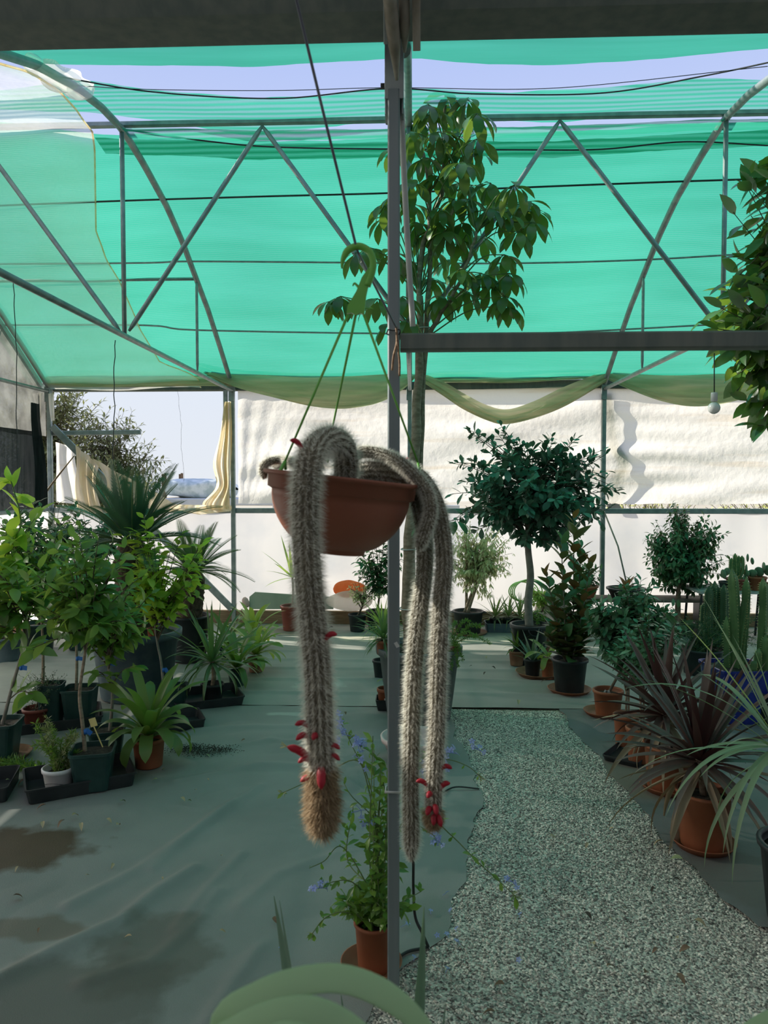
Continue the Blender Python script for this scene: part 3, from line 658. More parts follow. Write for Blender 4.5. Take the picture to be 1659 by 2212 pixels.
q = MB(); zt = on_y(850, 1711, 2.07)[2]; P = [(x0 + a, 2.09 + b, zt + .002 * math.sin(6 * c)) for c, (a, b) in enumerate([(-.022, -.021), (.022, -.021), (.022, .021), (-.022, .021), (-.022, -.021)])]; tube(q, P, .0035, 6); 
o = q.build('cable_tie', PALEPIPE, cpost)
q = MB(); P = spline([on_y(838, 712, 2.06), on_y(850, 714, 2.06), on_y(863, 712, 2.06), on_y(862, 722, 2.075), on_y(850, 718, 2.11), on_y(836, 722, 2.08), on_y(838, 712, 2.06)], 30); tube(q, P, .002, 6); q.build('wire_loop', WIREM, cpost)
q = MB(); bar(q, (x0 + .018, 2.10, 1.893), (3.4, 2.10, 1.893), .045, .048); tag(q.build('cross_beam', STEEL_D, origin=(x0, 2.1, 1.893)), 'dark square bar running from the post out to the right', 'beam')
# feet of the near arches, bolted to the gutter
def foot(pts, r, label, m=RUSTY):
    P = spline([on_y(*p) for p in pts], 24); rr = np.full(24, r); rr[-7:] = np.linspace(r, r * .28, 7); q = MB(); tube(q, P, rr, 12); o = q.build('pipe_end', m, origin=P[-1]); tag(o, label, 'pipe', 'arch feet bolted to the gutter')
foot([(828, -260, 1.55), (838, -60, 1.80), (846, 40, 1.90), (853, 110, 1.97), (857, 172, 2.04)], .017, 'rusty pipe end flattened onto the top of the post')
foot([(866, -200, 1.65), (872, -40, 1.86), (874, 60, 1.93), (874, 112, 1.99)], .014, 'shorter rusty pipe behind the flattened one at the post top')
q = MB(); bar(q, on_y(899, -40, 1.86), on_y(900, 108, 1.96), .02, .02, up=(0, 1, 0)); tag(q.build('gutter_strap', RUSTY, origin=on_y(900, 108, 1.96)), 'flat rusty strap at the right of the post top', 'strap')
q = MB(); bar(q, on_y(833, -20, 1.88), on_y(834, 95, 1.95), .012, .012, up=(0, 1, 0)); tag(q.build('gutter_strap', STEEL, origin=on_y(834, 95, 1.95)), 'thin grey strap at the left of the post top', 'strap')
q = MB(); P = [on_y(867, 235, 2.13), on_y(873, 380, 2.16), on_y(882, 550, 2.2), on_y(892, 705, 2.24)]; tube(q, spline(P, 20), .009, 10); tag(q.build('pale_pipe', PALEPIPE, origin=P[-1]), 'slim pale pipe leaning behind the square post', 'pipe')
q = MB(); P = spline([on_y(856, 706, 2.06), on_y(857, 740, 2.06), on_y(850, 770, 2.05), on_y(847, 800, 2.05)], 16); tube(q, P, .0035, 6); P = spline([on_y(856, 706, 2.06), on_y(858, 735, 2.055), on_y(863, 780, 2.06), on_y(863, 812, 2.06)], 16); tube(q, P, .0035, 6)
tag(q.build('cord', WOOD, origin=on_y(856, 706, 2.06)), 'brown cord knotted round the square post with two loose ends', 'cord')
# hanging strings at the left
for pts, lab in (([(28, 605, 6.2), (33, 690, 6.2), (36, 850, 6.2), (37, 1090, 6.2)], 'dark string hanging from the left tie tube to the bush'), ([(248, 735, 5.6), (246, 900, 5.6), (243, 1100, 5.6)], 'dark string hanging in front of the open window'), ([(383, 840, 7.7), (390, 900, 7.7), (392, 960, 7.7), (398, 1040, 7.7)], 'thin thread dangling in the open window')):
    q = MB(); P = spline([on_y(*p) for p in pts], 30); P[:, 0] += .004 * wob(np.arange(30) * .6, 3); tube(q, P, .0035 if 'dark' in lab else .0012, 6); tag(q.build('string', WIREM, origin=P[0]), lab, 'string')

# ------------------------------------------------------------------ outdoors beyond the wall
# ------------------------------------------------------------------ plant-building tools
def leaf_t(n=4, w=.4, fold=.25, curl=.3, shape='oval', wave=0.0):
    """a leaf one unit long lying along +x, face up: three points across at each station"""
    t = np.linspace(0, 1, n + 1)
    if shape == 'oval': b = np.sin(PI * t ** .85) ** .8
    elif shape == 'lance': b = np.sin(PI * t ** .7) ** .9
    elif shape == 'obovate': b = np.sin(PI * t ** 1.25) ** .8
    elif shape == 'strap': b = np.clip(np.minimum(t * 6 + .5, (1 - t) * 3.2), 0, 1) ** .8
    elif shape == 'blade': b = np.clip(.55 + t * 2.0, 0, 1) * (1 - t ** 2.2)
    b = np.maximum(b, .03) * w / 2
    ang = curl * t; dx = np.cos(ang); dz = -np.sin(ang)
    x = np.r_[0, np.cumsum((dx[1:] + dx[:-1]) / 2)] / n; z = np.r_[0, np.cumsum((dz[1:] + dz[:-1]) / 2)] / n
    V = np.zeros((n + 1, 3, 3))
    for k, s in enumerate((-1, 0, 1)):
        V[:, k, 0] = x; V[:, k, 1] = s * b * math.cos(fold); V[:, k, 2] = z + abs(s) * b * math.sin(fold) + wave * abs(s) * np.sin(t * 14 + s)
    F = []
    for i in range(n):
        for k in range(2): F.append((i * 3 + k, (i + 1) * 3 + k, (i + 1) * 3 + k + 1, i * 3 + k + 1))
    return V.reshape(-1, 3), np.array(F)
def unit(v): v = np.asarray(v, float); return v / (np.linalg.norm(v, axis=-1, keepdims=True) + 1e-9)
def put(mb, T, P, D, U, S, Wd=None):
    """set copies of a leaf at points P, pointing along D, faces toward U"""
    V, F = T; P = np.asarray(P, float); n = len(P)
    if n == 0: return
    X = unit(D); Yv = unit(np.cross(U, X)); Z = np.cross(X, Yv)
    S = np.broadcast_to(np.asarray(S, float), (n,)); Wd = np.ones(n) if Wd is None else np.broadcast_to(np.asarray(Wd, float), (n,))
    L = V[None] * S[:, None, None]; 
    Q = P[:, None] + L[..., 0:1] * X[:, None] + L[..., 1:2] * Wd[:, None, None] * Yv[:, None] + L[..., 2:3] * Z[:, None]
    mb.add(Q.reshape(-1, 3), (F[None] + (np.arange(n) * len(V))[:, None, None]).reshape(-1, F.shape[1]))
def blade(mb, base, d, length, width, arch, n=10, shape='blade', fold=.35, twist=0.0, droop_pow=1.6, up=None, kink=None):
    """a long leaf that starts along d and bends down under its weight"""
    base = np.asarray(base, float); d = unit(d); t = np.linspace(0, 1, n + 1)
    el = math.asin(np.clip(d[2], -1, 1)); h = A(d[0], d[1], 0); h = h / (np.linalg.norm(h) + 1e-6)
    a = el - arch * t ** droop_pow
    if kink: a = np.where(t > kink[0], a - kink[1], a)
    ds = length / n; c = np.zeros((n + 1, 3)); c[0] = base
    for i in range(n): c[i + 1] = c[i] + ds * (h * math.cos((a[i] + a[i+1]) / 2) + A(0, 0, 1) * math.sin((a[i] + a[i+1]) / 2))
    if shape == 'blade': b = np.clip(.55 + t * 2.2, 0, 1) * (1 - t ** 2.4)
    elif shape == 'strap': b = np.clip(.75 + t, 0, 1) * np.clip((1 - t) * 4.5, 0, 1) ** .7
    elif shape == 'lance': b = np.sin(PI * np.clip(t, 0, 1) ** .8) ** .8 + .12 * (1 - t)
    b = np.maximum(b, .015) * width / 2
    side = np.cross(h, A(0, 0, 1)); V = np.zeros((n + 1, 3, 3))
    for i in range(n + 1):
        nrm = -h * math.sin(a[i]) + A(0, 0, 1) * math.cos(a[i]); tw = twist * t[i]
        s_ = side * math.cos(tw) + nrm * math.sin(tw); n_ = nrm * math.cos(tw) - side * math.sin(tw)
        V[i, 0] = c[i] - s_ * b[i] * math.cos(fold) + n_ * b[i] * math.sin(fold); V[i, 1] = c[i]; V[i, 2] = c[i] + s_ * b[i] * math.cos(fold) + n_ * b[i] * math.sin(fold)
    F = [(i * 3 + k, (i + 1) * 3 + k, (i + 1) * 3 + k + 1, i * 3 + k + 1) for i in range(n) for k in range(2)]
    mb.add(V.reshape(-1, 3), np.array(F)); return c
def rosette(mb, c, n, length, width, el=(-.1, 1.4), arch=(.4, 1.2), shape='blade', seed=0, fold=.35, n_seg=10, spread=.01, jit=.25, tw=.3):
    r = np.random.default_rng(seed)
    for i in range(n):
        u = (i + .5) / n; az = i * 2.39996 + r.normal(0, .2); e = el[1] + (el[0] - el[1]) * u ** 1.0 + r.normal(0, .08)
        L = length * (1 - jit / 2 + jit * r.random()) * (.75 + .25 * math.sin(PI * min(1, u + .25))); ar = arch[0] + (arch[1] - arch[0]) * u + r.normal(0, .12)
        d = (math.cos(az) * math.cos(e), math.sin(az) * math.cos(e), math.sin(e))
        blade(mb, np.asarray(c) + A(math.cos(az), math.sin(az), 0) * spread * (.3 + u) - A(0, 0, 1) * spread * 2 * u, d, L, width * (.85 + .3 * r.random()), ar, n_seg, shape, fold, r.normal(0, tw))
def bush(bm, lm, hubs, c, rad, ntw, per, T, size, seed=0, droop=.2, out=.7, twr=.004, shell=.35, start=.35, up=.25, wv=.25, flat=False, sizevar=.3, zcut=None):
    """twigs from the hubs to points in an ellipsoid; leaves set spirally on the outer part of each twig"""
    r = np.random.default_rng(seed); c = np.asarray(c, float); rad = np.asarray(rad, float)
    Ps = []; Ds = []; Us = []; Ss = []
    for k in range(ntw):
        v = unit(r.normal(size=3)); q = c + v * rad * (shell + (1 - shell) * r.random() ** .5)
        h = np.asarray(hubs[r.integers(len(hubs))], float); m_ = (h + q) / 2 + A(0, 0, -1) * np.linalg.norm(q - h) * -up * r.random() + r.normal(0, .03, 3) * np.linalg.norm(q - h)
        t = np.linspace(0, 1, 9)[:, None]; C = (1 - t) ** 2 * h + 2 * t * (1 - t) * m_ + t ** 2 * q
        if bm is not None: tube(bm, C, np.linspace(twr, twr * .35, 9), 4, False)
        tt = np.linspace(start, 1, per) + r.normal(0, .015, per); 
        for j, u in enumerate(np.clip(tt, 0, 1)):
            p = (1 - u) ** 2 * h + 2 * u * (1 - u) * m_ + u ** 2 * q; tg = unit(2 * (1 - u) * (m_ - h) + 2 * u * (q - m_))
            a = j * 2.4 + r.random() * .8; s1 = unit(np.cross(tg, A(.13, .2, 1))); s2 = np.cross(tg, s1); rd = s1 * math.cos(a) + s2 * math.sin(a)
            d = unit(tg * (1 - out) * (1 + 2 * (u > .95)) + rd * out + A(0, 0, -droop) + r.normal(0, .15, 3)); Ps.append(p); Ds.append(d)
            Us.append(unit(A(0, 0, 1) + r.normal(0, wv, 3) + .3 * tg)); Ss.append(size * (1 - sizevar / 2 + sizevar * r.random()) * (.75 + .25 * (u < .9)))
    put(lm, T, Ps, Ds, Us, Ss)
def loft(mb, rings, c0=True, c1=False, smooth=False):
    n = len(rings[0]); m = len(rings); F = [(i * n + j, i * n + (j + 1) % n, (i + 1) * n + (j + 1) % n, (i + 1) * n + j) for i in range(m - 1) for j in range(n)]
    if c0: F.append(tuple(range(n))[::-1])
    if c1: F.append(tuple((m - 1) * n + j for j in range(n)))
    mb.add(np.concatenate(rings), F, smooth)
def rrect(w, d, r, z, c, rot=0.0, k=4):
    P = []
    for sx, sy, a0 in ((1, 1, 0), (-1, 1, PI / 2), (-1, -1, PI), (1, -1, 1.5 * PI)):
        for i in range(k + 1):
            a = a0 + i / k * PI / 2; P.append((sx * (w / 2 - r) + r * math.cos(a), sy * (d / 2 - r) + r * math.sin(a)))
    P = np.array(P); R = np.array([[math.cos(rot), -math.sin(rot)], [math.sin(rot), math.cos(rot)]]); P = P @ R.T
    return np.c_[P[:, 0] + c[0], P[:, 1] + c[1], np.full(len(P), c[2] + z)]

TERRA = solid('terracotta_plastic', (0.27, 0.088, 0.04), (0.33, 0.115, 0.055), rough=0.55, scale=9, spec=.35)
TERRAD = solid('dusty_terracotta', (0.22, 0.10, 0.055), (0.31, 0.16, 0.09), rough=0.75, scale=12)
BROWNPOT = solid('red_brown_plastic', (0.20, 0.055, 0.04), (0.26, 0.075, 0.05), rough=0.5)
BLACKP = solid('black_plastic', (0.016, 0.02, 0.022), (0.03, 0.036, 0.038), rough=0.45, scale=10)
GREENP = solid('dark_green_plastic', (0.012, 0.042, 0.038), (0.02, 0.06, 0.053), rough=0.42, scale=10)
BLUEGREY = solid('slate_blue_plastic', (0.06, 0.10, 0.125), (0.10, 0.145, 0.16), rough=0.6, scale=12)
GREYP = solid('grey_plastic', (0.10, 0.115, 0.12), (0.15, 0.16, 0.165), rough=0.6)
BLUEP = solid('deep_blue_glaze', (0.012, 0.022, 0.22), (0.02, 0.035, 0.30), rough=0.25, spec=.6)
WHITEP = solid('white_pot_plastic', (0.62, 0.64, 0.64), (0.72, 0.73, 0.72), rough=0.5)
PINKP = solid('pale_pink_plastic', (0.55, 0.42, 0.40), (0.62, 0.52, 0.50), rough=0.5)
SOIL = solid('potting_soil', (0.02, 0.016, 0.012), (0.06, 0.05, 0.036), rough=0.95, scale=60, bump=1.0, bscale=120)
BARK = solid('pale_bark', (0.20, 0.155, 0.105), (0.34, 0.275, 0.20), rough=0.85, scale=22, bump=.5, bscale=90, stretch=(1, 1, 2.2))
BARKG = solid('grey_bark', (0.18, 0.17, 0.14), (0.27, 0.255, 0.215), rough=0.85, scale=18, bump=.3, bscale=60)
BARKD = solid('dark_twig', (0.08, 0.065, 0.045), (0.15, 0.12, 0.085), rough=0.85, scale=24)
CYTRUNK = solid('shaggy_trunk', (0.05, 0.035, 0.022), (0.12, 0.09, 0.06), rough=0.95, scale=30, bump=1.0, bscale=50)
STEMG = solid('green_stem', (0.10, 0.16, 0.05), (0.16, 0.22, 0.08), rough=0.6)
BLUETAG = solid('blue_tape', (0.015, 0.12, 0.42), (0.02, 0.15, 0.5), rough=0.5)
YTAG = solid('yellow_plastic', (0.62, 0.55, 0.20), (0.7, 0.62, 0.26), rough=0.5)
L_CIT = leafmat('citrus_leaf', [(0.046, 0.145, 0.029), (0.072, 0.200, 0.039), (0.130, 0.276, 0.052)], (.16, .23, .09), (.30, .50, .07), .38)
L_CITY = leafmat('young_citrus_leaf', [(0.091, 0.234, 0.033), (0.156, 0.331, 0.046), (0.234, 0.413, 0.065)], (.24, .32, .12), (.62, .85, .08), .52)
L_DARK = leafmat('dark_glossy_leaf', [(0.028, 0.112, 0.049), (0.053, 0.158, 0.066), (0.088, 0.205, 0.088)], (.09, .14, .09), (.10, .25, .06), .22, rough=.3)
L_BLUE = leafmat('bluish_ficus_leaf', [(0.033, 0.112, 0.071), (0.073, 0.190, 0.117), (0.146, 0.284, 0.195)], (.10, .16, .12), (.08, .22, .10), .2, rough=.3)
L_MAG = leafmat('magnolia_leaf', [(0.041, 0.120, 0.049), (0.081, 0.190, 0.073), (0.114, 0.241, 0.098)], (.16, .12, .06), (.16, .26, .06), .22, rough=.25)
L_RUST = leafmat('rust_leaf', [(.22, .10, .03), (.15, .12, .03), (.26, .15, .05)], (.2, .11, .05), (.4, .2, .05), .25)
L_LAU = leafmat('laurel_leaf', [(0.049, 0.146, 0.073), (0.090, 0.206, 0.106), (0.195, 0.328, 0.195)], (.13, .19, .13), (.12, .28, .08), .22, rough=.3)
L_VAR = leafmat('variegated_leaf', [(0.240, 0.330, 0.135), (0.510, 0.570, 0.300), (0.750, 0.750, 0.450)], (.5, .54, .36), (.75, .8, .45), .42)
L_SCH = leafmat('umbrella_leaf', [(0.026, 0.085, 0.026), (0.046, 0.124, 0.031), (0.098, 0.193, 0.039)], (.12, .17, .07), (.22, .36, .04), .30, rough=.28)
L_CYC = leafmat('cycad_leaf', [(0.023, 0.090, 0.029), (0.052, 0.138, 0.039), (0.091, 0.193, 0.052)], (.06, .11, .04), (.15, .28, .05), .2, rough=.35)
L_CYC2 = leafmat('blue_cycad_leaf', [(0.026, 0.103, 0.065), (0.052, 0.152, 0.091), (0.091, 0.207, 0.130)], (.06, .11, .07), (.12, .26, .10), .18, rough=.4)
L_BRO = leafmat('bromeliad_leaf', [(0.078, 0.207, 0.039), (0.117, 0.262, 0.052), (0.182, 0.303, 0.065)], (.12, .2, .06), (.30, .45, .06), .3, rough=.35)
L_BROY = leafmat('light_strap_leaf', [(0.156, 0.331, 0.052), (0.260, 0.455, 0.078), (0.390, 0.551, 0.117)], (.24, .34, .1), (.5, .62, .1), .35)
L_YUC = leafmat('yucca_leaf', [(0.065, 0.165, 0.058), (0.117, 0.248, 0.085), (0.195, 0.331, 0.117)], (.12, .19, .09), (.28, .42, .10), .25, rough=.4)
L_YUCB = leafmat('yellow_yucca_leaf', [(0.208, 0.413, 0.065), (0.364, 0.579, 0.104), (0.442, 0.661, 0.156)], (.3, .42, .12), (.5, .65, .12), .35)
L_AGA = leafmat('grey_green_blade', [(0.065, 0.165, 0.104), (0.117, 0.234, 0.156), (0.182, 0.303, 0.208)], (.12, .2, .15), (.2, .35, .15), .2)
L_RED = leafmat('dark_red_blade', [(.035, .010, .013), (.060, .022, .022), (.12, .07, .058)], (.14, .095, .08), (.14, .05, .04), .12, rough=.4)
L_DRY = leafmat('dry_blade', [(.26, .19, .11), (.33, .26, .17), (.21, .15, .10)], (.3, .24, .16), (.35, .25, .12), .15, rough=.7)
L_PALE = leafmat('pale_grass_blade', [(.06, .13, .055), (.11, .19, .085), (.24, .33, .18)], (.22, .31, .18), (.3, .42, .16), .22, rough=.4)
L_FERN = leafmat('feathery_leaf', [(0.065, 0.193, 0.026), (0.117, 0.276, 0.039), (0.195, 0.358, 0.065)], (.1, .2, .05), (.3, .5, .06), .3)
L_FERND = leafmat('dark_feathery_leaf', [(0.016, 0.076, 0.036), (0.033, 0.103, 0.046), (0.052, 0.138, 0.058)], (.03, .08, .04), (.08, .2, .06), .2)
L_FERNY = leafmat('yellowing_feathery_leaf', [(0.156, 0.220, 0.052), (0.260, 0.303, 0.104), (0.468, 0.455, 0.260)], (.2, .22, .1), (.3, .4, .1), .25)
L_THY = leafmat('tiny_dark_leaf', [(0.039, 0.083, 0.039), (0.065, 0.117, 0.058), (0.104, 0.152, 0.078)], (.06, .09, .05), (.1, .2, .06), .2)
L_PLU = leafmat('plumbago_leaf', [(0.058, 0.165, 0.033), (0.104, 0.234, 0.039), (0.208, 0.358, 0.065)], (.16, .25, .09), (.28, .5, .06), .32)
L_OUT = leafmat('olive_tree_leaf', [(0.195, 0.223, 0.090), (0.270, 0.294, 0.120), (0.405, 0.413, 0.180)], (.2, .2, .12), (.3, .33, .1), .3, rough=.6)
L_OUTY = leafmat('sunny_bush_leaf', [(0.390, 0.445, 0.120), (0.540, 0.572, 0.180), (0.690, 0.700, 0.270)], (.4, .4, .2), (.5, .5, .15), .3, rough=.6)
L_EDGE = leafmat('glossy_tree_leaf', [(0.025, 0.083, 0.031), (0.047, 0.132, 0.040), (0.086, 0.198, 0.047)], (.22, .25, .2), (.28, .45, .04), .28, rough=.22, spec=.6)

def round_pot(t, c, rt, rb, h, mat, rim=.02, soil=True, nm='pot', band=False, lip=1.05, n=28):
    q = MB(); pr = [(rb * .6, .004), (rb, 0), (rb * 1.01, .004), (rt * .97, h - rim), (rt * lip, h - rim + .002), (rt * (lip + .01), h - .003), (rt * lip - .003, h), (rt * .95, h), (rt * .93, h - .012), (rt * .90, h - .04), (rt * .5, h - .04)]
    if band: pr[3:3] = [(rb + (rt * .97 - rb) * .80, h * .74), (rb + (rt * .97 - rb) * .80 + .003, h * .76)]
    lathe(q, pr, c, n); o = q.build(nm, mat, t)
    if soil:
        s = MB(); lathe(s, [(rt * .92, h - .034), (rt * .6, h - .024), (rt * .25, h - .02), (0.001, h - .018)], c, n); s.build('soil', SOIL, t)
    return o
def square_pot(t, c, wt, wb, h, mat, rot=.1, soil=True):
    q = MB(); rr = .16 * wt
    rg = [rrect(wb, wb, rr * .8, 0, c, rot), rrect(wt * .95, wt * .95, rr, h - .016, c, rot), rrect(wt, wt, rr, h - .014, c, rot), rrect(wt, wt, rr, h, c, rot), rrect(wt * .92, wt * .92, rr * .9, h, c, rot), rrect(wt * .88, wt * .88, rr * .9, h - .035, c, rot)]
    loft(q, rg, True, True); o = q.build('pot', mat, t)
    if soil:
        s = MB(); a = rrect(wt * .88, wt * .88, rr * .9, h - .024, c, rot); b = rrect(wt * .4, wt * .4, rr * .4, h - .016, c, rot); loft(s, [a, b], False, True, True); s.build('soil', SOIL, t)
    return o
def saucer(x, y, r, label, mat=TERRA, h=.028, z=0.008, cat='saucer', n=32):
    q = MB(); lathe(q, [(r * .3, .003), (r * .82, 0), (r * .97, h - .005), (r, h), (r * .965, h), (r * .80, .007), (.001, .007)], (x, y, z), n)
    o = q.build('saucer', mat, origin=(x, y, z)); tag(o, label, cat); return o
def tray(x, y, w, d, h, rot, label, mat=BLACKP, z=.008):
    q = MB(); c = (x, y, z)
    rg = [rrect(w * .93, d * .93, .02, 0, c, rot), rrect(w * .98, d * .98, .02, h - .01, c, rot), rrect(w, d, .02, h - .009, c, rot), rrect(w, d, .02, h, c, rot), rrect(w * .965, d * .965, .018, h, c, rot), rrect(w * .91, d * .91, .018, .006, c, rot)]
    loft(q, rg, True, True); o = q.build('plant_tray', mat, origin=c); tag(o, label, 'tray', 'black plant trays on the floor'); return o
# ------------------------------------------------------------------ outdoors, seen through the window bay and the gaps
def outdoor_tree(x, y, h, cr, n, T, size, mat, label, seed, lean=0, hub_z=.45, per=14, shell=.25):
    t = thing('tree', label, 'tree', (x, y, -.02)); r = np.random.default_rng(seed)
    q = MB(); P = spline([(x, y, -.02), (x + .05, y, h * .25), (x + lean * .4, y, h * .5), (x + lean, y + .1, h * .85)], 16); tube(q, P, np.linspace(.09, .02, 16), 8)
    lm = MB(); hubs = [P[k] for k in range(5, 15)]
    bush(q, lm, hubs, (x + lean * .6, y, h * .62), cr, n, per, T, size, seed, droop=.15, out=.6, twr=.006, shell=shell, start=.3)
    q.build('trunk', BARKD, t); lm.build('foliage', mat, t); return t
TO = leaf_t(2, .34, .2, .2, 'lance')
outdoor_tree(-5.7, 11.3, 3.4, (1.15, .8, 1.55), 330, TO, .13, L_OUT, 'dusty olive-green tree outside the open window', 41, per=20)
outdoor_tree(-4.6, 11.0, 2.6, (.95, .7, 1.15), 260, TO, .12, L_OUT, 'lower olive-green tree whose branches cross the middle of the open window', 42, per=20)
outdoor_tree(-3.75, 9.9, 1.75, (.5, .4, .5), 170, leaf_t(2, .45, .2, .2, 'oval'), .08, L_OUTY, 'sunny yellow-green bush outside the lower part of the window', 43, per=14)
outdoor_tree(-9.0, 11.5, 3.2, (1.6, 1.2, 1.5), 160, TO, .13, L_OUT, 'tree outside seen past the black cloth of the end wall', 44, per=16)
for i, (x, w_, lab) in enumerate([(3.1, 1.0, 'sunny weeds outside below the white film, beside the round-headed tree'), (4.9, 1.2, 'sunny bush outside the gap at the far right, under the white film')]):
    t = thing('bush', lab, 'bush', (x, 9.9, -.02)); q = MB(); lm = MB(); tube(q, [(x, 9.9, -.02), (x, 9.9, .5)], [.03, .02], 6)
    bush(q, lm, [(x, 9.9, .3), (x + .3, 9.9, .3), (x - .3, 9.9, .3)], (x, 9.9, .9), (w_, .5, .6), 330, 14, TO, .09, 60 + i, twr=.008); q.build('stems', BARKD, t); lm.build('foliage', L_OUTY, t)
# wrapped bale and an upturned wooden frame
c = on_y(428, 1056, 10.6)
q = MB(); V = np.zeros((40, 24, 3))
for i in range(40):
    a = i / 40 * 2 * PI
    for j in range(24):
        w_ = j / 23; rr = (1 - abs(2 * w_ - 1) ** 6) ** .5
        cs, sn = math.cos(a), math.sin(a); k = (abs(cs) ** 4 + abs(sn) ** 4) ** -.25
        V[i, j] = (c[0] - .42 + .98 * w_, c[1] + .35 * cs * k * (.6 + .4 * rr), 1.415 + .13 * max(.02, rr) * sn * k * 1.0 + .02 * math.sin(9 * w_ + 3 * a))
grid(q, V, closed_u=True); BALE = solid('pale_green_wrap', (.55, .64, .58), (.85, .90, .84), rough=.4, scale=9, lo=.42, hi=.58)
tag(q.build('wrapped_bale', BALE, origin=(c[0], c[1], 0.1)), 'bale in pale green wrapping outside the open window', 'bale')
t = thing('wooden_frame', 'upturned wooden frame of short legs standing outside the window', 'frame', (*on_y(372, 1062, 11.6)[:2], 0)); 
for k, px in enumerate((352, 357, 389, 393)):
    a = on_y(px, 1068, 11.6 + .15 * (k % 2)); b = on_y(px, 1024 - 2 * (k % 2), 11.6 + .15 * (k % 2)); q = MB(); bar(q, A(a[0], a[1], 0), b, .035, .035, up=(0, 1, 0)); q.build('leg', WOOD, t)
q = MB(); bar(q, on_y(352, 1045, 11.6), on_y(393, 1045, 11.6), .03, .04); q.build('rung', WOOD, t)
q = MB(); bar(q, A(-3.5, 10.6, 1.235), A(-1.7, 10.6, 1.235), .9, .10); bar(q, A(-3.3, 10.6, 0), A(-3.3, 10.6, 1.2), .08, .08, up=(0, 1, 0)); bar(q, A(-1.9, 10.6, 0), A(-1.9, 10.6, 1.2), .08, .08, up=(0, 1, 0))
tag(q.build('outdoor_bench', WHITEP, origin=(-2.6, 10.6, 0)), 'pale trestle outside carrying the wrapped bale', 'trestle')
# outbuilding edge seen in the gap left of the bowl
q = MB(); bar(q, A(-1.8, 9.5, 1.17), A(.6, 9.5, 1.17), .05, .09); bar(q, A(-1.7, 9.5, 0), A(-1.7, 9.5, 1.13), .06, .06, up=(0, 1, 0)); bar(q, A(.5, 9.5, 0), A(.5, 9.5, 1.13), .06, .06, up=(0, 1, 0)); tag(q.build('fence_rail', WHITEP, origin=(-.6, 9.5, 0)), 'pale wooden fence rail outside, seen through the gap under the film', 'fence')
# things lying against the foot of the wall
def on_floor(px, py): g = on_z(px, py); return A(g[0], g[1], 0)
GRNB = solid('sage_green_board', (.27, .33, .25), (.35, .40, .31), rough=.6, scale=5)
q = MB(); a = on_y(538, 1316, 7.79); b = on_y(720, 1316, 7.79); top = on_y(540, 1279, 7.81)[2]
V = [a, b, A(b[0], 7.815, on_y(720, 1290, 7.81)[2]), A(a[0] + .06, 7.815, top), A(a[0], 7.81, top - .05)]; V2 = [v + A(0, .015, 0) for v in V]
q.add(V + V2, [(0, 1, 2, 3, 4), (9, 8, 7, 6, 5)] + [(i, i + 5, (i + 1) % 5 + 5, (i + 1) % 5) for i in range(5)], False); tag(q.build('board', GRNB, origin=(a[0], 7.6, 0.14)), 'sage green board leaning on the white wall above the plank', 'board')
q = MB(); P = spline([on_y(528, 1290, 7.79), on_y(531, 1302, 7.79), on_y(537, 1311, 7.79)], 8); tube(q, P, [.012, .03, .035, .038, .038, .036, .03, .012], 8); tag(q.build('roll', solid('pink_sheet', (.55, .38, .34), rough=.6), origin=P[-1]), 'dull pink roll at the left end of the sage board', 'roll')
ORG_M = sheet('orange_bag', (.9, .30, .10), (.95, .5, .28), (1, 1, 1), clear=.0, diff=.4, scale=3)
def blob(name, mat, px, py, y, rx, ry, rz, label, cat, seed=0, flat=True):
    c = on_y(px, py, y); q = MB(); V = np.zeros((28, 16, 3)); r = np.random.default_rng(seed)
    for i in range(28):
        a = i / 28 * 2 * PI
        for j in range(16):
            b = -PI / 2 + PI * j / 15; k = 1 + .12 * math.sin(3 * a + seed) * math.cos(b) + .08 * math.sin(5 * a + 2 * b)
            V[i, j] = c + A(rx * math.cos(a) * math.cos(b) * k, ry * math.sin(a) * math.cos(b) * k, rz * math.sin(b) * (1 + .1 * math.sin(2 * a)))
    grid(q, V, closed_u=True); o = q.build(name, mat, origin=c - A(0, 0, rz)); tag(o, label, cat); return o
blob('plastic_bag', ORG_M, 752, 1272, 7.66, .17, .05, .085, 'orange plastic bag slumped at the foot of the white wall', 'bag', 2)
blob('plastic_bag', sheet('clear_bag', (.85, .82, .75), (.9, .88, .85), (1, 1, 1), clear=.25, diff=.3, bump=.5), 758, 1298, 7.60, .23, .06, .10, 'milky plastic bag in front of the orange one', 'bag', 5)
HOSE = solid('lime_hose', (.42, .72, .24), (.5, .8, .3), rough=.4)
q = MB()
for k in range(4):
    c = on_y(1127 + 6 * k, 1278, 7.70); a = np.linspace(0, 2 * PI, 40); P = np.stack([c[0] + (.13 + .012 * k) * np.cos(a), np.full(40, 7.72 - .012 * k), c[2] + (.10 + .01 * k) * np.sin(a)], 1); tube(q, P, .007, 6)
tag(q.build('hose', HOSE, origin=on_y(1127, 1300, 7.7)), 'coiled lime green hose against the white wall behind the standard tree', 'hose')
q = MB(); c = on_z(1188, 1350, .004) + A(0, -.3, 0); a = np.linspace(0, PI, 24); V = np.zeros((24, 2, 3)); 
R1 = solid('tan_shell', (.45, .36, .27), (.6, .5, .4), rough=.6)
for i in range(24):
    for j in range(2): V[i, j] = c + A(.19 * math.cos(a[i]), .25 * j, .40 * math.sin(a[i]))
grid(q, V); V2 = V.copy(); q2 = [V[i, 0] for i in range(24)]; q.add(q2, [tuple(range(24))], False); tag(q.build('barrow', R1, origin=c), 'tan upturned barrow tub against the wall behind the rubber plant', 'tub')

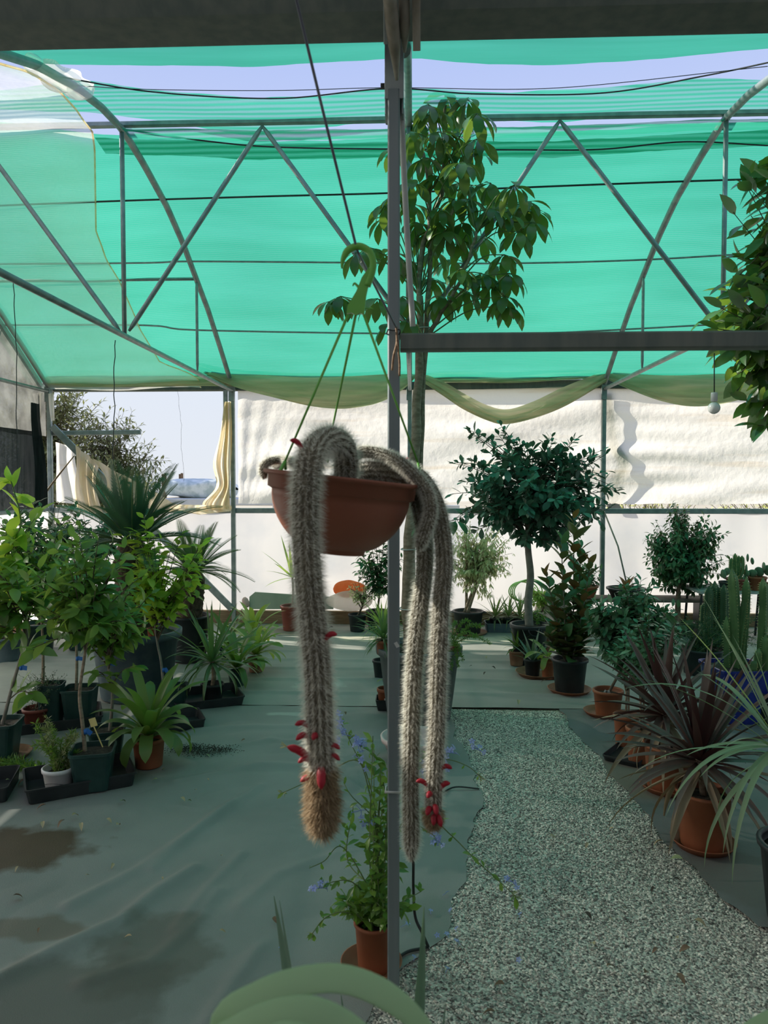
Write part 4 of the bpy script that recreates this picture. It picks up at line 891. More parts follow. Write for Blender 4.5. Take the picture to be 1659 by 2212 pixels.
# ------------------------------------------------------------------ left group: young citrus trees
TC = leaf_t(4, .46, .22, .45, 'oval'); TCN = leaf_t(4, .40, .25, .6, 'lance')
def tape_tag(t, p, w=.03, rot=.2):
    q = MB(); p = np.asarray(p, float); lathe(q, [(.010, -.012), (.012, -.012), (.012, .012), (.010, .012)], p, 10); M_ = rotm((0, 1, 0), rot); box(q, p + A(w * .6, -.008, 0), (w, .002, .024), M_); q.build('tag', BLUETAG, t)
def citrus(px, py, pot, trunk, crown, rad, ntw, per, size, label, seed, mat=L_CIT, tagpx=None, wt=.2, h=.2, potmat=GREENP, rot=.2, T=TC, droop=.15, z=0.008, extra=None, dz=0):
    g = on_z(px, py, z); d = g[1]; t = thing('potted_citrus', label, 'citrus tree', (g[0], g[1], z), 'young citrus trees in the left group')
    if pot == 'square': square_pot(t, (g[0], g[1], z), wt, wt * .74, h, potmat, rot)
    else: round_pot(t, (g[0], g[1], z), wt / 2, wt * .38, h, potmat)
    P = [A(g[0], g[1], z + h - .03)] + [on_y(a, b, d) for a, b in trunk]; P[0][0] = P[1][0]; P = spline(P, 26)
    q = MB(); tube(q, P, np.linspace(.011, .006, 26), 8); c = on_y(*crown, d); bm = MB(); lm = MB()
    q.build('trunk', BARKG if seed % 2 else BARK, t)
    bush(bm, lm, list(P[-8:]) + [P[-1]] * 4, c, rad, ntw, per, T, size, seed, droop=droop, out=.62, twr=.0045, shell=.3, start=.3, wv=.45)
    if extra:
        for (a, b, e_, f_) in extra:
            s = on_y(a, b, d); e = on_y(e_, f_, d - .1); C = spline([s, (s + e) / 2 + A(0, 0, .03), e], 10); tube(bm, C, np.linspace(.004, .0015, 10), 5, False)
            r = np.random.default_rng(seed); n = 7; k = np.linspace(2, 9, n).astype(int); D = unit(np.gradient(C, axis=0)[k] * 20 + r.normal(0, .6, (n, 3))); put(lm, T, C[k], D, A(0, 0, 1) + r.normal(0, .4, (n, 3)), size * 1.05)
    bm.build('branches', BARKD, t); lm.build('foliage', mat, t)
    if tagpx: tape_tag(t, on_y(*tagpx, d), rot=r_.normal(0, .5))
    return t
citrus(-2, 1640, 'square', [(4, 1570), (22, 1500), (45, 1420), (58, 1380), (52, 1310)], (8, 1300), (.24, .22, .36), 20, 9, .125, 'citrus tree in dark green pot on a saucer at the very left', 1, L_CIT, (47, 1442), .22, .21, extra=[(20, 1510, 72, 1500), (40, 1440, 90, 1400)])
saucer(*on_z(15, 1638)[:2], .13, 'terracotta saucer under the leftmost dark green square pot', TERRAD)
citrus(202, 1698, 'square', [(184, 1625), (178, 1560), (172, 1500), (181, 1430), (190, 1372), (198, 1335)], (178, 1265), (.33, .25, .30), 44, 11, .095, 'citrus tree in the square pot of the nearest tray, beside the white pot', 2, L_CIT, (186, 1580), .205, .19, z=.016, rot=.25, extra=[(185, 1400, 95, 1310), (190, 1385, 70, 1400), (195, 1360, 300, 1350)])
citrus(232, 1634, 'square', [(236, 1590), (243, 1500), (234, 1440), (232, 1400)], (238, 1330), (.27, .25, .24), 26, 10, .09, 'citrus tree in the square pot behind the nearest tray', 3, L_CIT, (237, 1432), .19, .16, rot=.3, extra=[(241, 1480, 195, 1450), (241, 1480, 290, 1440)])
citrus(174, 1558, 'square', [(165, 1485), (166, 1430), (164, 1380), (158, 1330)], (120, 1230), (.36, .3, .34), 36, 12, .095, 'citrus tree in the square pot at the right end of the second tray', 4, L_CIT, (168, 1422), .2, .215, z=.016, rot=.15)
citrus(377, 1528, 'square', [(353, 1480), (348, 1430), (340, 1390), (334, 1340)], (352, 1225), (.30, .25, .40), 46, 12, .10, 'citrus tree in the pot behind the bromeliad, the tallest beside the cycads', 5, L_CITY, (354, 1447), .17, .15, extra=[(335, 1360, 410, 1290), (335, 1340, 440, 1180)])
citrus(112, 1562, 'square', [(93, 1480), (93, 1420), (90, 1340), (80, 1290)], (50, 1200), (.34, .3, .34), 32, 12, .10, 'citrus tree on a pale stake in the tall pot of the second tray', 6, L_CIT, (94, 1384), .15, .25, z=.016)
# the bright young shoots at the upper left
g = on_z(-60, 1600); t = thing('potted_citrus', 'citrus tree with bright yellow-green young shoots at the upper left edge', 'citrus tree', (g[0], g[1], .008), 'young citrus trees in the left group')
square_pot(t, (g[0], g[1], .008), .2, .15, .2, GREENP, .1); d = g[1]
q = MB(); P = spline([A(g[0], d, .17), on_y(-50, 1400, d), on_y(-20, 1270, d), on_y(20, 1190, d - .05), on_y(45, 1130, d - .08), on_y(30, 1060, d - .1), on_y(22, 1035, d - .1)], 40); tube(q, P, np.linspace(.010, .003, 40), 7); q.build('trunk', STEMG, t)
bm = MB(); lm = MB(); b2 = spline([on_y(0, 1210, d), on_y(40, 1170, d - .05), on_y(75, 1120, d - .1)], 12); tube(bm, b2, np.linspace(.005, .002, 12), 5)
r = np.random.default_rng(5); K = np.r_[np.arange(14, 40)]; D = unit(np.gradient(P, axis=0)[K] * 6 + r.normal(0, .7, (len(K), 3)) + A(0, 0, -.1)); put(lm, TC, P[K], D, A(0, -.4, 1) + r.normal(0, .5, (len(K), 3)), .15 * r.uniform(.7, 1.2, len(K)))
K = np.arange(1, 12); D = unit(np.gradient(b2, axis=0)[K] * 6 + r.normal(0, .7, (len(K), 3))); put(lm, TC, b2[K], D, A(0, -.4, 1) + r.normal(0, .5, (len(K), 3)), .15 * r.uniform(.7, 1.1, len(K)))
bush(bm, lm, [P[18], P[24]], on_y(20, 1230, d), (.2, .15, .2), 9, 9, TC, .11, 8, wv=.5); bm.build('branches', STEMG, t); lm.build('foliage', L_CITY, t)
# darker shrubs farther back on the left
def shrub(px, py, crown, rad, ntw, per, T, size, label, seed, mat, pot=('round', .3, .28, GREENP), cat='shrub', nm='potted_shrub', z=.008, trunks=1, hub=.5, group=None, bark=BARKD, **kw):
    g = on_z(px, py, z); d = g[1]; t = thing(nm, label, cat, (g[0], g[1], z), group)
    if pot:
        if pot[0] == 'round': round_pot(t, (g[0], g[1], z), pot[1] / 2, pot[1] * .40, pot[2], pot[3])
        else: square_pot(t, (g[0], g[1], z), pot[1], pot[1] * .76, pot[2], pot[3], .2)
    c = on_y(*crown, d); q = MB(); hubs = []; r = np.random.default_rng(seed)
    for k in range(trunks):
        b = A(g[0] + r.normal(0, .02) * (trunks > 1), d + r.normal(0, .02) * (trunks > 1), z + (pot[2] - .03 if pot else 0)); e = c + A(r.normal(0, .25) * rad[0] * (trunks > 1), 0, -rad[2] * (.1 if trunks > 1 else .35))
        P = spline([b, b * .5 + e * .5 + A(r.normal(0, .01), 0, 0), e], 14); tube(q, P, np.linspace(kw.get('tr', .012), .006, 14), 8); hubs += list(P[int(14 * hub):])
    q.build('trunk', bark, t); kw.pop('tr', None); bm = MB(); lm = MB(); bush(bm, lm, hubs, c, rad, ntw, per, T, size, seed, **kw); bm.build('branches', bark, t); lm.build('foliage', mat, t); return t
shrub(85, 1405, (92, 1160), (.42, .3, .42), 60, 13, TCN, .11, 'dark bushy shrub at the back left below the white film', 51, L_DARK, ('round', .28, .25, GREENP))
shrub(175, 1400, (215, 1150), (.30, .3, .33), 34, 12, TCN, .09, 'thin dark shrub in front of the left cycad', 52, L_DARK, ('round', .25, .2, GREENP))
shrub(8, 1425, (-10, 1290), (.3, .3, .35), 30, 12, TC, .09, 'shrub in a dark pot on a saucer at the far left back', 53, L_CIT, ('round', .3, .2, BLUEGREY))
saucer(*on_z(8, 1423)[:2], .17, 'brown saucer at the far left back under a dark pot', TERRAD)
# planter of terracotta at the back left
q = MB(); g = on_z(25, 1395); loft(q, [rrect(.55, .22, .02, 0, (g[0], g[1], .008)), rrect(.6, .25, .02, .16, (g[0], g[1], .008)), rrect(.56, .22, .02, .16, (g[0], g[1], .008)), rrect(.54, .2, .02, .03, (g[0], g[1], .008))], True, True); tag(q.build('planter', TERRAD, origin=(g[0], g[1], .008)), 'long dusty terracotta planter at the back left', 'planter')

# trays and the small pots standing in them
tray(*on_z(172, 1697)[:2], .50, .32, .07, .52, 'nearest black tray, holding the white pot and a square pot')
tray(*on_z(128, 1565)[:2], .50, .34, .065, .45, 'second black tray, holding the thyme pot and two square pots')
tray(*on_z(445, 1517)[:2], .46, .38, .06, .45, 'black tray under the spiky dracaena')
tray(*on_z(384, 1570)[:2], .30, .26, .06, .45, 'empty black tray behind the bromeliad')
tray(*on_z(-22, 1715)[:2], .22, .3, .07, .3, 'black tray corner at the left edge by the green trailing stems')
shrub(80, 1566, (92, 1488), (.17, .15, .15), 70, 16, leaf_t(2, .5, .1, .2, 'oval'), .016, 'small wiry thyme-like shrub in a red-brown pot in the second tray', 54, L_THY, ('round', .16, .11, BROWNPOT), z=.016, trunks=4, cat='herb', nm='potted_herb', twr=.0014, start=.15, tr=.003)
def feather(mb, bm, P, n, length, r, droop=0.2, T=None, thick=.012):
    """a plume: a stem set with short soft needles all round"""
    tube(bm, P, np.linspace(.0025, .001, len(P)), 4, False); K = r.integers(1, len(P), n); u = r.random(n)[:, None]; p = P[K - 1] * (1 - u) + P[K] * u
    D = unit(r.normal(size=(n, 3)) + unit(np.gradient(P, axis=0)[K]) * .7); put(mb, T, p, D, r.normal(size=(n, 3)), length * r.uniform(.6, 1.2, n))
TN = leaf_t(2, .16, .1, .2, 'lance')
g = on_z(128, 1706, .016); t = thing('potted_fern', 'feathery asparagus fern in the white pot of the nearest tray', 'fern', (*g[:2], .016)); round_pot(t, (*g[:2], .016), .074, .058, .115, WHITEP)
q = MB(); a = np.linspace(PI * 1.25, PI * 1.75, 16); P = np.stack([g[0] + .0655 * np.cos(a), g[1] + .0655 * np.sin(a), .06 + .012 * np.sin((a - a[0]) / (a[-1] - a[0]) * PI)], 1); tube(q, P, .0012, 5); P2 = P.copy(); P2[:, 2] -= .018; P2 = P2[5:11]; tube(q, P2, .0014, 5); q.build('printed_mark', BLACKP, t)
r = np.random.default_rng(71); lm = MB(); bm = MB(); d = g[1]; ly = MB()
for k in range(15):
    e = on_y(70 + 100 * r.random(), 1560 + 70 * r.random(), d + r.normal(0, .06)); b = A(g[0] + r.normal(0, .02), d + r.normal(0, .02), .11); P = spline([b, b * .5 + e * .5 + A(0, 0, .03), e], 12); feather(lm if k % 4 else ly, bm, P, 160, .03, r, T=TN)
P = spline([A(g[0], d, .11), on_y(110, 1600, d), on_y(101, 1545, d)], 12); feather(ly, bm, P, 160, .025, r, T=TN)
bm.build('stems', STEMG, t); lm.build('foliage', L_FERN, t); ly.build('dry_foliage', L_FERNY, t)
lm = MB(); bm = MB(); P = spline([on_z(95, 1672, .03), on_z(50, 1655, .04), on_z(0, 1648, .03), on_z(-40, 1650, .02)], 20); feather(lm, bm, P, 700, .04, r, T=TN); P2 = P + A(0, .05, 0); feather(lm, bm, P2, 500, .04, r, T=TN)
t = thing('trailing_fern', 'green feathery stems trailing over the floor at the left edge', 'fern', P[10]); lm.build('foliage', L_FERN, t); bm.build('stems', STEMG, t)
q = MB(); lm = MB(); g2 = on_y(208, 1617, 3.55); a = on_y(222, 1614, 3.52); b = on_y(203, 1570, 3.52); bar(q, a, b, .006, .002, up=(0, 1, 0)); M_ = rotm((0, 1, 0), -.3); box(q, b + A(-.004, 0, .022), (.034, .002, .042), M_); tag(q.build('plant_label', YTAG, origin=a), 'yellow plastic plant label stuck in the square pot of the nearest tray', 'plant label')
# bromeliad
g = on_z(322, 1656); t = thing('bromeliad', 'big bromeliad with broad drooping leaves in a terracotta pot', 'bromeliad', (*g[:2], .008)); round_pot(t, (*g[:2], .008), .083, .068, .15, TERRA)
lm = MB(); c = A(g[0], g[1], .17); rosette(lm, c + A(0, 0, .03), 30, .37, .062, el=(.25, 1.35), arch=(.35, 2.5), shape='strap', seed=12, fold=.22, spread=.02, tw=.15); lm.build('leaves', L_BRO, t)
# spiky dracaena and neighbours
g = on_z(459, 1516, .014); t = thing('dracaena', 'spiky dracaena in a black pot, tallest in its tray', 'dracaena', (*g[:2], .014)); round_pot(t, (*g[:2], .014), .075, .06, .13, BLACKP); c = A(g[0], g[1], .30)
q = MB(); tube(q, spline([(g[0], g[1], .12), (g[0] + .01, g[1], .2), c], 10), .014, 8); q.build('trunk', BARK, t); lm = MB(); rosette(lm, c, 44, .42, .034, el=(-.55, 1.45), arch=(.1, 1.5), shape='blade', seed=14, fold=.3, spread=.012, tw=.4); lm.build('leaves', L_YUC, t)
def strap(px, py, n, L, w, label, seed, mat, potw=.13, poth=.11, potmat=TERRA, el=(.2, 1.3), arch=(.6, 1.8), cz=.04, nm='strap_leaf_plant', cat='plant', z=.008, shape='strap', fold=.25, group=None, tw=.2, sq=False, stem=0):
    g = on_z(px, py, z); t = thing(nm, label, cat, (g[0], g[1], z), group)
    if sq: square_pot(t, (g[0], g[1], z), potw, potw * .76, poth, potmat, .2)
    else: round_pot(t, (g[0], g[1], z), potw / 2, potw * .39, poth, potmat)
    c = A(g[0], g[1], z + poth + cz + stem)
    if stem: q = MB(); tube(q, spline([(g[0], g[1], z + poth - .03), (g[0] + .008, g[1], z + poth + stem * .5), c], 10), .011, 8); q.build('trunk', BARK, t)
    lm = MB(); rosette(lm, c, n, L, w, el=el, arch=arch, shape=shape, seed=seed, fold=fold, spread=.012, tw=tw); lm.build('leaves', mat, t); return t
strap(512, 1480, 26, .34, .045, 'light green strap-leaved plant right behind the spiky dracaena', 21, L_BRO, potmat=GREENP)
strap(553, 1450, 26, .33, .05, 'light green strap-leaved plant in a terracotta pot, farthest right of the left group', 22, L_BROY, potmat=TERRAD)
strap(548, 1400, 26, .32, .048, 'yellow-green strap-leaved plant catching the light behind the others', 23, L_BROY, potmat=TERRAD)
strap(490, 1425, 22, .30, .045, 'light strap-leaved plant beside the second cycad pot', 24, L_BRO, potmat=GREENP)
strap(335, 1478, 26, .28, .04, 'blue-green spiky rosette in front of the big slate pot', 25, L_AGA, potmat=BLACKP, shape='blade', el=(-.1, 1.4), arch=(.1, .7), cz=.06)
# cycads
def frond(mb, bm, base, d, L, arch, nl, ll, seed):
    r = np.random.default_rng(seed); t = MB(); c = blade(t, base, d, L, .01, arch, 16); P = c; tube(bm, P, np.linspace(.006, .002, len(P)), 4, False)
    tg = unit(np.gradient(P, axis=0)); u = np.linspace(.12, .99, nl); idx = u * (len(P) - 1); k = np.clip(idx.astype(int), 0, len(P) - 2); w = (idx - k)[:, None]; p = P[k] * (1 - w) + P[k + 1] * w; T_ = tg[k]
    h = unit(A(d[0], d[1], 1e-4)); side = np.cross(h, A(0, 0, 1)); up = unit(np.cross(side, T_))
    prof_ = np.sin(PI * np.clip(u, .02, 1) ** .75) ** .5
    for s in (-1, 1):
        D = unit(T_ * .75 + side * s * 1.0 + up * .45); put(mb, TFR, p, D, up, ll * (prof_ + .15), 1.0)
TFR = leaf_t(2, .085, .1, .25, 'lance')
def cycad(px, py, crown, L, n, trunk_r, potw, poth, potmat, label, seed, mat, el, arch, nl=44, ll=.085, lip=1.05):
    g = on_z(px, py, .008); d = g[1]; t = thing('cycad', label, 'cycad', (g[0], d, .008)); round_pot(t, (g[0], d, .008), potw / 2, potw * .39, poth, potmat, rim=.05 if potw > .4 else .02, lip=lip)
    c = on_y(*crown, d); q = MB(); zt = c[2]; z0 = poth - .04; n_ = 26; V = np.zeros((24, n_, 3)); r = np.random.default_rng(seed)
    for i in range(24):
        for j in range(n_):
            a = i / 24 * 2 * PI; w = j / (n_ - 1); rr = trunk_r * (1 + .1 * math.sin(j * 2.2 + i * 2.6) + .08 * r.random()) * (1 - .35 * max(0, w - .8) / .2)
            V[i, j] = (g[0] * (1 - w) + c[0] * w + rr * math.cos(a), d + rr * math.sin(a), z0 + (zt - z0) * w)
    grid(q, V, closed_u=True); q.build('trunk', CYTRUNK, t); lm = MB(); bm = MB()
    for k in range(n):
        u = (k + .5) / n; az = k * 2.39996 + r.normal(0, .15); e = el[1] + (el[0] - el[1]) * u + r.normal(0, .08); dd = (math.cos(az) * math.cos(e), math.sin(az) * math.cos(e), math.sin(e))
        frond(lm, bm, c + A(math.cos(az), math.sin(az), 0) * .03, dd, L * r.uniform(.8, 1.1), arch[0] + (arch[1] - arch[0]) * u, nl, ll, seed * 50 + k)
    lm.build('leaflets', mat, t); bm.build('frond_stalks', STEMG, t); return t
cycad(295, 1500, (285, 1172), .62, 34, .12, .60, .46, BLUEGREY, 'large cycad with upright fronds in the big slate pot', 3, L_CYC2, (.0, 1.35), (.1, .9), 60, .10)
cycad(410, 1425, (418, 1232), .47, 30, .095, .34, .38, BLACKP, 'smaller cycad with a shaggy trunk in a black pot', 4, L_CYC, (-.25, 1.3), (.1, .8), 50, .075)
q = MB(); c = on_z(420, 1424); 
g = on_y(285, 1352, on_z(295, 1500)[1] - .22); t = thing('clay_pot', 'tiny terracotta pot perched on the rim of the big slate pot', 'pot', (g[0] + .14, g[1], .462)); round_pot(t, (g[0] + .14, g[1], .462), .035, .027, .06, TERRA, .012)
# ------------------------------------------------------------------ middle of the house
strap(632, 1360, 13, .40, .035, 'small yellow-green yucca on a short trunk in a dark red pot by the white wall', 31, L_YUCB, potw=.24, poth=.25, potmat=BROWNPOT, el=(.0, 1.35), arch=(.05, .5), cz=.0, nm='potted_yucca', cat='yucca', shape='blade', stem=.30)
# umbrella tree in the big grey pot behind the post
g = on_z(905, 1548, .004); UD = g[1]; t = thing('umbrella_tree', 'tall umbrella tree with drooping finger-like leaves behind the square post', 'tree', (g[0], UD, .004))
round_pot(t, (g[0], UD, .004), .262, .20, .46, GREYP, rim=.045)
def up_stem(pts, r0, r1, dy=0, n=40): 
    P = spline([on_y(a, b, UD + dd) for a, b, dd in pts], n); return P, np.linspace(r0, r1, n)
q = MB(); stems = []
for pts, a, b in (([(886, 1410, 0), (882, 1250, 0), (893, 1050, 0), (900, 900, 0), (906, 760, 0), (907, 640, 0)], .047, .022),
                  ([(915, 1410, .03), (917, 1200, .03), (908, 1000, .03), (913, 850, .03), (920, 720, .03), (927, 600, .03), (928, 430, .03), (914, 330, .03)], .026, .012),
                  ([(907, 700, 0), (908, 560, 0), (936, 470, .05), (957, 400, .06), (960, 260, .05), (962, 205, .05)], .018, .008),
                  ([(920, 740, .03), (945, 690, -.03), (985, 625, -.08), (1012, 560, -.12), (1030, 500, -.15)], .016, .008)):
    P, rr = up_stem(pts, a, b); P[:, 0] += .004 * np.sin(np.arange(40) * .9); tube(q, P, rr * (1 + .05 * np.sin(np.arange(40) * 1.7)), 10); stems.append(P)
q.build('trunk', BARK, t)
q = MB()
for py_ in (1322, 1190, 712):
    c = stems[0][np.argmin(abs(stems[0][:, 2] - on_y(890, py_, UD)[2]))]; a = np.linspace(0, 2 * PI, 24); rr = .056 if py_ > 800 else .045; tube(q, np.stack([c[0] + .012 + rr * 1.15 * np.cos(a), c[1] + .012 + rr * 1.1 * np.sin(a), c[2] + .006 * np.sin(a + 1)], 1), .004, 5)
q.build('tie', PALEPIPE, t)
TS = leaf_t(6, .40, .18, .9, 'obovate')
lm = MB(); pm = MB(); r = np.random.default_rng(77)
heads = [(968, 205, 3, 8), (925, 225, 2, 8), (1010, 215, 2, 8), (1030, 245, 2, 7), (905, 255, 2, 8), (890, 285, 2, 8), (945, 285, 3, 8), (985, 290, 3, 8), (1030, 300, 1, 7), (915, 340, 2, 8), (1025, 330, 1, 7), (890, 390, 2, 8), (940, 380, 1, 8), (990, 395, 1, 8),
         (835, 440, 0, 8), (828, 470, 0, 7), (850, 320, 2, 6), (1010, 430, 3, 8), (1060, 395, 3, 8), (1110, 400, 3, 8), (1140, 435, 3, 8), (1150, 480, 3, 8), (1100, 465, 3, 8), (1060, 450, 1, 8), (950, 450, 1, 8), (900, 480, 0, 8), (925, 500, 0, 9), (965, 500, 0, 9), (1000, 480, 3, 8), (1040, 510, 3, 8),
         (800, 535, 0, 8), (770, 545, 0, 7), (850, 545, 0, 7), (935, 540, 0, 8), (1070, 575, 3, 9), (1100, 590, 3, 9), (1040, 590, 3, 8), (980, 620, 0, 9), (955, 640, 0, 9), (1010, 630, 3, 8), (735, 640, 0, 7), (715, 650, 0, 6), (815, 645, 0, 7), (870, 640, 0, 8), (880, 690, 0, 7), (1090, 640, 3, 7), (840, 700, 0, 6), (1120, 440, 3, 8), (1160, 455, 3, 7), (1000, 350, 1, 8), (960, 330, 3, 8), (1075, 430, 3, 8), (1120, 500, 3, 8), (980, 430, 1, 8), (1000, 520, 3, 8), (950, 480, 0, 8), (890, 440, 0, 8), (880, 560, 0, 8), (1060, 620, 3, 8), (1100, 660, 3, 7), (1090, 550, 3, 8), (1130, 470, 3, 8), (940, 240, 2, 8), (985, 250, 2, 8), (1020, 400, 1, 8), (860, 420, 0, 7), (1000, 580, 3, 8), (930, 600, 0, 8), (975, 560, 0, 8)]
for (px, py, si, nl) in heads:
    e = on_y(px, py, UD + r.normal(-.05, .22)); S = stems[min(si, 3)]; zt = e[2] - .10 - .2 * abs(e[0] - S[-1][0]); k = np.argmin(abs(S[:, 2] - zt)); s = S[k]
    P = spline([s, (s + e) / 2 + A(0, 0, .06), e], 10); tube(pm, P, np.linspace(.005, .003, 10), 5, False)
    a = np.arange(nl) / nl * 2 * PI + r.random() * 6; el_ = r.normal(-.35, .18, nl); D = np.stack([np.cos(a) * np.cos(el_), np.sin(a) * np.cos(el_), np.sin(el_)], 1); D[:, 2] -= .15
    put(lm, TS, e + D * .02, D, A(0, 0, 1) + D * .5 + r.normal(0, .12, (nl, 3)), r.uniform(.125, .175, nl))
    for d_ in D: tube(pm, [e, e + d_ * .03], .002, 3, False)
e = on_y(1000, 1120, UD); 
for (px, py) in ((985, 1125), (948, 1120), (920, 1130)):
    c = on_y(px, py, UD - .05); a = np.arange(7) / 7 * 2 * PI; D = np.stack([np.cos(a), np.sin(a), -.3 + 0 * a], 1); put(lm, TS, c + D * .015, D, A(0, 0, 1) + D * .4, .12); tube(pm, spline([on_y(905, py + 60, UD), c], 6), .003, 4, False)
lm.build('leaves', L_SCH, t); pm.build('leaf_stalks', STEMG, t)
# plants crowded in and round the big grey pot
def clump(px, py, d, n, L, w, label, seed, mat, z, el=(-.5, 1.4), arch=(.1, 1.0), nm='potted_dracaena', cat='dracaena', pot=None, stem=.0):
    c = on_y(px, py, d); c = A(c[0], d, z); t = thing(nm, label, cat, c); pw, ph, pm_ = pot; round_pot(t, c, pw / 2, pw * .39, ph, pm_); cc = c + A(0, 0, ph + .02 + stem)
    if stem: q = MB(); tube(q, [c + A(0, 0, ph - .03), cc], .01, 7); q.build('trunk', BARK, t)
    lm = MB(); rosette(lm, cc, n, L, w, el=el, arch=arch, seed=seed, spread=.01); lm.build('leaves', mat, t); return t
clump(828, 1420, UD - .08, 60, .22, .016, 'narrow-leaved dracaena in a terracotta pot standing inside the big grey pot', 35, L_YUC, .424, pot=(.09, .09, TERRA))
clump(826, 1330, UD + .95, 70, .22, .015, 'tall tuft of narrow leaves behind the square post', 36, L_YUCB, .002, pot=(.15, .14, BLACKP), stem=.25)
t = thing('potted_fern', 'light green fern spilling over the rim of the big grey pot at the right', 'fern', on_y(985, 1398, UD - .12)); q = MB(); lm = MB(); r = np.random.default_rng(19); b = on_y(975, 1392, UD - .12); ORG[t.name] = np.array(t.location)
round_pot(t, b - A(0, 0, .08), .05, .04, .08, BROWNPOT, .012)
for (px, py, dd) in ((1062, 1392, -.15), (1040, 1352, -.1), (1012, 1340, -.05), (985, 1345, 0), (990, 1440, -.22), (975, 1445, -.2), (1000, 1425, -.2), (1030, 1375, -.2), (960, 1350, .05)):
    e = on_y(px, py, UD + dd); P = spline([b, b * .45 + e * .55 + A(0, 0, .05), e], 16); feather(lm, q, P, 260, .022, r, T=leaf_t(2, .2, .1, .2, 'lance'))
q.build('fern_stalks', STEMG, t); lm.build('fronds', L_FERN, t)
g = on_z(833, 1528, .012); t = thing('potted_seedling', 'small terracotta pot with a white label beside the big grey pot', 'pot', (g[0], g[1], .014)); round_pot(t, (g[0], g[1], .014), .055, .043, .13, TERRA, .025)
q = MB(); a = np.linspace(-1.7, -1.15, 6); V = np.zeros((6, 2, 3))
for i in range(6):
    for j in range(2): V[i, j] = (g[0] + .052 * math.cos(a[i]), g[1] + .052 * math.sin(a[i]), .065 + .022 * j)
grid(q, V); q.build('sticker', WHITEP, t)
q = MB(); lm = MB(); P = [A(g[0], g[1], .12), A(g[0] - .02, g[1], .2)]; tube(q, P, .002, 5); r = np.random.default_rng(3); put(lm, leaf_t(3, .4, .2, .4), [P[1]] * 4, unit(r.normal(size=(4, 3)) + A(0, 0, .3)), A(0, 0, 1) + r.normal(0, .2, (4, 3)), .05); q.build('stem', STEMG, t); lm.build('leaves', L_CIT, t)
q = MB(); c = (g[0] + .01, g[1], .004); loft(q, [rrect(.12, .12, .012, 0, c), rrect(.15, .15, .014, .075, c), rrect(.138, .138, .012, .075, c), rrect(.112, .112, .01, .008, c)], True, True); tag(q.build('square_tub', BLACKP, origin=c), 'little black square tub holding the small terracotta pot', 'tub')
# ficus and other shrubs by the wall behind the post
shrub(815, 1360, (822, 1215), (.28, .16, .30), 44, 12, leaf_t(3, .45, .2, .4), .085, 'dark leafy shrub half hidden behind the hanging bowl and the post', 37, L_DARK, ('round', .22, .2, BLACKP), hub=.4)
shrub(772, 1362, (790, 1278), (.20, .12, .12), 30, 12, leaf_t(2, .36, .2, .4), .05, 'pale variegated shrub low against the wall beside the orange bag', 38, L_VAR, ('round', .18, .17, BLACKP), hub=.4)
# pale ring-shaped tub
q = MB(); g = on_z(890, 1640, .004); lathe(q, [(.10, .004), (.115, 0), (.155, .10), (.168, .105), (.172, .13), (.16, .133), (.148, .115), (.11, .012), (.001, .012)], (g[0], g[1], .004), 36); tag(q.build('tub', PINKP, origin=(g[0], g[1], .004)), 'pale pink round tub half hidden by the square post', 'tub')
q = MB(); P = spline([on_z(880, 1300 + 560, .3) * 0 + on_y(893, 1868, 2.3), on_y(893, 1920, 2.32), on_y(897, 1980, 2.33), on_y(912, 2015, 2.31), on_z(925, 2045, .012)], 30); P = np.vstack([spline([on_y(880, 1700, 2.2), P[0]], 10)[:-1], P]); tube(q, P, .005, 6); tag(q.build('cable', WIREM, origin=P[-1]), 'black cable hanging down to the mat edge beside the square post', 'cable')
q = MB(); P = spline([on_z(850, 2075, .012), on_z(880, 2056, .012), on_z(905, 2050, .012), on_z(925, 2045, .012)], 16); tube(q, P, .005, 6); tag(q.build('cable', WIREM, origin=P[0]), 'black hose end lying along the cut edge of the mat', 'cable')
q = MB(); P = spline([on_z(955, 1712, .02), on_z(985, 1700, .02), on_z(1035, 1704, .012)], 12); tube(q, P, .004, 5); tag(q.build('cable', WIREM, origin=P[0]), 'thin black cable lying across the mat behind the cactus tips', 'cable')
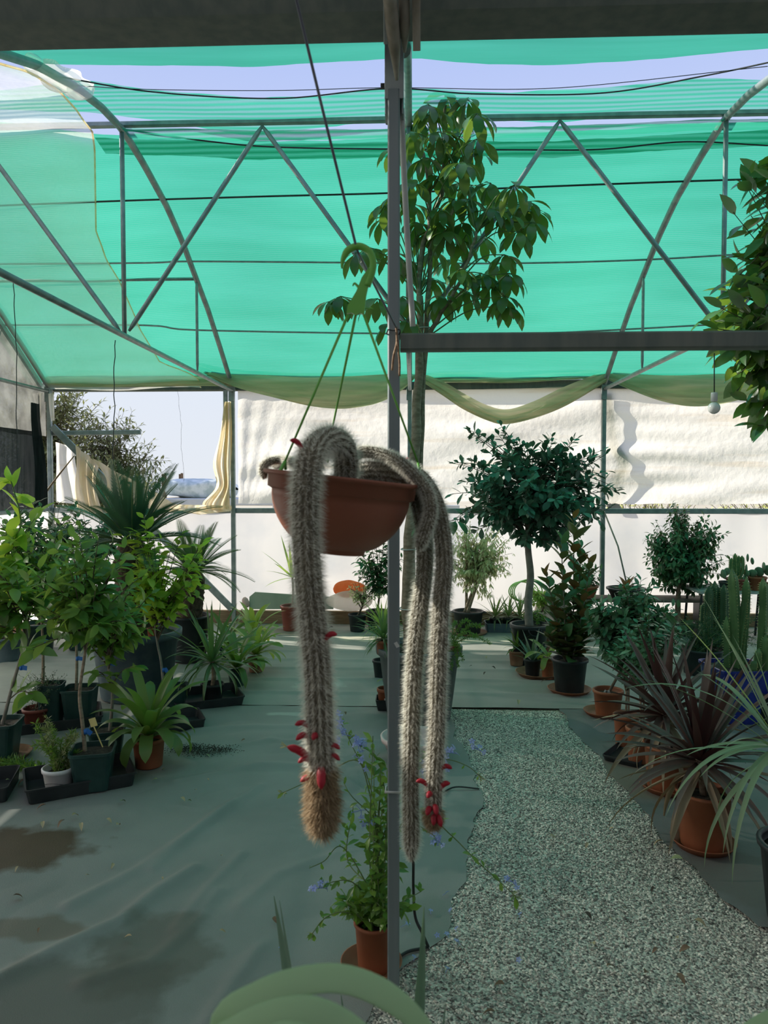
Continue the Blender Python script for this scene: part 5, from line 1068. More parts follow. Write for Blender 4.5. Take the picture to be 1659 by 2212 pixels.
# plumbago in the terracotta pot at the foot of the post
g = on_z(808, 2090, .012); PD = g[1]; t = thing('plumbago', 'straggly plumbago with pale blue flowers in a terracotta pot by the square post', 'flowering plant', (g[0], PD, .012))
round_pot(t, (g[0], PD, .012), .060, .048, .15, TERRA, .012); saucer(g[0] - .008, PD, .095, 'terracotta saucer under the plumbago pot', TERRA, .03, .006)
FLB = leafmat('pale_blue_petal', [(.22, .28, .62), (.30, .38, .75), (.42, .50, .82)], (.4, .48, .8), (.4, .5, .85), .3, rough=.6)
TP = leaf_t(3, .42, .25, .5, 'obovate'); r = np.random.default_rng(91); lm = MB(); bm = MB(); tf = leaf_t(2, .7, .1, .5, 'obovate'); bud = MB()
base = A(g[0], PD, .15)
def sprig(pts, flower=False, leaves=14, size=.045, tip=True, clus=True):
    P = spline([base + A(r.normal(0, .012), r.normal(0, .012), 0)] + [on_y(a, b, PD + d_) for a, b, d_ in pts], 40); tube(bm, P, np.linspace(.0028, .0012, 40), 5, False)
    K = np.linspace(6, 38, leaves).astype(int)
    for k in K:
        m_ = 3 if clus else 1
        D = unit(r.normal(size=(m_, 3)) + unit(P[k] - P[k - 1]) * .4); put(lm, TP, P[k] + np.zeros((m_, 3)), D, A(0, -.3, 1) + r.normal(0, .4, (m_, 3)), size * r.uniform(.5, 1.05, m_))
    if tip:
        n = 14; D = unit(unit(P[-1] - P[-4]) * 1.0 + r.normal(0, .6, (n, 3))); put(bud, leaf_t(2, .25, .1, .1, 'lance'), P[-1] - (P[-1] - P[-3]) * r.random((n, 1)), D, r.normal(size=(n, 3)), .018)
    if flower:
        flowers(P[-1])
def flowers(c, n=7, s=.011):
    fm = MB()
    for _ in range(n):
        f = unit(r.normal(size=3) + A(0, -.7, .5)); o_ = c + f * .022 + r.normal(0, .008, 3); u = unit(np.cross(f, A(.2, .1, 1))); v = np.cross(f, u)
        a = np.arange(5) * 2 * PI / 5; D = np.cos(a)[:, None] * u + np.sin(a)[:, None] * v + f * .25; put(fm, tf, o_ + D * .001, D, f + 0 * D, s); tube(fm, [c, o_], .0012, 4, False)
    fm.build('flower_cluster', FLB, t)
for k in range(7):
    a = 812 + r.normal(0, 22); sprig([(812 + r.normal(0, 8), 1940, r.normal(0, .04)), (a, 1860, r.normal(0, .05)), (a + r.normal(0, 14), 1770 - 30 * k, r.normal(0, .06))], False, 16, .05, False)
for k in range(9): sprig([(800 + r.normal(0, 30), 1960 + r.normal(0, 15), r.normal(0, .05)), (800 + r.normal(0, 45), 1930 + r.normal(0, 30), r.normal(0, .07))], False, 9, .055, False)
sprig([(812, 1850, 0), (815, 1780, 0), (760, 1720, -.02), (742, 1690, 0)], False, 9, .035, False, False)
sprig([(812, 1800, 0), (790, 1680, .02), (765, 1620, .05), (735, 1558, .06)], True, 9, .035, False)
sprig([(815, 1800, 0), (822, 1660, 0), (800, 1625, .04), (778, 1612, .04)], True, 9, .035, False)
sprig([(820, 1850, 0), (800, 1800, 0), (795, 1775, 0)], True, 6, .04, False)
sprig([(800, 1950, 0), (760, 1905, -.03), (720, 1905, -.05), (690, 1918, -.06)], True, 8, .035, False)
sprig([(790, 1985, 0), (740, 1970, -.08), (700, 1985, -.1), (672, 2020, -.1)], False, 9, .035, True)
sprig([(800, 1930, 0), (740, 1830, .05), (700, 1860, .02), (668, 1875, 0)], False, 8, .032, False, False)
sprig([(815, 1790, 0), (780, 1650, .02), (720, 1660, .03), (660, 1690, .05), (605, 1715, .05)], False, 7, .03, True, False)
sprig([(820, 1780, 0), (860, 1690, .04), (905, 1640, .06), (965, 1625, .08)], True, 9, .035, False)
sprig([(830, 1800, 0), (900, 1650, .06), (960, 1640, .08), (1010, 1655, .08), (1040, 1680, .08)], False, 8, .03, True, False)
sprig([(830, 1850, 0), (900, 1750, .04), (970, 1800, .04), (1030, 1860, .03), (1080, 1905, .02), (1120, 1942, .02)], False, 10, .04, True)
sprig([(830, 1850, 0), (880, 1780, .02), (930, 1800, .02), (942, 1812, .02)], True, 6, .03, False)
for px, py, dd in ((722, 1600, .05), (770, 1600, .04), (788, 1648, .03), (910, 1640, .06), (962, 1640, .08), (664, 1692, .05), (1030, 1618, .1), (1107, 1905, .02), (912, 1665, .06), (738, 1585, .05), (780, 1750, 0)): flowers(on_y(px, py, PD + dd), 4)
bm.build('stems', STEMG, t); lm.build('foliage', L_PLU, t); bud.build('flower_buds', L_FERNY, t)

# ------------------------------------------------------------------ right side
g = on_z(1010, 1352, .004); t = None
shrub(1011, 1366, (1032, 1200), (.40, .26, .44), 150, 15, leaf_t(2, .40, .2, .5, 'lance'), .06, 'pale variegated weeping fig in a black handled tub by the wall', 61, L_VAR, ('round', .30, .22, BLACKP), cat='tree', nm='potted_fig_tree', trunks=3, hub=.5, droop=.75, tr=.018, bark=BARK, shell=.15)
t = bpy.data.objects['potted_fig_tree']; o3 = ORG[t.name]
for s in (-1, 1):
    q = MB(); a = np.linspace(0, PI, 12); tube(q, np.stack([o3[0] + s * (.15 + .03 * np.sin(a)), np.full(12, o3[1]) + .035 * np.cos(a), np.full(12, o3[2] + .205)], 1), .006, 6); q.build('handle', BLACKP, t)
saucer(o3[0], o3[1] - .02, .19, 'terracotta saucer under the black handled tub', TERRAD, .02, .002)
ORG_tr = tray(*on_z(1092, 1363)[:2], .42, .22, .09, 0, 'grey trough by the wall holding three spiky plants', BLUEGREY, .004)
for (px, L, lab, sd) in ((1070, .26, 'spiky yucca at the left end of the grey trough by the wall', 1), (1098, .26, 'spiky yucca in the middle of the grey trough by the wall', 2), (1122, .30, 'spiky yucca at the right end of the grey trough by the wall', 3)):
    strap(px, 1361, 30, L, .02, lab, 40 + sd, L_YUC, potw=.12, poth=.13, potmat=BLACKP, el=(-.4, 1.35), arch=(.1, .8), cz=.02, nm='potted_yucca', cat='yucca', shape='blade', z=.012)
# standard tree
g = on_z(1143, 1432, .004); FD = g[1]; t = thing('standard_tree', 'round-headed standard tree with blue-green oval leaves on a bare trunk', 'tree', (g[0], FD, .004)); round_pot(t, (g[0], FD, .004), .155, .12, .33, BLACKP, .035)
q = MB(); P = spline([A(g[0], FD, .3), on_y(1141, 1300, FD), on_y(1146, 1245, FD), on_y(1141, 1190, FD), on_y(1140, 1150, FD), on_y(1146, 1100, FD), on_y(1150, 1040, FD)], 40); tube(q, P, np.linspace(.036, .018, 40), 10); q.build('trunk', BARKG, t)
q = MB()
for s in (-1, 1): a = np.linspace(0, PI, 10); tube(q, np.stack([g[0] + .05 * np.cos(a) + .02, np.full(10, FD - .165), .33 - .0 - .05 * np.sin(a) * (s > 0) - .02], 1), .006, 6)
q.build('handle', BLACKP, t)
bm = MB(); lm = MB(); hubs = [P[k] for k in (24, 27, 30, 33, 36, 39)]; TF = leaf_t(4, .52, .18, .25, 'obovate')
bush(bm, lm, hubs, on_y(1152, 1068, FD), (.68, .52, .44), 118, 15, TF, .108, 71, droop=.05, out=.62, twr=.006, shell=.5, start=.35, wv=.4)
for (px, py) in ((1078, 925), (1245, 955), (1012, 940), (985, 1000), (1338, 1060), (1320, 1095), (985, 1125), (1300, 985), (1185, 950), (1120, 960)):
    bush(bm, lm, hubs[3:], on_y(px, py, FD + .05), (.05, .05, .05), 3, 11, TF, .085, px, droop=0, twr=.005, shell=.2, start=.5)
bm.build('branches', BARKD, t); lm.build('foliage', L_BLUE, t)
strap(1116, 1436, 22, .16, .022, 'small tufted plant in a terracotta pot beside the black tub of the standard tree', 45, L_BRO, potw=.13, poth=.12, potmat=TERRAD, el=(-.3, 1.3), arch=(.3, .9), shape='blade')
shrub(1172, 1420, (1160, 1335), (.15, .15, .13), 60, 12, leaf_t(2, .4, .1, .3), .03, 'small light green bushy plant beside the trunk of the standard tree', 47, L_FERN, ('round', .16, .22, TERRAD), trunks=3, twr=.002, tr=.005)
shrub(1172, 1366, (1168, 1290), (.18, .15, .10), 40, 12, leaf_t(3, .4, .2, .4), .05, 'yellow-green shrub glowing behind the trunk of the standard tree', 48, L_YUCB, ('round', .18, .2, BLACKP), twr=.002, trunks=3, tr=.005)
sx, sy = on_z(1165, 1460)[:2]; saucer(sx, sy, .185, 'wide brown saucer with the small aloe pot on it', TERRAD, .035, .004)
strap(1150, 1458, 14, .24, .03, 'small aloe with upright spiky leaves in a black pot on the wide brown saucer', 46, L_AGA, potw=.13, poth=.13, potmat=BLACKP, el=(.35, 1.35), arch=(.0, .35), cz=.0, nm='potted_aloe', cat='aloe', shape='blade', z=.012)
strap(1183, 1466, 9, .22, .045, 'drooping strap-leaved plant at the right of the wide brown saucer', 49, L_BROY, potw=.10, poth=.14, potmat=TERRA, el=(-.2, 1.1), arch=(.8, 1.9), z=.012)
# rubber plant / magnolia
g = on_z(1230, 1492, .012); MD = g[1]; t = thing('rubber_plant', 'tall bushy plant with large glossy green and rust-backed leaves in a black pot', 'shrub', (g[0], MD, .012)); round_pot(t, (g[0], MD, .012), .125, .098, .235, BLACKP, .02); saucer(g[0], MD, .155, 'terracotta saucer under the black pot of the rusty-leaved shrub', TERRA, .03, .004)
TM = leaf_t(5, .54, .25, .3, 'oval'); lm = MB(); rm = MB(); q = MB(); r = np.random.default_rng(31)
for (tx, ty, bx) in ((1240, 1120, 1238), (1212, 1165, 1222), (1255, 1180, 1245), (1180, 1240, 1212), (1275, 1215, 1250), (1195, 1300, 1215), (1262, 1300, 1240), (1215, 1350, 1225), (1285, 1330, 1245), (1185, 1380, 1218)):
    dy = r.normal(0, .07); P = spline([A(g[0] + (bx - 1230) * .001, MD, .22), on_y(bx, 1380 if ty < 1300 else 1410, MD + dy * .5), on_y(tx, ty, MD + dy)], 34); tube(q, P, np.linspace(.007, .003, 34), 6)
    n = int(16 + (1400 - ty) / 13); K = np.linspace(7, 33, n).astype(int); a = np.arange(n) * 2.4 + r.random() * 6; D = np.stack([np.cos(a), np.sin(a), .55 + .9 * (K / 33.) ** 3 + r.normal(0, .2, n)], 1)
    S = .155 * r.uniform(.75, 1.15, n) * (1 - .3 * (K > 30)); isr = (r.random(n) < .10) | ((K > 31) & (r.random(n) < .7)); U = A(0, 0, 1) - D * .3 + r.normal(0, .2, (n, 3))
    put(lm, TM, P[K][~isr], D[~isr], U[~isr], S[~isr]); 
    if isr.any(): put(rm, TM, P[K][isr], D[isr], U[isr], S[isr])
q.build('stems', BARKG, t); lm.build('foliage', L_MAG, t); rm.build('rusty_leaves', L_RUST, t)
# laurel-like standard and the row of terracotta pots
TL = leaf_t(3, .46, .2, .3, 'oval')
shrub(1313, 1544, (1375, 1345), (.32, .26, .28), 120, 16, TL, .078, 'dense grey-green leafy shrub on a thin trunk in the farthest terracotta pot of the row', 81, L_LAU, ('round', .185, .165, TERRA), z=.014, hub=.5, tr=.010, wv=.45)
t = bpy.data.objects.get('potted_shrub.005') 
gx, gy = on_z(1303, 1545)[:2]; saucer(gx, gy, .125, 'terracotta saucer under the farthest pot of the right row', TERRA, .03, .004)
q = MB(); c = on_y(1315, 1500, gy - .06); box(q, c, (.026, .002, .05), rotm((0, 1, 0), -.35)); box(q, c + A(-.022, 0, .012), (.02, .002, .03), rotm((0, 1, 0), .5)); tag(q.build('plant_label', WHITEP, origin=c - A(0, 0, .03)), 'white plastic label in the farthest terracotta pot of the right row', 'plant label')
def stake_pot(px, py, w, h, label, seed, stakes, crown=None):
    g = on_z(px, py, .012); t = thing('terracotta_pot', label, 'pot', (g[0], g[1], .012), 'terracotta pots in the right row'); round_pot(t, (g[0], g[1], .012), w / 2, w * .40, h, TERRA, .022, band=True)
    for k, (x0, y0, x1, y1) in enumerate(stakes):
        q = MB(); a = on_y(x0, y0, g[1]); b = on_y(x1, y1, g[1]); tube(q, [a, b], .006, 7); q.build('stake', BARK, t)
    bm = MB(); lm = MB(); c = on_y(*crown[:2], g[1]); bush(bm, lm, [on_y(stakes[0][0], stakes[0][1] - 60, g[1]), on_y(stakes[0][2], stakes[0][3], g[1])], c, crown[2], crown[3], 12, TL, .06, seed, twr=.0025); bm.build('twigs', BARKD, t); lm.build('foliage', L_LAU, t); return t
stake_pot(1352, 1608, .14, .175, 'slim terracotta pot with a staked shrub, second from the far end of the right row', 83, [(1352, 1555, 1354, 1450), (1358, 1555, 1358, 1480)], (1380, 1400, (.18, .16, .14), 36))
stake_pot(1382, 1643, .145, .185, 'slim terracotta pot with a staked shrub, third from the far end of the right row', 84, [(1384, 1580, 1384, 1490), (1390, 1580, 1391, 1500)], (1425, 1375, (.18, .16, .16), 40))
tray(*on_z(1368, 1630)[:2], .20, .42, .035, -.62 + PI, 'low black tray under the two slim terracotta pots of the right row', BLACKP, .004)
def cordyline(px, py, potw, poth, crown, n, L, w, label, seed, sau):
    g = on_z(px, py, .014); t = thing('cordyline', label, 'potted palm', (g[0], g[1], .014), None); round_pot(t, (g[0], g[1], .014), potw / 2, potw * .42, poth, TERRA, .014)
    saucer(g[0], g[1], potw * .60, sau, TERRA, .03, .006); c = on_y(*crown, g[1]); q = MB(); tube(q, spline([A(g[0], g[1], poth - .03), (A(g[0], g[1], poth) + c) / 2, c + A(0, 0, .02)], 10), np.linspace(.014, .018, 10), 8); q.build('trunk', BARK, t)
    lm = MB(); rosette(lm, c + A(0, 0, .03), n, L, w, el=(-.25, 1.45), arch=(.05, .75), shape='blade', seed=seed, fold=.4, spread=.014, n_seg=10, tw=.5, jit=.3); lm.build('leaves', L_RED, t)
    dm = MB(); rosette(dm, c - A(0, 0, .015), 15, L * .95, w * .9, el=(-1.0, -.1), arch=(.4, 1.3), shape='blade', seed=seed + 5, fold=.5, spread=.012, n_seg=10, tw=.6); dm.build('dry_leaves', L_DRY, t); return t
cordyline(1442, 1700, .225, .215, (1437, 1550), 50, .44, .042, 'dark red spiky palm in the big terracotta pot, second nearest of the right row', 91, 'terracotta saucer under the farther red palm')
cordyline(1519, 1822, .215, .225, (1512, 1650), 62, .47, .042, 'dark red spiky palm in the nearest terracotta pot of the right row', 92, 'terracotta saucer under the nearest red palm')
# pale grassy plant reaching in from the right edge
g = on_z(1735, 1990, .012); t = thing('grassy_palm', 'pale green plant with long narrow arching leaves reaching in at the right edge', 'potted palm', (g[0], g[1], .012)); round_pot(t, (g[0], g[1], .012), .14, .11, .27, BLACKP, .02); c = on_y(1690, 1615, g[1]); q = MB(); tube(q, spline([A(g[0], g[1], .25), (A(g[0], g[1], .3) + c) / 2 + A(.02, 0, 0), c], 12), np.linspace(.025, .02, 12), 8); q.build('trunk', BARK, t)
lm = MB(); ym = MB(); rosette(lm, c, 15, .56, .020, el=(-.5, 1.3), arch=(.1, 1.6), shape='blade', seed=95, fold=.3, spread=.02, n_seg=12, tw=.5, jit=.4)
for (px, py, dd, ar, w_) in ((1460, 1330, .1, .15, .022), (1535, 1330, .2, .2, .02), (1580, 1370, .1, .1, .02), (1620, 1380, 0, .1, .02), (1325, 1508, -.1, .9, .018), (1450, 1750, -.2, 1.0, .02), (1430, 1800, -.25, 1.2, .018), (1560, 1880, -.3, 1.3, .02), (1510, 1690, -.1, .8, .025), (1500, 1450, .1, .3, .02), (1480, 1640, .0, .6, .024), (1580, 1960, -.35, 1.5, .022)):
    e = on_y(px, py, g[1] + dd); v = e - c; L = np.linalg.norm(v); az = math.atan2(v[1], v[0]); e0 = math.asin(v[2] / L) + ar * .5; blade(ym if w_ in (.022,) and py < 1400 else lm, c, (math.cos(az) * math.cos(e0), math.sin(az) * math.cos(e0), math.sin(e0)), L * (1 + ar * ar * .03), w_, ar * 1.15, 14, 'blade', .3, .3)
lm.build('leaves', L_PALE, t); ym.build('yellow_leaves', L_YUCB, t)
# blue pot of columnar cacti
g = on_z(1588, 1550, .004); t = thing('columnar_cactus', 'ribbed columnar cacti in a deep blue square pot', 'cactus', (g[0], g[1], .004)); square_pot(t, (g[0], g[1], .004), .36, .29, .34, BLUEP, .1)
CACT = solid('cactus_green', (.075, .16, .06), (.13, .24, .085), rough=.55, scale=10); CACTD = solid('cactus_dark_green', (.035, .085, .04), (.06, .12, .055), rough=.55)
def column(t, pts, d, r0, mat, nrib=4, seed=0, spine=True, nm='column'):
    P = spline([on_y(a, b, d) for a, b in pts], 40); q = MB(); n = nrib * 6; V = np.zeros((n, 40, 3)); a = np.arange(n) / n * 2 * PI; T_, N_, B_ = frame_along(P)
    for j in range(40):
        w = j / 39; rr = r0 * min(1, (1 - w) * 9 + .12) * (1 + .03 * math.sin(j * 1.6)); k = .72 + .42 * np.abs(np.cos(a * nrib / 2)) ** 2.5
        V[:, j] = P[j] + rr * k[:, None] * (np.cos(a)[:, None] * N_[j] + np.sin(a)[:, None] * B_[j])
    grid(q, V, closed_u=True); o = q.build(nm, mat, t)
    s = MB(); rr_ = np.random.default_rng(seed)
    for i in range(nrib):
        ii = int(round(i * n / nrib)) % n
        for j in range(3, 38):
            p = V[ii, j]; d_ = unit(p - P[j] + rr_.normal(0, .3, 3) * r0); tube(s, [p, p + d_ * .012], [.0022, .0005], 3, False)
    s.build('spines', YTAG, o)  # the cactus spines, set along each rib
for pts, r0, m_ in (([(1592, 1530), (1590, 1400), (1587, 1300), (1581, 1228)], .030, CACT), ([(1604, 1530), (1603, 1420), (1610, 1330), (1613, 1245)], .024, CACT), ([(1597, 1530), (1596, 1420), (1607, 1330), (1611, 1290)], .025, CACT), ([(1640, 1530), (1645, 1400), (1650, 1300), (1648, 1248)], .026, CACT), ([(1570, 1530), (1572, 1440), (1570, 1330)], .022, CACT), ([(1632, 1540), (1636, 1470), (1637, 1410)], .022, CACT)): column(t, pts, g[1], r0, m_, 4, int(pts[0][0]))
t2 = thing('columnar_cactus', 'dark clump of fat columnar cacti behind the blue pot', 'cactus', (*on_z(1552, 1440)[:2], .004)); g2 = on_z(1552, 1440); round_pot(t2, (g2[0], g2[1], .004), .15, .12, .2, BLACKP)
for k, (x, yt) in enumerate(((1530, 1265), (1542, 1255), (1553, 1270), (1562, 1262), (1522, 1300), (1570, 1290))): column(t2, [(1550 + (x - 1550) * .4, 1400), (x, 1360), (x + 2, yt)], g2[1] + .02 * (k % 3), .034, CACTD, 5, k)
t3 = thing('columnar_cactus', 'short green columnar cacti at the right edge beside the blue pot', 'cactus', (*on_z(1660, 1560)[:2], .004)); g3 = on_z(1660, 1560); round_pot(t3, (g3[0], g3[1], .004), .12, .1, .2, BLACKP)
for k, (x, yt) in enumerate(((1640, 1400), (1655, 1370), (1668, 1340), (1632, 1425))): column(t3, [(1658, 1500), (x, 1460), (x, yt)], g3[1], .025, CACT, 4, 20 + k)
# feathery dark mass
t = thing('potted_fern', 'dark green feathery mass of fine stems behind the red palms', 'fern', (*on_z(1515, 1455)[:2], .004)); g = on_z(1515, 1455); round_pot(t, (g[0], g[1], .004), .16, .13, .2, BLACKP); bm = MB(); lm = MB(); r = np.random.default_rng(44)
for k in range(50):
    e = on_y(1470 + 180 * r.random(), 1330 + 80 * r.random(), g[1] + r.normal(0, .1)); b = A(g[0] + r.normal(0, .06), g[1] + r.normal(0, .06), .19); P = spline([b, b * .4 + e * .6 + A(0, 0, .05), e], 10); feather(lm, bm, P, 110, .03, r, T=TN)
bm.build('stems', STEMG, t); lm.build('foliage', L_FERND, t)
# dark weeping fig
shrub(1466, 1370, (1482, 1195), (.42, .34, .44), 190, 16, leaf_t(3, .46, .2, .5), .072, 'dark green weeping fig with a forked trunk in front of the back table', 62, L_DARK, ('round', .3, .12, BLACKP), cat='tree', nm='potted_fig_tree', trunks=2, hub=.55, droop=.55, tr=.03, bark=BARK)
t = bpy.data.objects['potted_fig_tree.001']; d = ORG[t.name][1]; bm = MB(); lm = MB(); bush(bm, lm, [on_y(1475, 1180, d)], on_y(1465, 1105, d), (.12, .12, .12), 26, 13, leaf_t(3, .42, .2, .5), .055, 63, droop=.5); bush(bm, lm, [on_y(1450, 1200, d)], on_y(1405, 1170, d), (.06, .1, .1), 10, 12, leaf_t(3, .42, .2, .5), .05, 64, droop=.5); bm.build('branches', BARK, t); lm.build('foliage', L_DARK, t)
# back table with pots
TABLEG = solid('grey_green_table', (.25, .31, .30), (.34, .40, .38), rough=.5)
TX0, TX1, TY, TZ = on_y(1500, 1275, 7.1)[0], on_y(1690, 1275, 7.1)[0], 7.1, on_y(1560, 1273, 7.1)[2]
t = thing('bench_table', 'low grey table with curved legs along the back wall at the right', 'table', ((TX0 + TX1) / 2, TY, .004)); q = MB(); box(q, ((TX0 + TX1) / 2, TY + .1, TZ - .012), (TX1 - TX0, .5, .024)); q.build('table_top', TABLEG, t)
for x in (TX0 + .35, TX0 + .03, TX1 - .1):
    q = MB(); P = spline([A(x, TY - .1, TZ - .02), A(x - .015, TY - .1, TZ * .5), A(x - .03, TY - .1, .004)], 10); tube(q, P, .012, 8); q.build('leg', BLACKP, t)
    q = MB(); P = P + A(0, .35, 0); tube(q, P, .012, 8); q.build('leg', BLACKP, t)
SX0, SX1, SZ = on_y(1240, 1297, 7.3)[0], on_y(1545, 1297, 7.3)[0], on_y(1400, 1296, 7.3)[2]
t = thing('plank_bench', 'low plank bench against the wall behind the dark weeping fig', 'bench', ((SX0 + SX1) / 2, 7.35, .004)); q = MB(); box(q, ((SX0 + SX1) / 2, 7.38, SZ), (SX1 - SX0, .36, .018)); q.build('seat', solid('bench_board', (.10, .085, .07), (.18, .155, .12), rough=.8), t)
for x in (SX0 + .1, SX1 - .1, (SX0 + SX1) / 2): q = MB(); box(q, (x, 7.38, SZ / 2 - .005), (.05, .3, SZ - .02)); q.build('leg', BLACKP, t)
def pot_on(px, py, d, w, h, mat, label, nm='pot', cat='pot', z=None, band=False):
    c = on_y(px, py, d); c = A(c[0], d, z if z is not None else c[2]); t = thing(nm, label, cat, c); round_pot(t, c, w / 2, w * .38, h, mat, .02, nm='body', band=band); return t, c
t, c = pot_on(1352, 1296, 7.34, .36, .10, BLACKP, 'wide black bowl with a small reddish plant on the plank bench', z=SZ + .016)
lm = MB(); rosette(lm, c + A(0, 0, .09), 12, .15, .05, el=(.2, 1.2), arch=(.2, .6), shape='lance', seed=3); lm.build('leaves', L_RUST, t)
q = MB(); tube(q, [on_y(1358, 1280, 7.3), on_y(1335, 1180, 7.5), on_y(1305, 1105, 7.78)], .008, 6); tag(q.build('cane', BARKG, origin=on_y(1358, 1280, 7.3)), 'thin cane leaning from the wide black bowl up to the rail', 'cane')
t, c = pot_on(1262, 1296, 7.34, .26, .12, TERRA, 'terracotta bowl on the left end of the plank bench', z=SZ + .016); bm = MB(); lm = MB(); bush(bm, lm, [c + A(0, 0, .12)], c + A(.05, 0, .25), (.15, .1, .12), 14, 8, TL, .08, 5); bm.build('stems', STEMG, t); lm.build('foliage', L_LAU, t)
PAD = solid('opuntia_pad', (.11, .19, .11), (.17, .25, .14), rough=.6)
def opuntia(t, c, pads, seed=0):
    for (px, py, w, h, rot, dd) in pads:
        p = on_y(px, py, c[1] + dd); q = MB(); n = 18; V = np.zeros((n, 9, 3)); a = np.arange(n) / n * 2 * PI
        for j in range(9):
            b = -PI / 2 + PI * j / 8; V[:, j, 0] = w / 2 * np.cos(a) * math.cos(b) * 1.0; V[:, j, 2] = h / 2 * np.sin(a) * math.cos(b); V[:, j, 1] = .012 * math.sin(b)
        V = V @ rotm((0, 1, 0), rot).T @ rotm((0, 0, 1), seed * .7 + px % 3 * .4).T; grid(q, V + p, closed_u=True); q.build('pad', PAD, t)
t, c = pot_on(1592, 1273, 7.1, .20, .11, BROWNPOT, 'brown pot of pale branching cacti on the back table', z=TZ, nm='potted_cactus', cat='cactus'); opuntia(t, c, [(1612, 1230, .07, .10, .4, 0), (1615, 1205, .06, .08, -.2, .02), (1625, 1212, .06, .075, .9, .01), (1600, 1225, .05, .10, -.5, -.02), (1596, 1240, .05, .09, .1, 0), (1608, 1250, .06, .09, .6, -.03)], 1)
for k, (x, yt) in enumerate(((1588, 1195), (1596, 1200), (1580, 1205), (1603, 1200))): column(t, [(1590, 1255), (x, 1235), (x, yt)], 7.08, .018, CACT, 5, 60 + k)
t, c = pot_on(1636, 1275, 7.05, .16, .13, TERRA, 'terracotta pot of flat-padded cactus at the right end of the back table', z=TZ, nm='potted_cactus', cat='cactus'); opuntia(t, c, [(1625, 1238, .10, .07, .2, 0), (1640, 1235, .10, .09, -.4, .03), (1650, 1225, .09, .10, .8, 0), (1612, 1238, .09, .07, -.3, .02), (1658, 1232, .08, .1, .1, -.02)], 2)
t, c = pot_on(1655, 1276, 6.98, .11, .08, TERRA, 'small empty terracotta pot in front of the flat-padded cactus', z=TZ)
t, c = pot_on(1570, 1277, 7.0, .14, .09, BLACKP, 'small black pot at the front of the back table', z=TZ); opuntia(t, c, [(1563, 1240, .06, .09, .3, 0), (1570, 1235, .06, .08, -.3, 0)], 3)

# ------------------------------------------------------------------ glossy tree at the right edge and the bulb
g = A(2.05, 3.35, .0); t = thing('glossy_tree', 'tree with large glossy pointed leaves coming in at the right edge', 'tree', g); round_pot(t, g + A(0, 0, .006), .24, .19, .36, GREYP, .04)
q = MB(); P = spline([g + A(0, 0, .32), A(2.08, 3.33, 1.2), A(2.02, 3.3, 2.0), A(1.98, 3.3, 2.9)], 30); tube(q, P, np.linspace(.035, .015, 30), 8); q.build('trunk', BARKG, t)
TE = leaf_t(5, .46, .22, .35, 'oval'); bm = MB(); lm = MB(); hubs = [P[k] for k in (14, 17, 20, 23, 26, 29)]
for (px, py, rx, rz, n) in ((1690, 480, .22, .25, 26), (1665, 600, .20, .15, 18), (1630, 650, .16, .10, 14), (1600, 700, .20, .07, 16), (1640, 760, .18, .12, 18), (1640, 840, .14, .10, 14), (1700, 700, .25, .4, 40), (1560, 690, .14, .05, 8), (1670, 390, .10, .12, 12), (1665, 920, .05, .06, 3), (1640, 545, .10, .08, 8), (1600, 610, .07, .05, 4)):
    bush(bm, lm, hubs, on_y(px, py, 3.2 + RNG.normal(0, .1)), (rx, .18, rz), max(3, int(n * .7)), 8, TE, .14, px + py, droop=.3, out=.6, twr=.005, shell=.3, start=.62, wv=.5)
for c_, n in ((A(2.35, 3.35, 2.25), 16), (A(2.45, 3.3, 2.7), 18), (A(2.15, 3.35, 3.0), 18), (A(2.4, 3.6, 1.95), 10)): bush(bm, lm, hubs, c_, (.25, .25, .25), n, 8, TE, .14, int(c_[2] * 100), droop=.3, out=.6, twr=.005, shell=.3, start=.55, wv=.5)
bm.build('branches', BARKD, t); lm.build('foliage', L_EDGE, t)
d = 3.05; t = thing('light_bulb', 'white bulb hanging on a thin wire among the glossy leaves', 'light bulb', on_y(1543, 880, d)); q = MB(); tube(q, [on_y(1543, 763, d), on_y(1543, 850, d)], .0025, 5); q.build('wire', WIREM, t)
q = MB(); lathe(q, [(.012, 0), (.013, -.005), (.013, -.035), (.010, -.036)], on_y(1543, 848, d), 14); q.build('socket', WHITEP, t); q = MB(); a = np.linspace(.25, PI, 14); lathe(q, [(.024 * math.sin(x), -.028 - .024 + .024 * math.cos(x) - .01) for x in a], on_y(1543, 848, d), 18); q.build('globe', solid('opal_glass', (.75, .78, .76), (.8, .82, .8), rough=.2), t)
# ------------------------------------------------------------------ the hanging bowl of monkey-tail cactus
HD = 1.50
hc = on_y(741, 1030, HD); TILT = math.radians(6.3)
t = thing('hanging_cactus', 'terracotta hanging bowl of furry grey monkey-tail cactus with long drooping stems', 'hanging plant', hc - A(0, 0, .16))
HM = rotm((0, 1, 0), TILT); DARKTER = solid('brown_terracotta_bowl', (.215, .075, .043), (.26, .097, .058), rough=.5, scale=5, spec=.3)
q = MB(); R0 = .158
pr = [(.02, -.152), (.060, -.154), (.061, -.145)] + [(.062 + (R0 - .018 - .062) * math.sin(u * PI / 2) ** .95, -.145 + .108 * (1 - math.cos(u * PI / 2)) ** .75) for u in np.linspace(.05, 1, 12)] + [(R0 - .012, -.034), (R0 - .009, -.033), (R0 - .008, -.010), (R0, -.008), (R0 + .003, -.004), (R0 + .002, 0), (R0 - .012, 0), (R0 - .016, -.006), (R0 - .02, -.03), (R0 * .7, -.03)]
lathe(q, pr, hc, 56, HM); q.build('bowl', DARKTER, t)
q = MB(); lathe(q, [(R0 - .018, -.018), (R0 * .6, -.010), (.03, -.004), (.001, -.003)], hc, 32, HM); q.build('soil', SOIL, t)
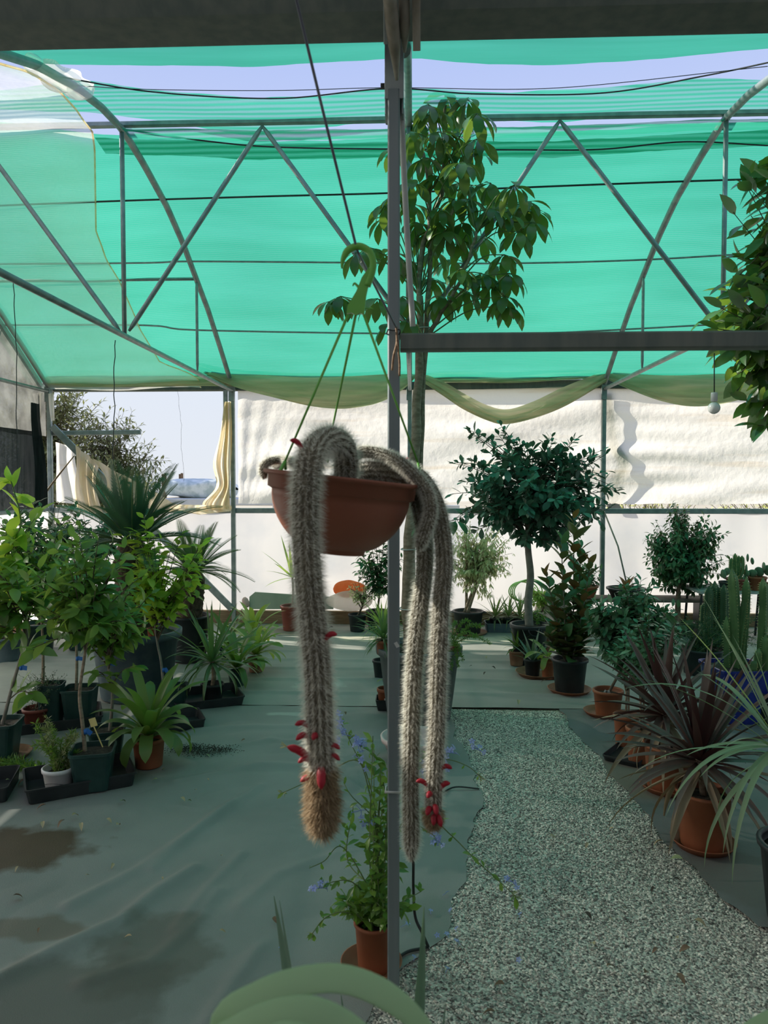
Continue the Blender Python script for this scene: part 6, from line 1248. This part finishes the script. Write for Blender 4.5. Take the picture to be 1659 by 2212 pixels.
HGREEN = solid('green_hanger_plastic', (.12, .40, .05), (.16, .46, .07), rough=.35, spec=.5)
hk = thing  # the hanger is part of the basket
q = MB()
def ring_at(px, py, dd): return on_y(px, py, HD + dd)
plate = [ring_at(749, 678, 0), ring_at(760, 676, 0), ring_at(768, 682, 0), ring_at(778, 677, 0), ring_at(787, 681, 0), ring_at(791, 640, 0), ring_at(797, 612, 0), ring_at(806, 585, 0), ring_at(796, 580, 0), ring_at(782, 600, 0), ring_at(770, 630, 0), ring_at(751, 662, 0)]
n = len(plate); V = [p - A(0, .0045, 0) for p in plate] + [p + A(0, .0045, 0) for p in plate]; q.add(V, [tuple(range(n)), tuple(range(n, 2 * n))[::-1]] + [(i, i + n, (i + 1) % n + n, (i + 1) % n) for i in range(n)], False)
P = spline([ring_at(793, 618, 0), ring_at(803, 590, 0), ring_at(806, 565, 0), ring_at(797, 543, 0), ring_at(775, 532, 0), ring_at(753, 540, 0), ring_at(741, 560, 0), ring_at(739, 580, 0)], 40); rr = np.full(40, .0072); rr[-10:] = np.linspace(.0072, .002, 10); tube(q, P, rr, 10)
P = spline([ring_at(776, 622, 0), ring_at(766, 612, 0), ring_at(762, 618, 0)], 8); tube(q, P, [.003, .003, .0028, .0026, .0024, .002, .0018, .001], 6)
tube(q, [ring_at(789, 667, 0), ring_at(798, 667, 0), ring_at(799, 667, 0), ring_at(806, 667, 0)], [.0012, .0012, .004, .0006], 6)
q.build('hook', HGREEN, t)
def strap_(a, b, dd):
    q = MB(); tube(q, [ring_at(*a, 0), ring_at(*b, dd)], [.003, .0022], 6); p = ring_at(*b, dd); return q, p
q, p = strap_((752, 680), (616, 996), -.03); tube(q, [p, ring_at(606, 1016, -.04), ring_at(599, 1024, -.045)], [.0032, .004, .004], 6); tube(q, [p, ring_at(617, 1014, -.02)], [.003, .003], 6); q.build('strap', HGREEN, t)
q, p = strap_((768, 682), (716, 935), .13); tube(q, [p, ring_at(708, 1000, .14)], [.0022, .0022], 5); q.build('strap', HGREEN, t)
q, p = strap_((786, 680), (903, 1000), .02); tube(q, [p, ring_at(910, 1040, .01)], [.003, .003], 6); q.build('strap', HGREEN, t)
CORE = solid('cactus_core', (.11, .10, .07), (.22, .20, .145), rough=.9, scale=70, stretch=(2.5, 2.5, .12))
m, nt, out = nodes_of('cactus_hair'); g_ = N(nt, 'ShaderNodeNewGeometry'); rp = N(nt, 'ShaderNodeValToRGB'); e_ = rp.color_ramp.elements; e_[0].color = (.75, .74, .64, 1); e_[1].color = (.97, .97, .90, 1); nt.links.new(g_.outputs['Random Per Island'], rp.inputs[0])
d1 = N(nt, 'ShaderNodeBsdfDiffuse'); t1 = N(nt, 'ShaderNodeBsdfTranslucent'); nt.links.new(rp.outputs[0], d1.inputs[0]); nt.links.new(rp.outputs[0], t1.inputs[0]); mx = N(nt, 'ShaderNodeMixShader', i_0=.65); nt.links.new(d1.outputs[0], mx.inputs[1]); nt.links.new(t1.outputs[0], mx.inputs[2]); tx = N(nt, 'ShaderNodeBsdfTransparent'); m9 = N(nt, 'ShaderNodeMixShader', i_0=.28); nt.links.new(mx.outputs[0], m9.inputs[1]); nt.links.new(tx.outputs[0], m9.inputs[2]); nt.links.new(m9.outputs[0], out.inputs[0]); HAIR = m
HAIRD = leafmat('matted_cactus_hair', [(.09, .075, .052), (.18, .16, .115), (.30, .275, .21)], (.14, .12, .085), (.25, .23, .17), .3, rough=.8, spec=.1)
m, nt, out = nodes_of('brown_cactus_hair'); g_ = N(nt, 'ShaderNodeNewGeometry'); rp = N(nt, 'ShaderNodeValToRGB'); e_ = rp.color_ramp.elements; e_[0].color = (.20, .13, .07, 1); e_[1].color = (.62, .50, .34, 1); nt.links.new(g_.outputs['Random Per Island'], rp.inputs[0])
d1 = N(nt, 'ShaderNodeBsdfDiffuse'); t1 = N(nt, 'ShaderNodeBsdfTranslucent'); nt.links.new(rp.outputs[0], d1.inputs[0]); nt.links.new(rp.outputs[0], t1.inputs[0]); mx = N(nt, 'ShaderNodeMixShader', i_0=.5); nt.links.new(d1.outputs[0], mx.inputs[1]); nt.links.new(t1.outputs[0], mx.inputs[2]); nt.links.new(mx.outputs[0], out.inputs[0]); HAIRB = m
FLW = leafmat('crimson_flower', [(.26, .006, .016), (.36, .010, .026), (.44, .02, .04)], (.4, .02, .04), (.6, .02, .04), .2, rough=.5)
def fur(mb, P, rad, n, L, r, down=.45, w=.0007, jit=.45, ribs=0):
    m = len(P); T_, N_, B_ = frame_along(P); seg = np.r_[0, np.cumsum(np.linalg.norm(np.diff(P, axis=0), axis=1))]; s = r.random(n) * seg[-1]; x = np.interp(s, seg, np.arange(m)); k = np.clip(x.astype(int), 0, m - 2); f = (x - k)[:, None]
    c = P[k] * (1 - f) + P[k + 1] * f; T1 = T_[k]; a = r.random(n) * 2 * PI
    if ribs: a = (np.floor(a / (2 * PI) * ribs) + r.normal(0, .16, n)) * 2 * PI / ribs
    rd = np.cos(a)[:, None] * N_[k] + np.sin(a)[:, None] * B_[k]; R_ = np.interp(x, np.arange(m), rad)[:, None]
    p = c + rd * R_ * .97; d = unit(rd + T1 * down + r.normal(0, jit, (n, 3))); ll = L * r.uniform(.45, 1.15, n)[:, None]; sd = unit(np.cross(d, r.normal(size=(n, 3)))) * w
    V = np.stack([p - sd, p + sd, p + d * ll + A(0, 0, -.12) * ll], 1); mb.add(V.reshape(-1, 3), np.arange(3 * n).reshape(-1, 3), False)
def tail(pts, r0, hairs, hl, seed, label=None, taper=8, brown=0, ribs=13, pinch=None, start=0.0):
    P = spline([on_y(a, b, d) for a, b, d in pts], 90); w = np.linspace(0, 1, 90); rad = r0 * np.clip((1 - w) * taper * 2.2, .0, 1) ** .5; rad = np.maximum(rad, r0 * .05)
    if pinch: rad = rad * (1 - .22 * np.exp(-((w - pinch) / .012) ** 2))
    q = MB(); n = ribs * 3; a = np.arange(n) / n * 2 * PI; T_, N_, B_ = frame_along(P); V = np.zeros((n, 90, 3)); k = 1 + .05 * np.cos(a * ribs)
    for j in range(90): V[:, j] = P[j] + rad[j] * k[:, None] * (np.cos(a)[:, None] * N_[j] + np.sin(a)[:, None] * B_[j])
    grid(q, V, closed_u=True); q.add(np.vstack([V[:, -1], P[-1:]]), [(i, (i + 1) % n, n) for i in range(n)]); o = q.build('stem', CORE, t); r = np.random.default_rng(seed); h = MB()
    nb = int(hairs * brown); cut = int(90 * (1 - brown)) if brown else 90
    fur(h, P[:cut], rad[:cut], int((hairs - nb) * .9), hl, r, .25, .00042, .3, 13); h.build('fur', HAIR, o); h = MB(); fur(h, P[:cut], rad[:cut], int((hairs - nb) * .9), hl * .42, r, 2.2, .0005, .35); h.build('matted_fur', HAIRD, o)
    if brown: h = MB(); fur(h, P[cut - 1:], rad[cut - 1:], int(nb * 1.5), hl * 1.15, r, .6); h.build('tip_fur', HAIRB, o)
    return o, P, rad
stA, PA, rA = tail([(742, 1052, 1.46), (748, 1010, 1.44), (742, 965, 1.41), (715, 947, 1.37), (686, 962, 1.33), (668, 1000, 1.29), (661, 1060, 1.27), (661, 1150, 1.265), (666, 1250, 1.26), (677, 1350, 1.255), (686, 1450, 1.25), (690, 1550, 1.25), (694, 1650, 1.25), (696, 1740, 1.25), (697, 1800, 1.25)], .0215, 28000, .0205, 1, brown=.13, pinch=.885, taper=9)
tail([(762, 985, 1.53), (785, 976, 1.54), (820, 980, 1.53), (858, 995, 1.50), (892, 1022, 1.47), (922, 1062, 1.45), (930, 1105, 1.44), (918, 1150, 1.44), (904, 1186, 1.44)], .0115, 10000, .011, 2, taper=7)
stC, PC, rC = tail([(845, 1040, 1.55), (870, 1015, 1.55), (910, 1035, 1.53), (940, 1085, 1.52), (955, 1150, 1.52), (960, 1220, 1.52), (954, 1290, 1.52), (949, 1380, 1.52), (946, 1470, 1.52), (943, 1580, 1.52), (938, 1680, 1.52), (936, 1750, 1.52), (936, 1790, 1.52)], .0165, 20000, .014, 3, brown=.06, taper=9)
stD, PD_, rD = tail([(840, 1030, 1.60), (870, 1020, 1.60), (895, 1050, 1.57), (908, 1100, 1.55), (917, 1160, 1.55), (917, 1230, 1.55), (908, 1310, 1.55), (899, 1390, 1.55), (893, 1480, 1.55), (889, 1580, 1.55), (887, 1680, 1.55), (888, 1780, 1.55), (889, 1858, 1.55)], .0165, 20000, .015, 4, taper=9)
tail([(765, 1030, 1.53), (790, 1020, 1.53), (840, 1022, 1.54), (880, 1035, 1.55), (905, 1052, 1.56)], .021, 8000, .012, 5, taper=6)
tail([(668, 1010, 1.50), (640, 1000, 1.47), (608, 994, 1.55), (584, 996, 1.53), (569, 1008, 1.52), (571, 1034, 1.52)], .0078, 6000, .007, 6, taper=7)
tail([(655, 1020, 1.57), (640, 1002, 1.60), (612, 998, 1.62), (590, 1006, 1.63)], .010, 4000, .008, 7, taper=6)
def flower(par, P, rad, px, py, a_side, L, w, up=.3, d=1.25):
    c = on_y(px, py, d); k = np.argmin(np.linalg.norm(P - c, axis=1)); dirv = unit(A(a_side, -.75 if abs(a_side) < .6 else -.35, up)); b = P[k] + dirv * rad[k] * .8; q = MB(); e = b + dirv * (L + .012); m_ = (b + e) / 2 + A(0, 0, .006)
    C = spline([b, m_, e], 14); rr = w * .85 * np.r_[.45, np.linspace(.7, 1.0, 6), np.linspace(1.0, .9, 4), .75, .5, .1]; tube(q, C, rr, 9); q.build('flower', FLW, par)
    if L > .03: s = MB(); r = np.random.default_rng(px); [tube(s, [e, e + unit(dirv + r.normal(0, .35, 3)) * .012], .0006, 3, False) for _ in range(6)]; s.build('stamens', YTAG, par)
for a in ((668, 1575, -.9, .016, .006, .25), (672, 1588, -.8, .014, .0065, -.05), (690, 1582, -.15, .010, .006, .1), (668, 1660, -1.0, .044, .0085, .75), (696, 1630, .1, .030, .0095, -.9), (676, 1640, -.8, .012, .0055, .05), (668, 1682, -.9, .012, .006, .05), (716, 1615, .9, .008, .005, .1), (712, 1632, .8, .008, .005, -.1)): flower(stA, PA, rA, *a)
flower(stA, PA, rA, 662, 985, -.9, .018, .006, .7, 1.3); flower(stA, PA, rA, 700, 1395, .9, .018, .006, .5, 1.255)
for a in ((950, 1665, .9, .014, .006, .2), (922, 1700, -.9, .020, .006, .5), (930, 1715, -.3, .012, .0065, .1), (948, 1718, .7, .022, .007, .6), (938, 1730, .1, .016, .0075, -.2), (930, 1742, -.3, .014, .0075, -.1), (944, 1748, .4, .016, .0075, -.6), (936, 1752, 0, .012, .007, -.5)): flower(stC, PC, rC, *a, d=1.52)
flower(stD, PD_, rD, 884, 1000, .2, .016, .005, 1.0, 1.59)
q = MB(); P = spline([on_y(575, -260, 1.18), on_y(640, 0, 1.30), on_y(700, 250, 1.40), on_y(771, 540, 1.50)], 40); P2 = spline([on_y(771, 540, 1.50), on_y(812, 622, 1.78), on_y(856, 708, 2.06)], 20); tube(q, np.vstack([P, P2[1:]]), .0028, 7)
o = q.build('hanging_wire', solid('grey_wire', (.10, .11, .14), (.16, .17, .2), rough=.5), origin=on_y(771, 540, 1.5)); tag(o, 'slanting wire from overhead to the square post, carrying the green hook of the bowl', 'wire')

# ------------------------------------------------------------------ foreground plants at the camera's feet
L_AGF = leafmat('pale_aloe_leaf', [(.42, .62, .38), (.47, .67, .43), (.52, .70, .47)], (.42, .6, .38), (.55, .75, .45), .42, rough=.5)
def thick_leaf(mb, pts, w, th, n=44):
    """fleshy strap: flat above, rounded below, tapering to a point"""
    P = spline(pts, n); T_ = unit(np.gradient(P, axis=0)); u = np.linspace(0, 1, n); wd = w * np.minimum(1, (1 - u) * 3.0 + .02) ** .7
    side = unit(np.cross(T_, A(0, -.55, 1.0) + 0 * T_)); up = np.cross(side, T_); a = np.arange(14) / 14 * 2 * PI; V = np.zeros((14, n, 3))
    for j in range(14): V[j] = P + side * (wd / 2 * math.cos(a[j]))[:, None] + up * (np.where(math.sin(a[j]) > 0, .25, 1.0) * th * math.sin(a[j]) * wd / w)[:, None]
    grid(mb, V, closed_u=True)
d = .66; base = on_y(640, 2640, .62); t = thing('potted_aloe', 'pale arching fleshy leaves of a plant right in front of the camera', 'aloe', A(base[0], .62, .715)); ORG[t.name] = np.array(t.location)
round_pot(t, A(base[0], .62, .715), .08, .065, .13, BLACKP, .02)
for pts in ([(600, 2600, .63), (480, 2250, .62), (560, 2150, .63), (720, 2112, .65), (850, 2160, .66), (940, 2260, .66), (990, 2400, .66)],
            [(640, 2600, .62), (430, 2330, .58), (520, 2225, .58), (660, 2185, .59), (780, 2230, .60), (860, 2330, .60)],
            [(640, 2600, .62), (500, 2330, .56), (580, 2255, .55), (680, 2250, .55), (770, 2330, .55)],
            [(640, 2600, .62), (560, 2330, .66), (420, 2310, .7), (250, 2330, .7)]):
    q = MB(); thick_leaf(q, [on_y(*p) for p in pts], .026, .006); q.build('leaf', L_AGF, t)
q = MB(); box(q, (base[0], .62, .70), (.26, .24, .03)); st = thing('plant_stand', 'wooden stand carrying the arching plant in front of the camera', 'stand', (base[0], .62, 0)); st_o = q.build('shelf', WOOD, st)
for sx_ in (-1, 1):
    for sy_ in (-1, 1): q = MB(); bar(q, (base[0] + sx_ * .11, .62 + sy_ * .10, 0), (base[0] + sx_ * .11, .62 + sy_ * .10, .685), .03, .03, up=(0, 1, 0)); q.build('leg', WOOD, st)
g = A(-.08, 1.25, .0); t = thing('agave', 'slim dark green blades rising in the foreground on both sides of the post', 'agave', g); round_pot(t, g, .15, .12, .22, BLACKP); c = g + A(0, 0, .24); lm = MB()
for (px, py, dd, w_) in ((590, 1935, .15, .032), (602, 1945, .22, .012), (914, 1958, .02, .030), (660, 2150, -.05, .03), (735, 2150, .05, .018), (960, 2170, .1, .012)):
    e = on_y(px, py, g[1] + dd); b = c + A((e[0] - c[0]) * .45, -.06, 0); v = e - b; L = np.linalg.norm(v); h_ = math.hypot(v[0], v[1]); az = math.atan2(.16, v[0] * .6); e0 = math.asin(v[2] / L); V = np.zeros((15, 3, 3)); u = np.linspace(0, 1, 15)
    for i in range(15):
        p = b + v * u[i] + A(.012 * math.sin(3 * u[i]), 0, 0); wd = w_ * .5 * min(1, .7 + u[i]) * (1 - u[i] ** 2.5) + .0006; V[i] = [p + A(-wd, -.2 * wd, 0), p + A(0, .35 * wd, 0), p + A(wd, -.2 * wd, 0)]
    grid(lm, V)
rosette(lm, c, 12, .32, .03, el=(.0, .7), arch=(.2, .6), seed=4, spread=.02); lm.build('leaves', L_AGA, t)
g = on_y(1745, 2330, .95); t = thing('potted_aloe', 'pale leaf tip poking in at the bottom right corner', 'aloe', A(g[0], .95, 0)); round_pot(t, A(g[0], .95, 0.0), .14, .11, .30, BLACKP); q = MB(); thick_leaf(q, [A(g[0], .95, .28), on_y(1720, 2300, .95), on_y(1720, 2200, .97), on_y(1730, 2160, .97)], .03, .006); thick_leaf(q, [A(g[0], .95, .28), on_y(1600, 2250, .93), on_y(1620, 2200, .93), on_y(1690, 2130, .93)][:1] + [on_y(1650, 2380, .92), on_y(1612, 2290, .92), on_y(1665, 2215, .93), on_y(1740, 2170, .94)], .05, .006); q.build('leaf', L_AGF, t)

# ------------------------------------------------------------------ litter on the ground
DRYL = [solid('dry_leaf_tan', (.38, .29, .16), (.50, .40, .25), rough=.8), solid('dry_leaf_brown', (.16, .10, .06), (.24, .16, .10), rough=.8), solid('dry_leaf_green', (.22, .28, .13), (.32, .36, .2), rough=.8), solid('dry_leaf_dark', (.05, .035, .03), (.09, .07, .05), rough=.8)]
r = np.random.default_rng(123); TD = leaf_t(4, .5, .5, 1.2, 'oval')
def litter(px, py, s, mi, lab, grp, z=.014):
    c = on_z(px, py, z); q = MB(); a = r.random() * 6.28; put(q, TD, [c], [A(math.cos(a), math.sin(a), .15)], [A(r.normal(0, .25), r.normal(0, .25), 1)], s, .7 + .5 * r.random()); 
    m_ = MB(); V = q.v[0]; lo = V[:, 2].min(); V[:, 2] += z - lo - .004
    o = q.build('fallen_leaf', DRYL[mi], origin=(c[0], c[1], z)); tag(o, lab, 'fallen leaf', grp)
for px, py, mi, s in ((140, 1778, 1, .05), (155, 1768, 0, .045), (175, 1785, 0, .05), (92, 1780, 0, .04), (230, 1773, 0, .035), (252, 1788, 0, .04), (260, 1735, 2, .035), (390, 1727, 0, .035), (405, 1733, 2, .03), (245, 1868, 0, .03), (28, 1940, 1, .04), (185, 1893, 0, .02), (285, 2028, 0, .035), (474, 2013, 0, .025), (590, 1985, 1, .03), (340, 1687, 2, .035), (355, 1665, 2, .03), (445, 1633, 2, .03), (100, 1745, 1, .05), (40, 1875, 0, .03), (86, 2006, 1, .022), (350, 1895, 0, .015), (480, 1850, 0, .018), (640, 1625, 0, .02), (448, 1683, 0, .018), (425, 1707, 0, .018), (60, 1690, 1, .06), (12, 1688, 2, .03), (655, 1600, 0, .02), (530, 1600, 1, .03)):
    litter(px, py, s, mi, 'small dry leaf lying on the wrinkled green mat left of the post', 'dry leaves on the left mat', .016)
for px, py, mi, s in ((1270, 1825, 0, .035), (1345, 1823, 3, .03), (1432, 1823, 0, .05), (1187, 1808, 0, .03), (1170, 1928, 1, .03), (1263, 1976, 3, .035), (1315, 1985, 0, .02), (1455, 1905, 3, .04), (1412, 1920, 3, .03), (1500, 1995, 0, .045), (1285, 2048, 0, .035), (1310, 2095, 1, .04), (1392, 2110, 1, .04), (1462, 2110, 1, .04), (1420, 2052, 1, .03), (1490, 2053, 1, .04), (1465, 2033, 0, .03), (1090, 2135, 1, .04), (1070, 2195, 1, .045), (1348, 1963, 0, .02), (1475, 1865, 2, .06), (1150, 1770, 0, .02), (1325, 1790, 0, .02)):
    litter(px, py, s, mi, 'small dry leaf lying on the gravel path', 'dry leaves on the gravel', .012)
for px, py, mi, s in ((1120, 1517, 0, .05), (1180, 1475, 1, .05), (1050, 1420, 0, .04), (1000, 1428, 3, .04), (1062, 1443, 3, .04), (1050, 1455, 3, .04), (745, 1540, 1, .03), (905, 1515, 0, .04), (1020, 1440, 3, .03), (650, 1390, 1, .05), (720, 1360, 3, .08)):
    litter(px, py, s, mi, 'dry leaf lying on the far mat at the back', 'dry leaves on the far mat', .03)
for px, py in ((968, 1930), (988, 2008), (965, 2020), (1125, 1977), (930, 1970), (880, 1998), (945, 2022), (975, 1968), (608, 2048), (893, 2070), (965, 2095), (1122, 2075), (985, 2035)):
    c = on_z(px, py, .014); q = MB(); a = np.arange(5) * 2 * PI / 5 + r.random(); f = unit(A(r.normal(0, .5), r.normal(0, .5), 1)); u = unit(np.cross(f, A(1, .2, 0))); v = np.cross(f, u); D = np.cos(a)[:, None] * u + np.sin(a)[:, None] * v + f * .3; put(q, tf, c + f * .006 + D * .001, D, f + 0 * D, .0095); tube(q, [c + f * .006, c + A(.012 * r.normal(), -.014, 0)], .001, 4)
    tag(q.build('fallen_flower', FLB, origin=c), 'fallen blue plumbago flower lying near the foot of the post', 'flower', 'fallen blue flowers')
# spilled soil by the bromeliad
SPILL = solid('spilled_soil', (.02, .018, .014), (.05, .042, .03), rough=.95); q = MB(); n = 1600; c = [on_z(px, py, .01) for px, py in ((400, 1622), (440, 1628), (470, 1620), (420, 1615))]; ctr = np.array(c)[r.integers(0, 4, n)] + r.normal(0, .06, (n, 3)) * A(1, .5, 0); s = r.uniform(.0008, .004, n)
V = oc[None] * s[:, None, None] + ctr[:, None]; V[..., 2] += .006; q.add(V.reshape(-1, 3), (F0[None] + (np.arange(n) * 6)[:, None, None]).reshape(-1, 3), False); tag(q.build('spilled_soil', SPILL, origin=c[0]), 'dark potting soil spilled on the mat beside the bromeliad', 'soil', kind='stuff')
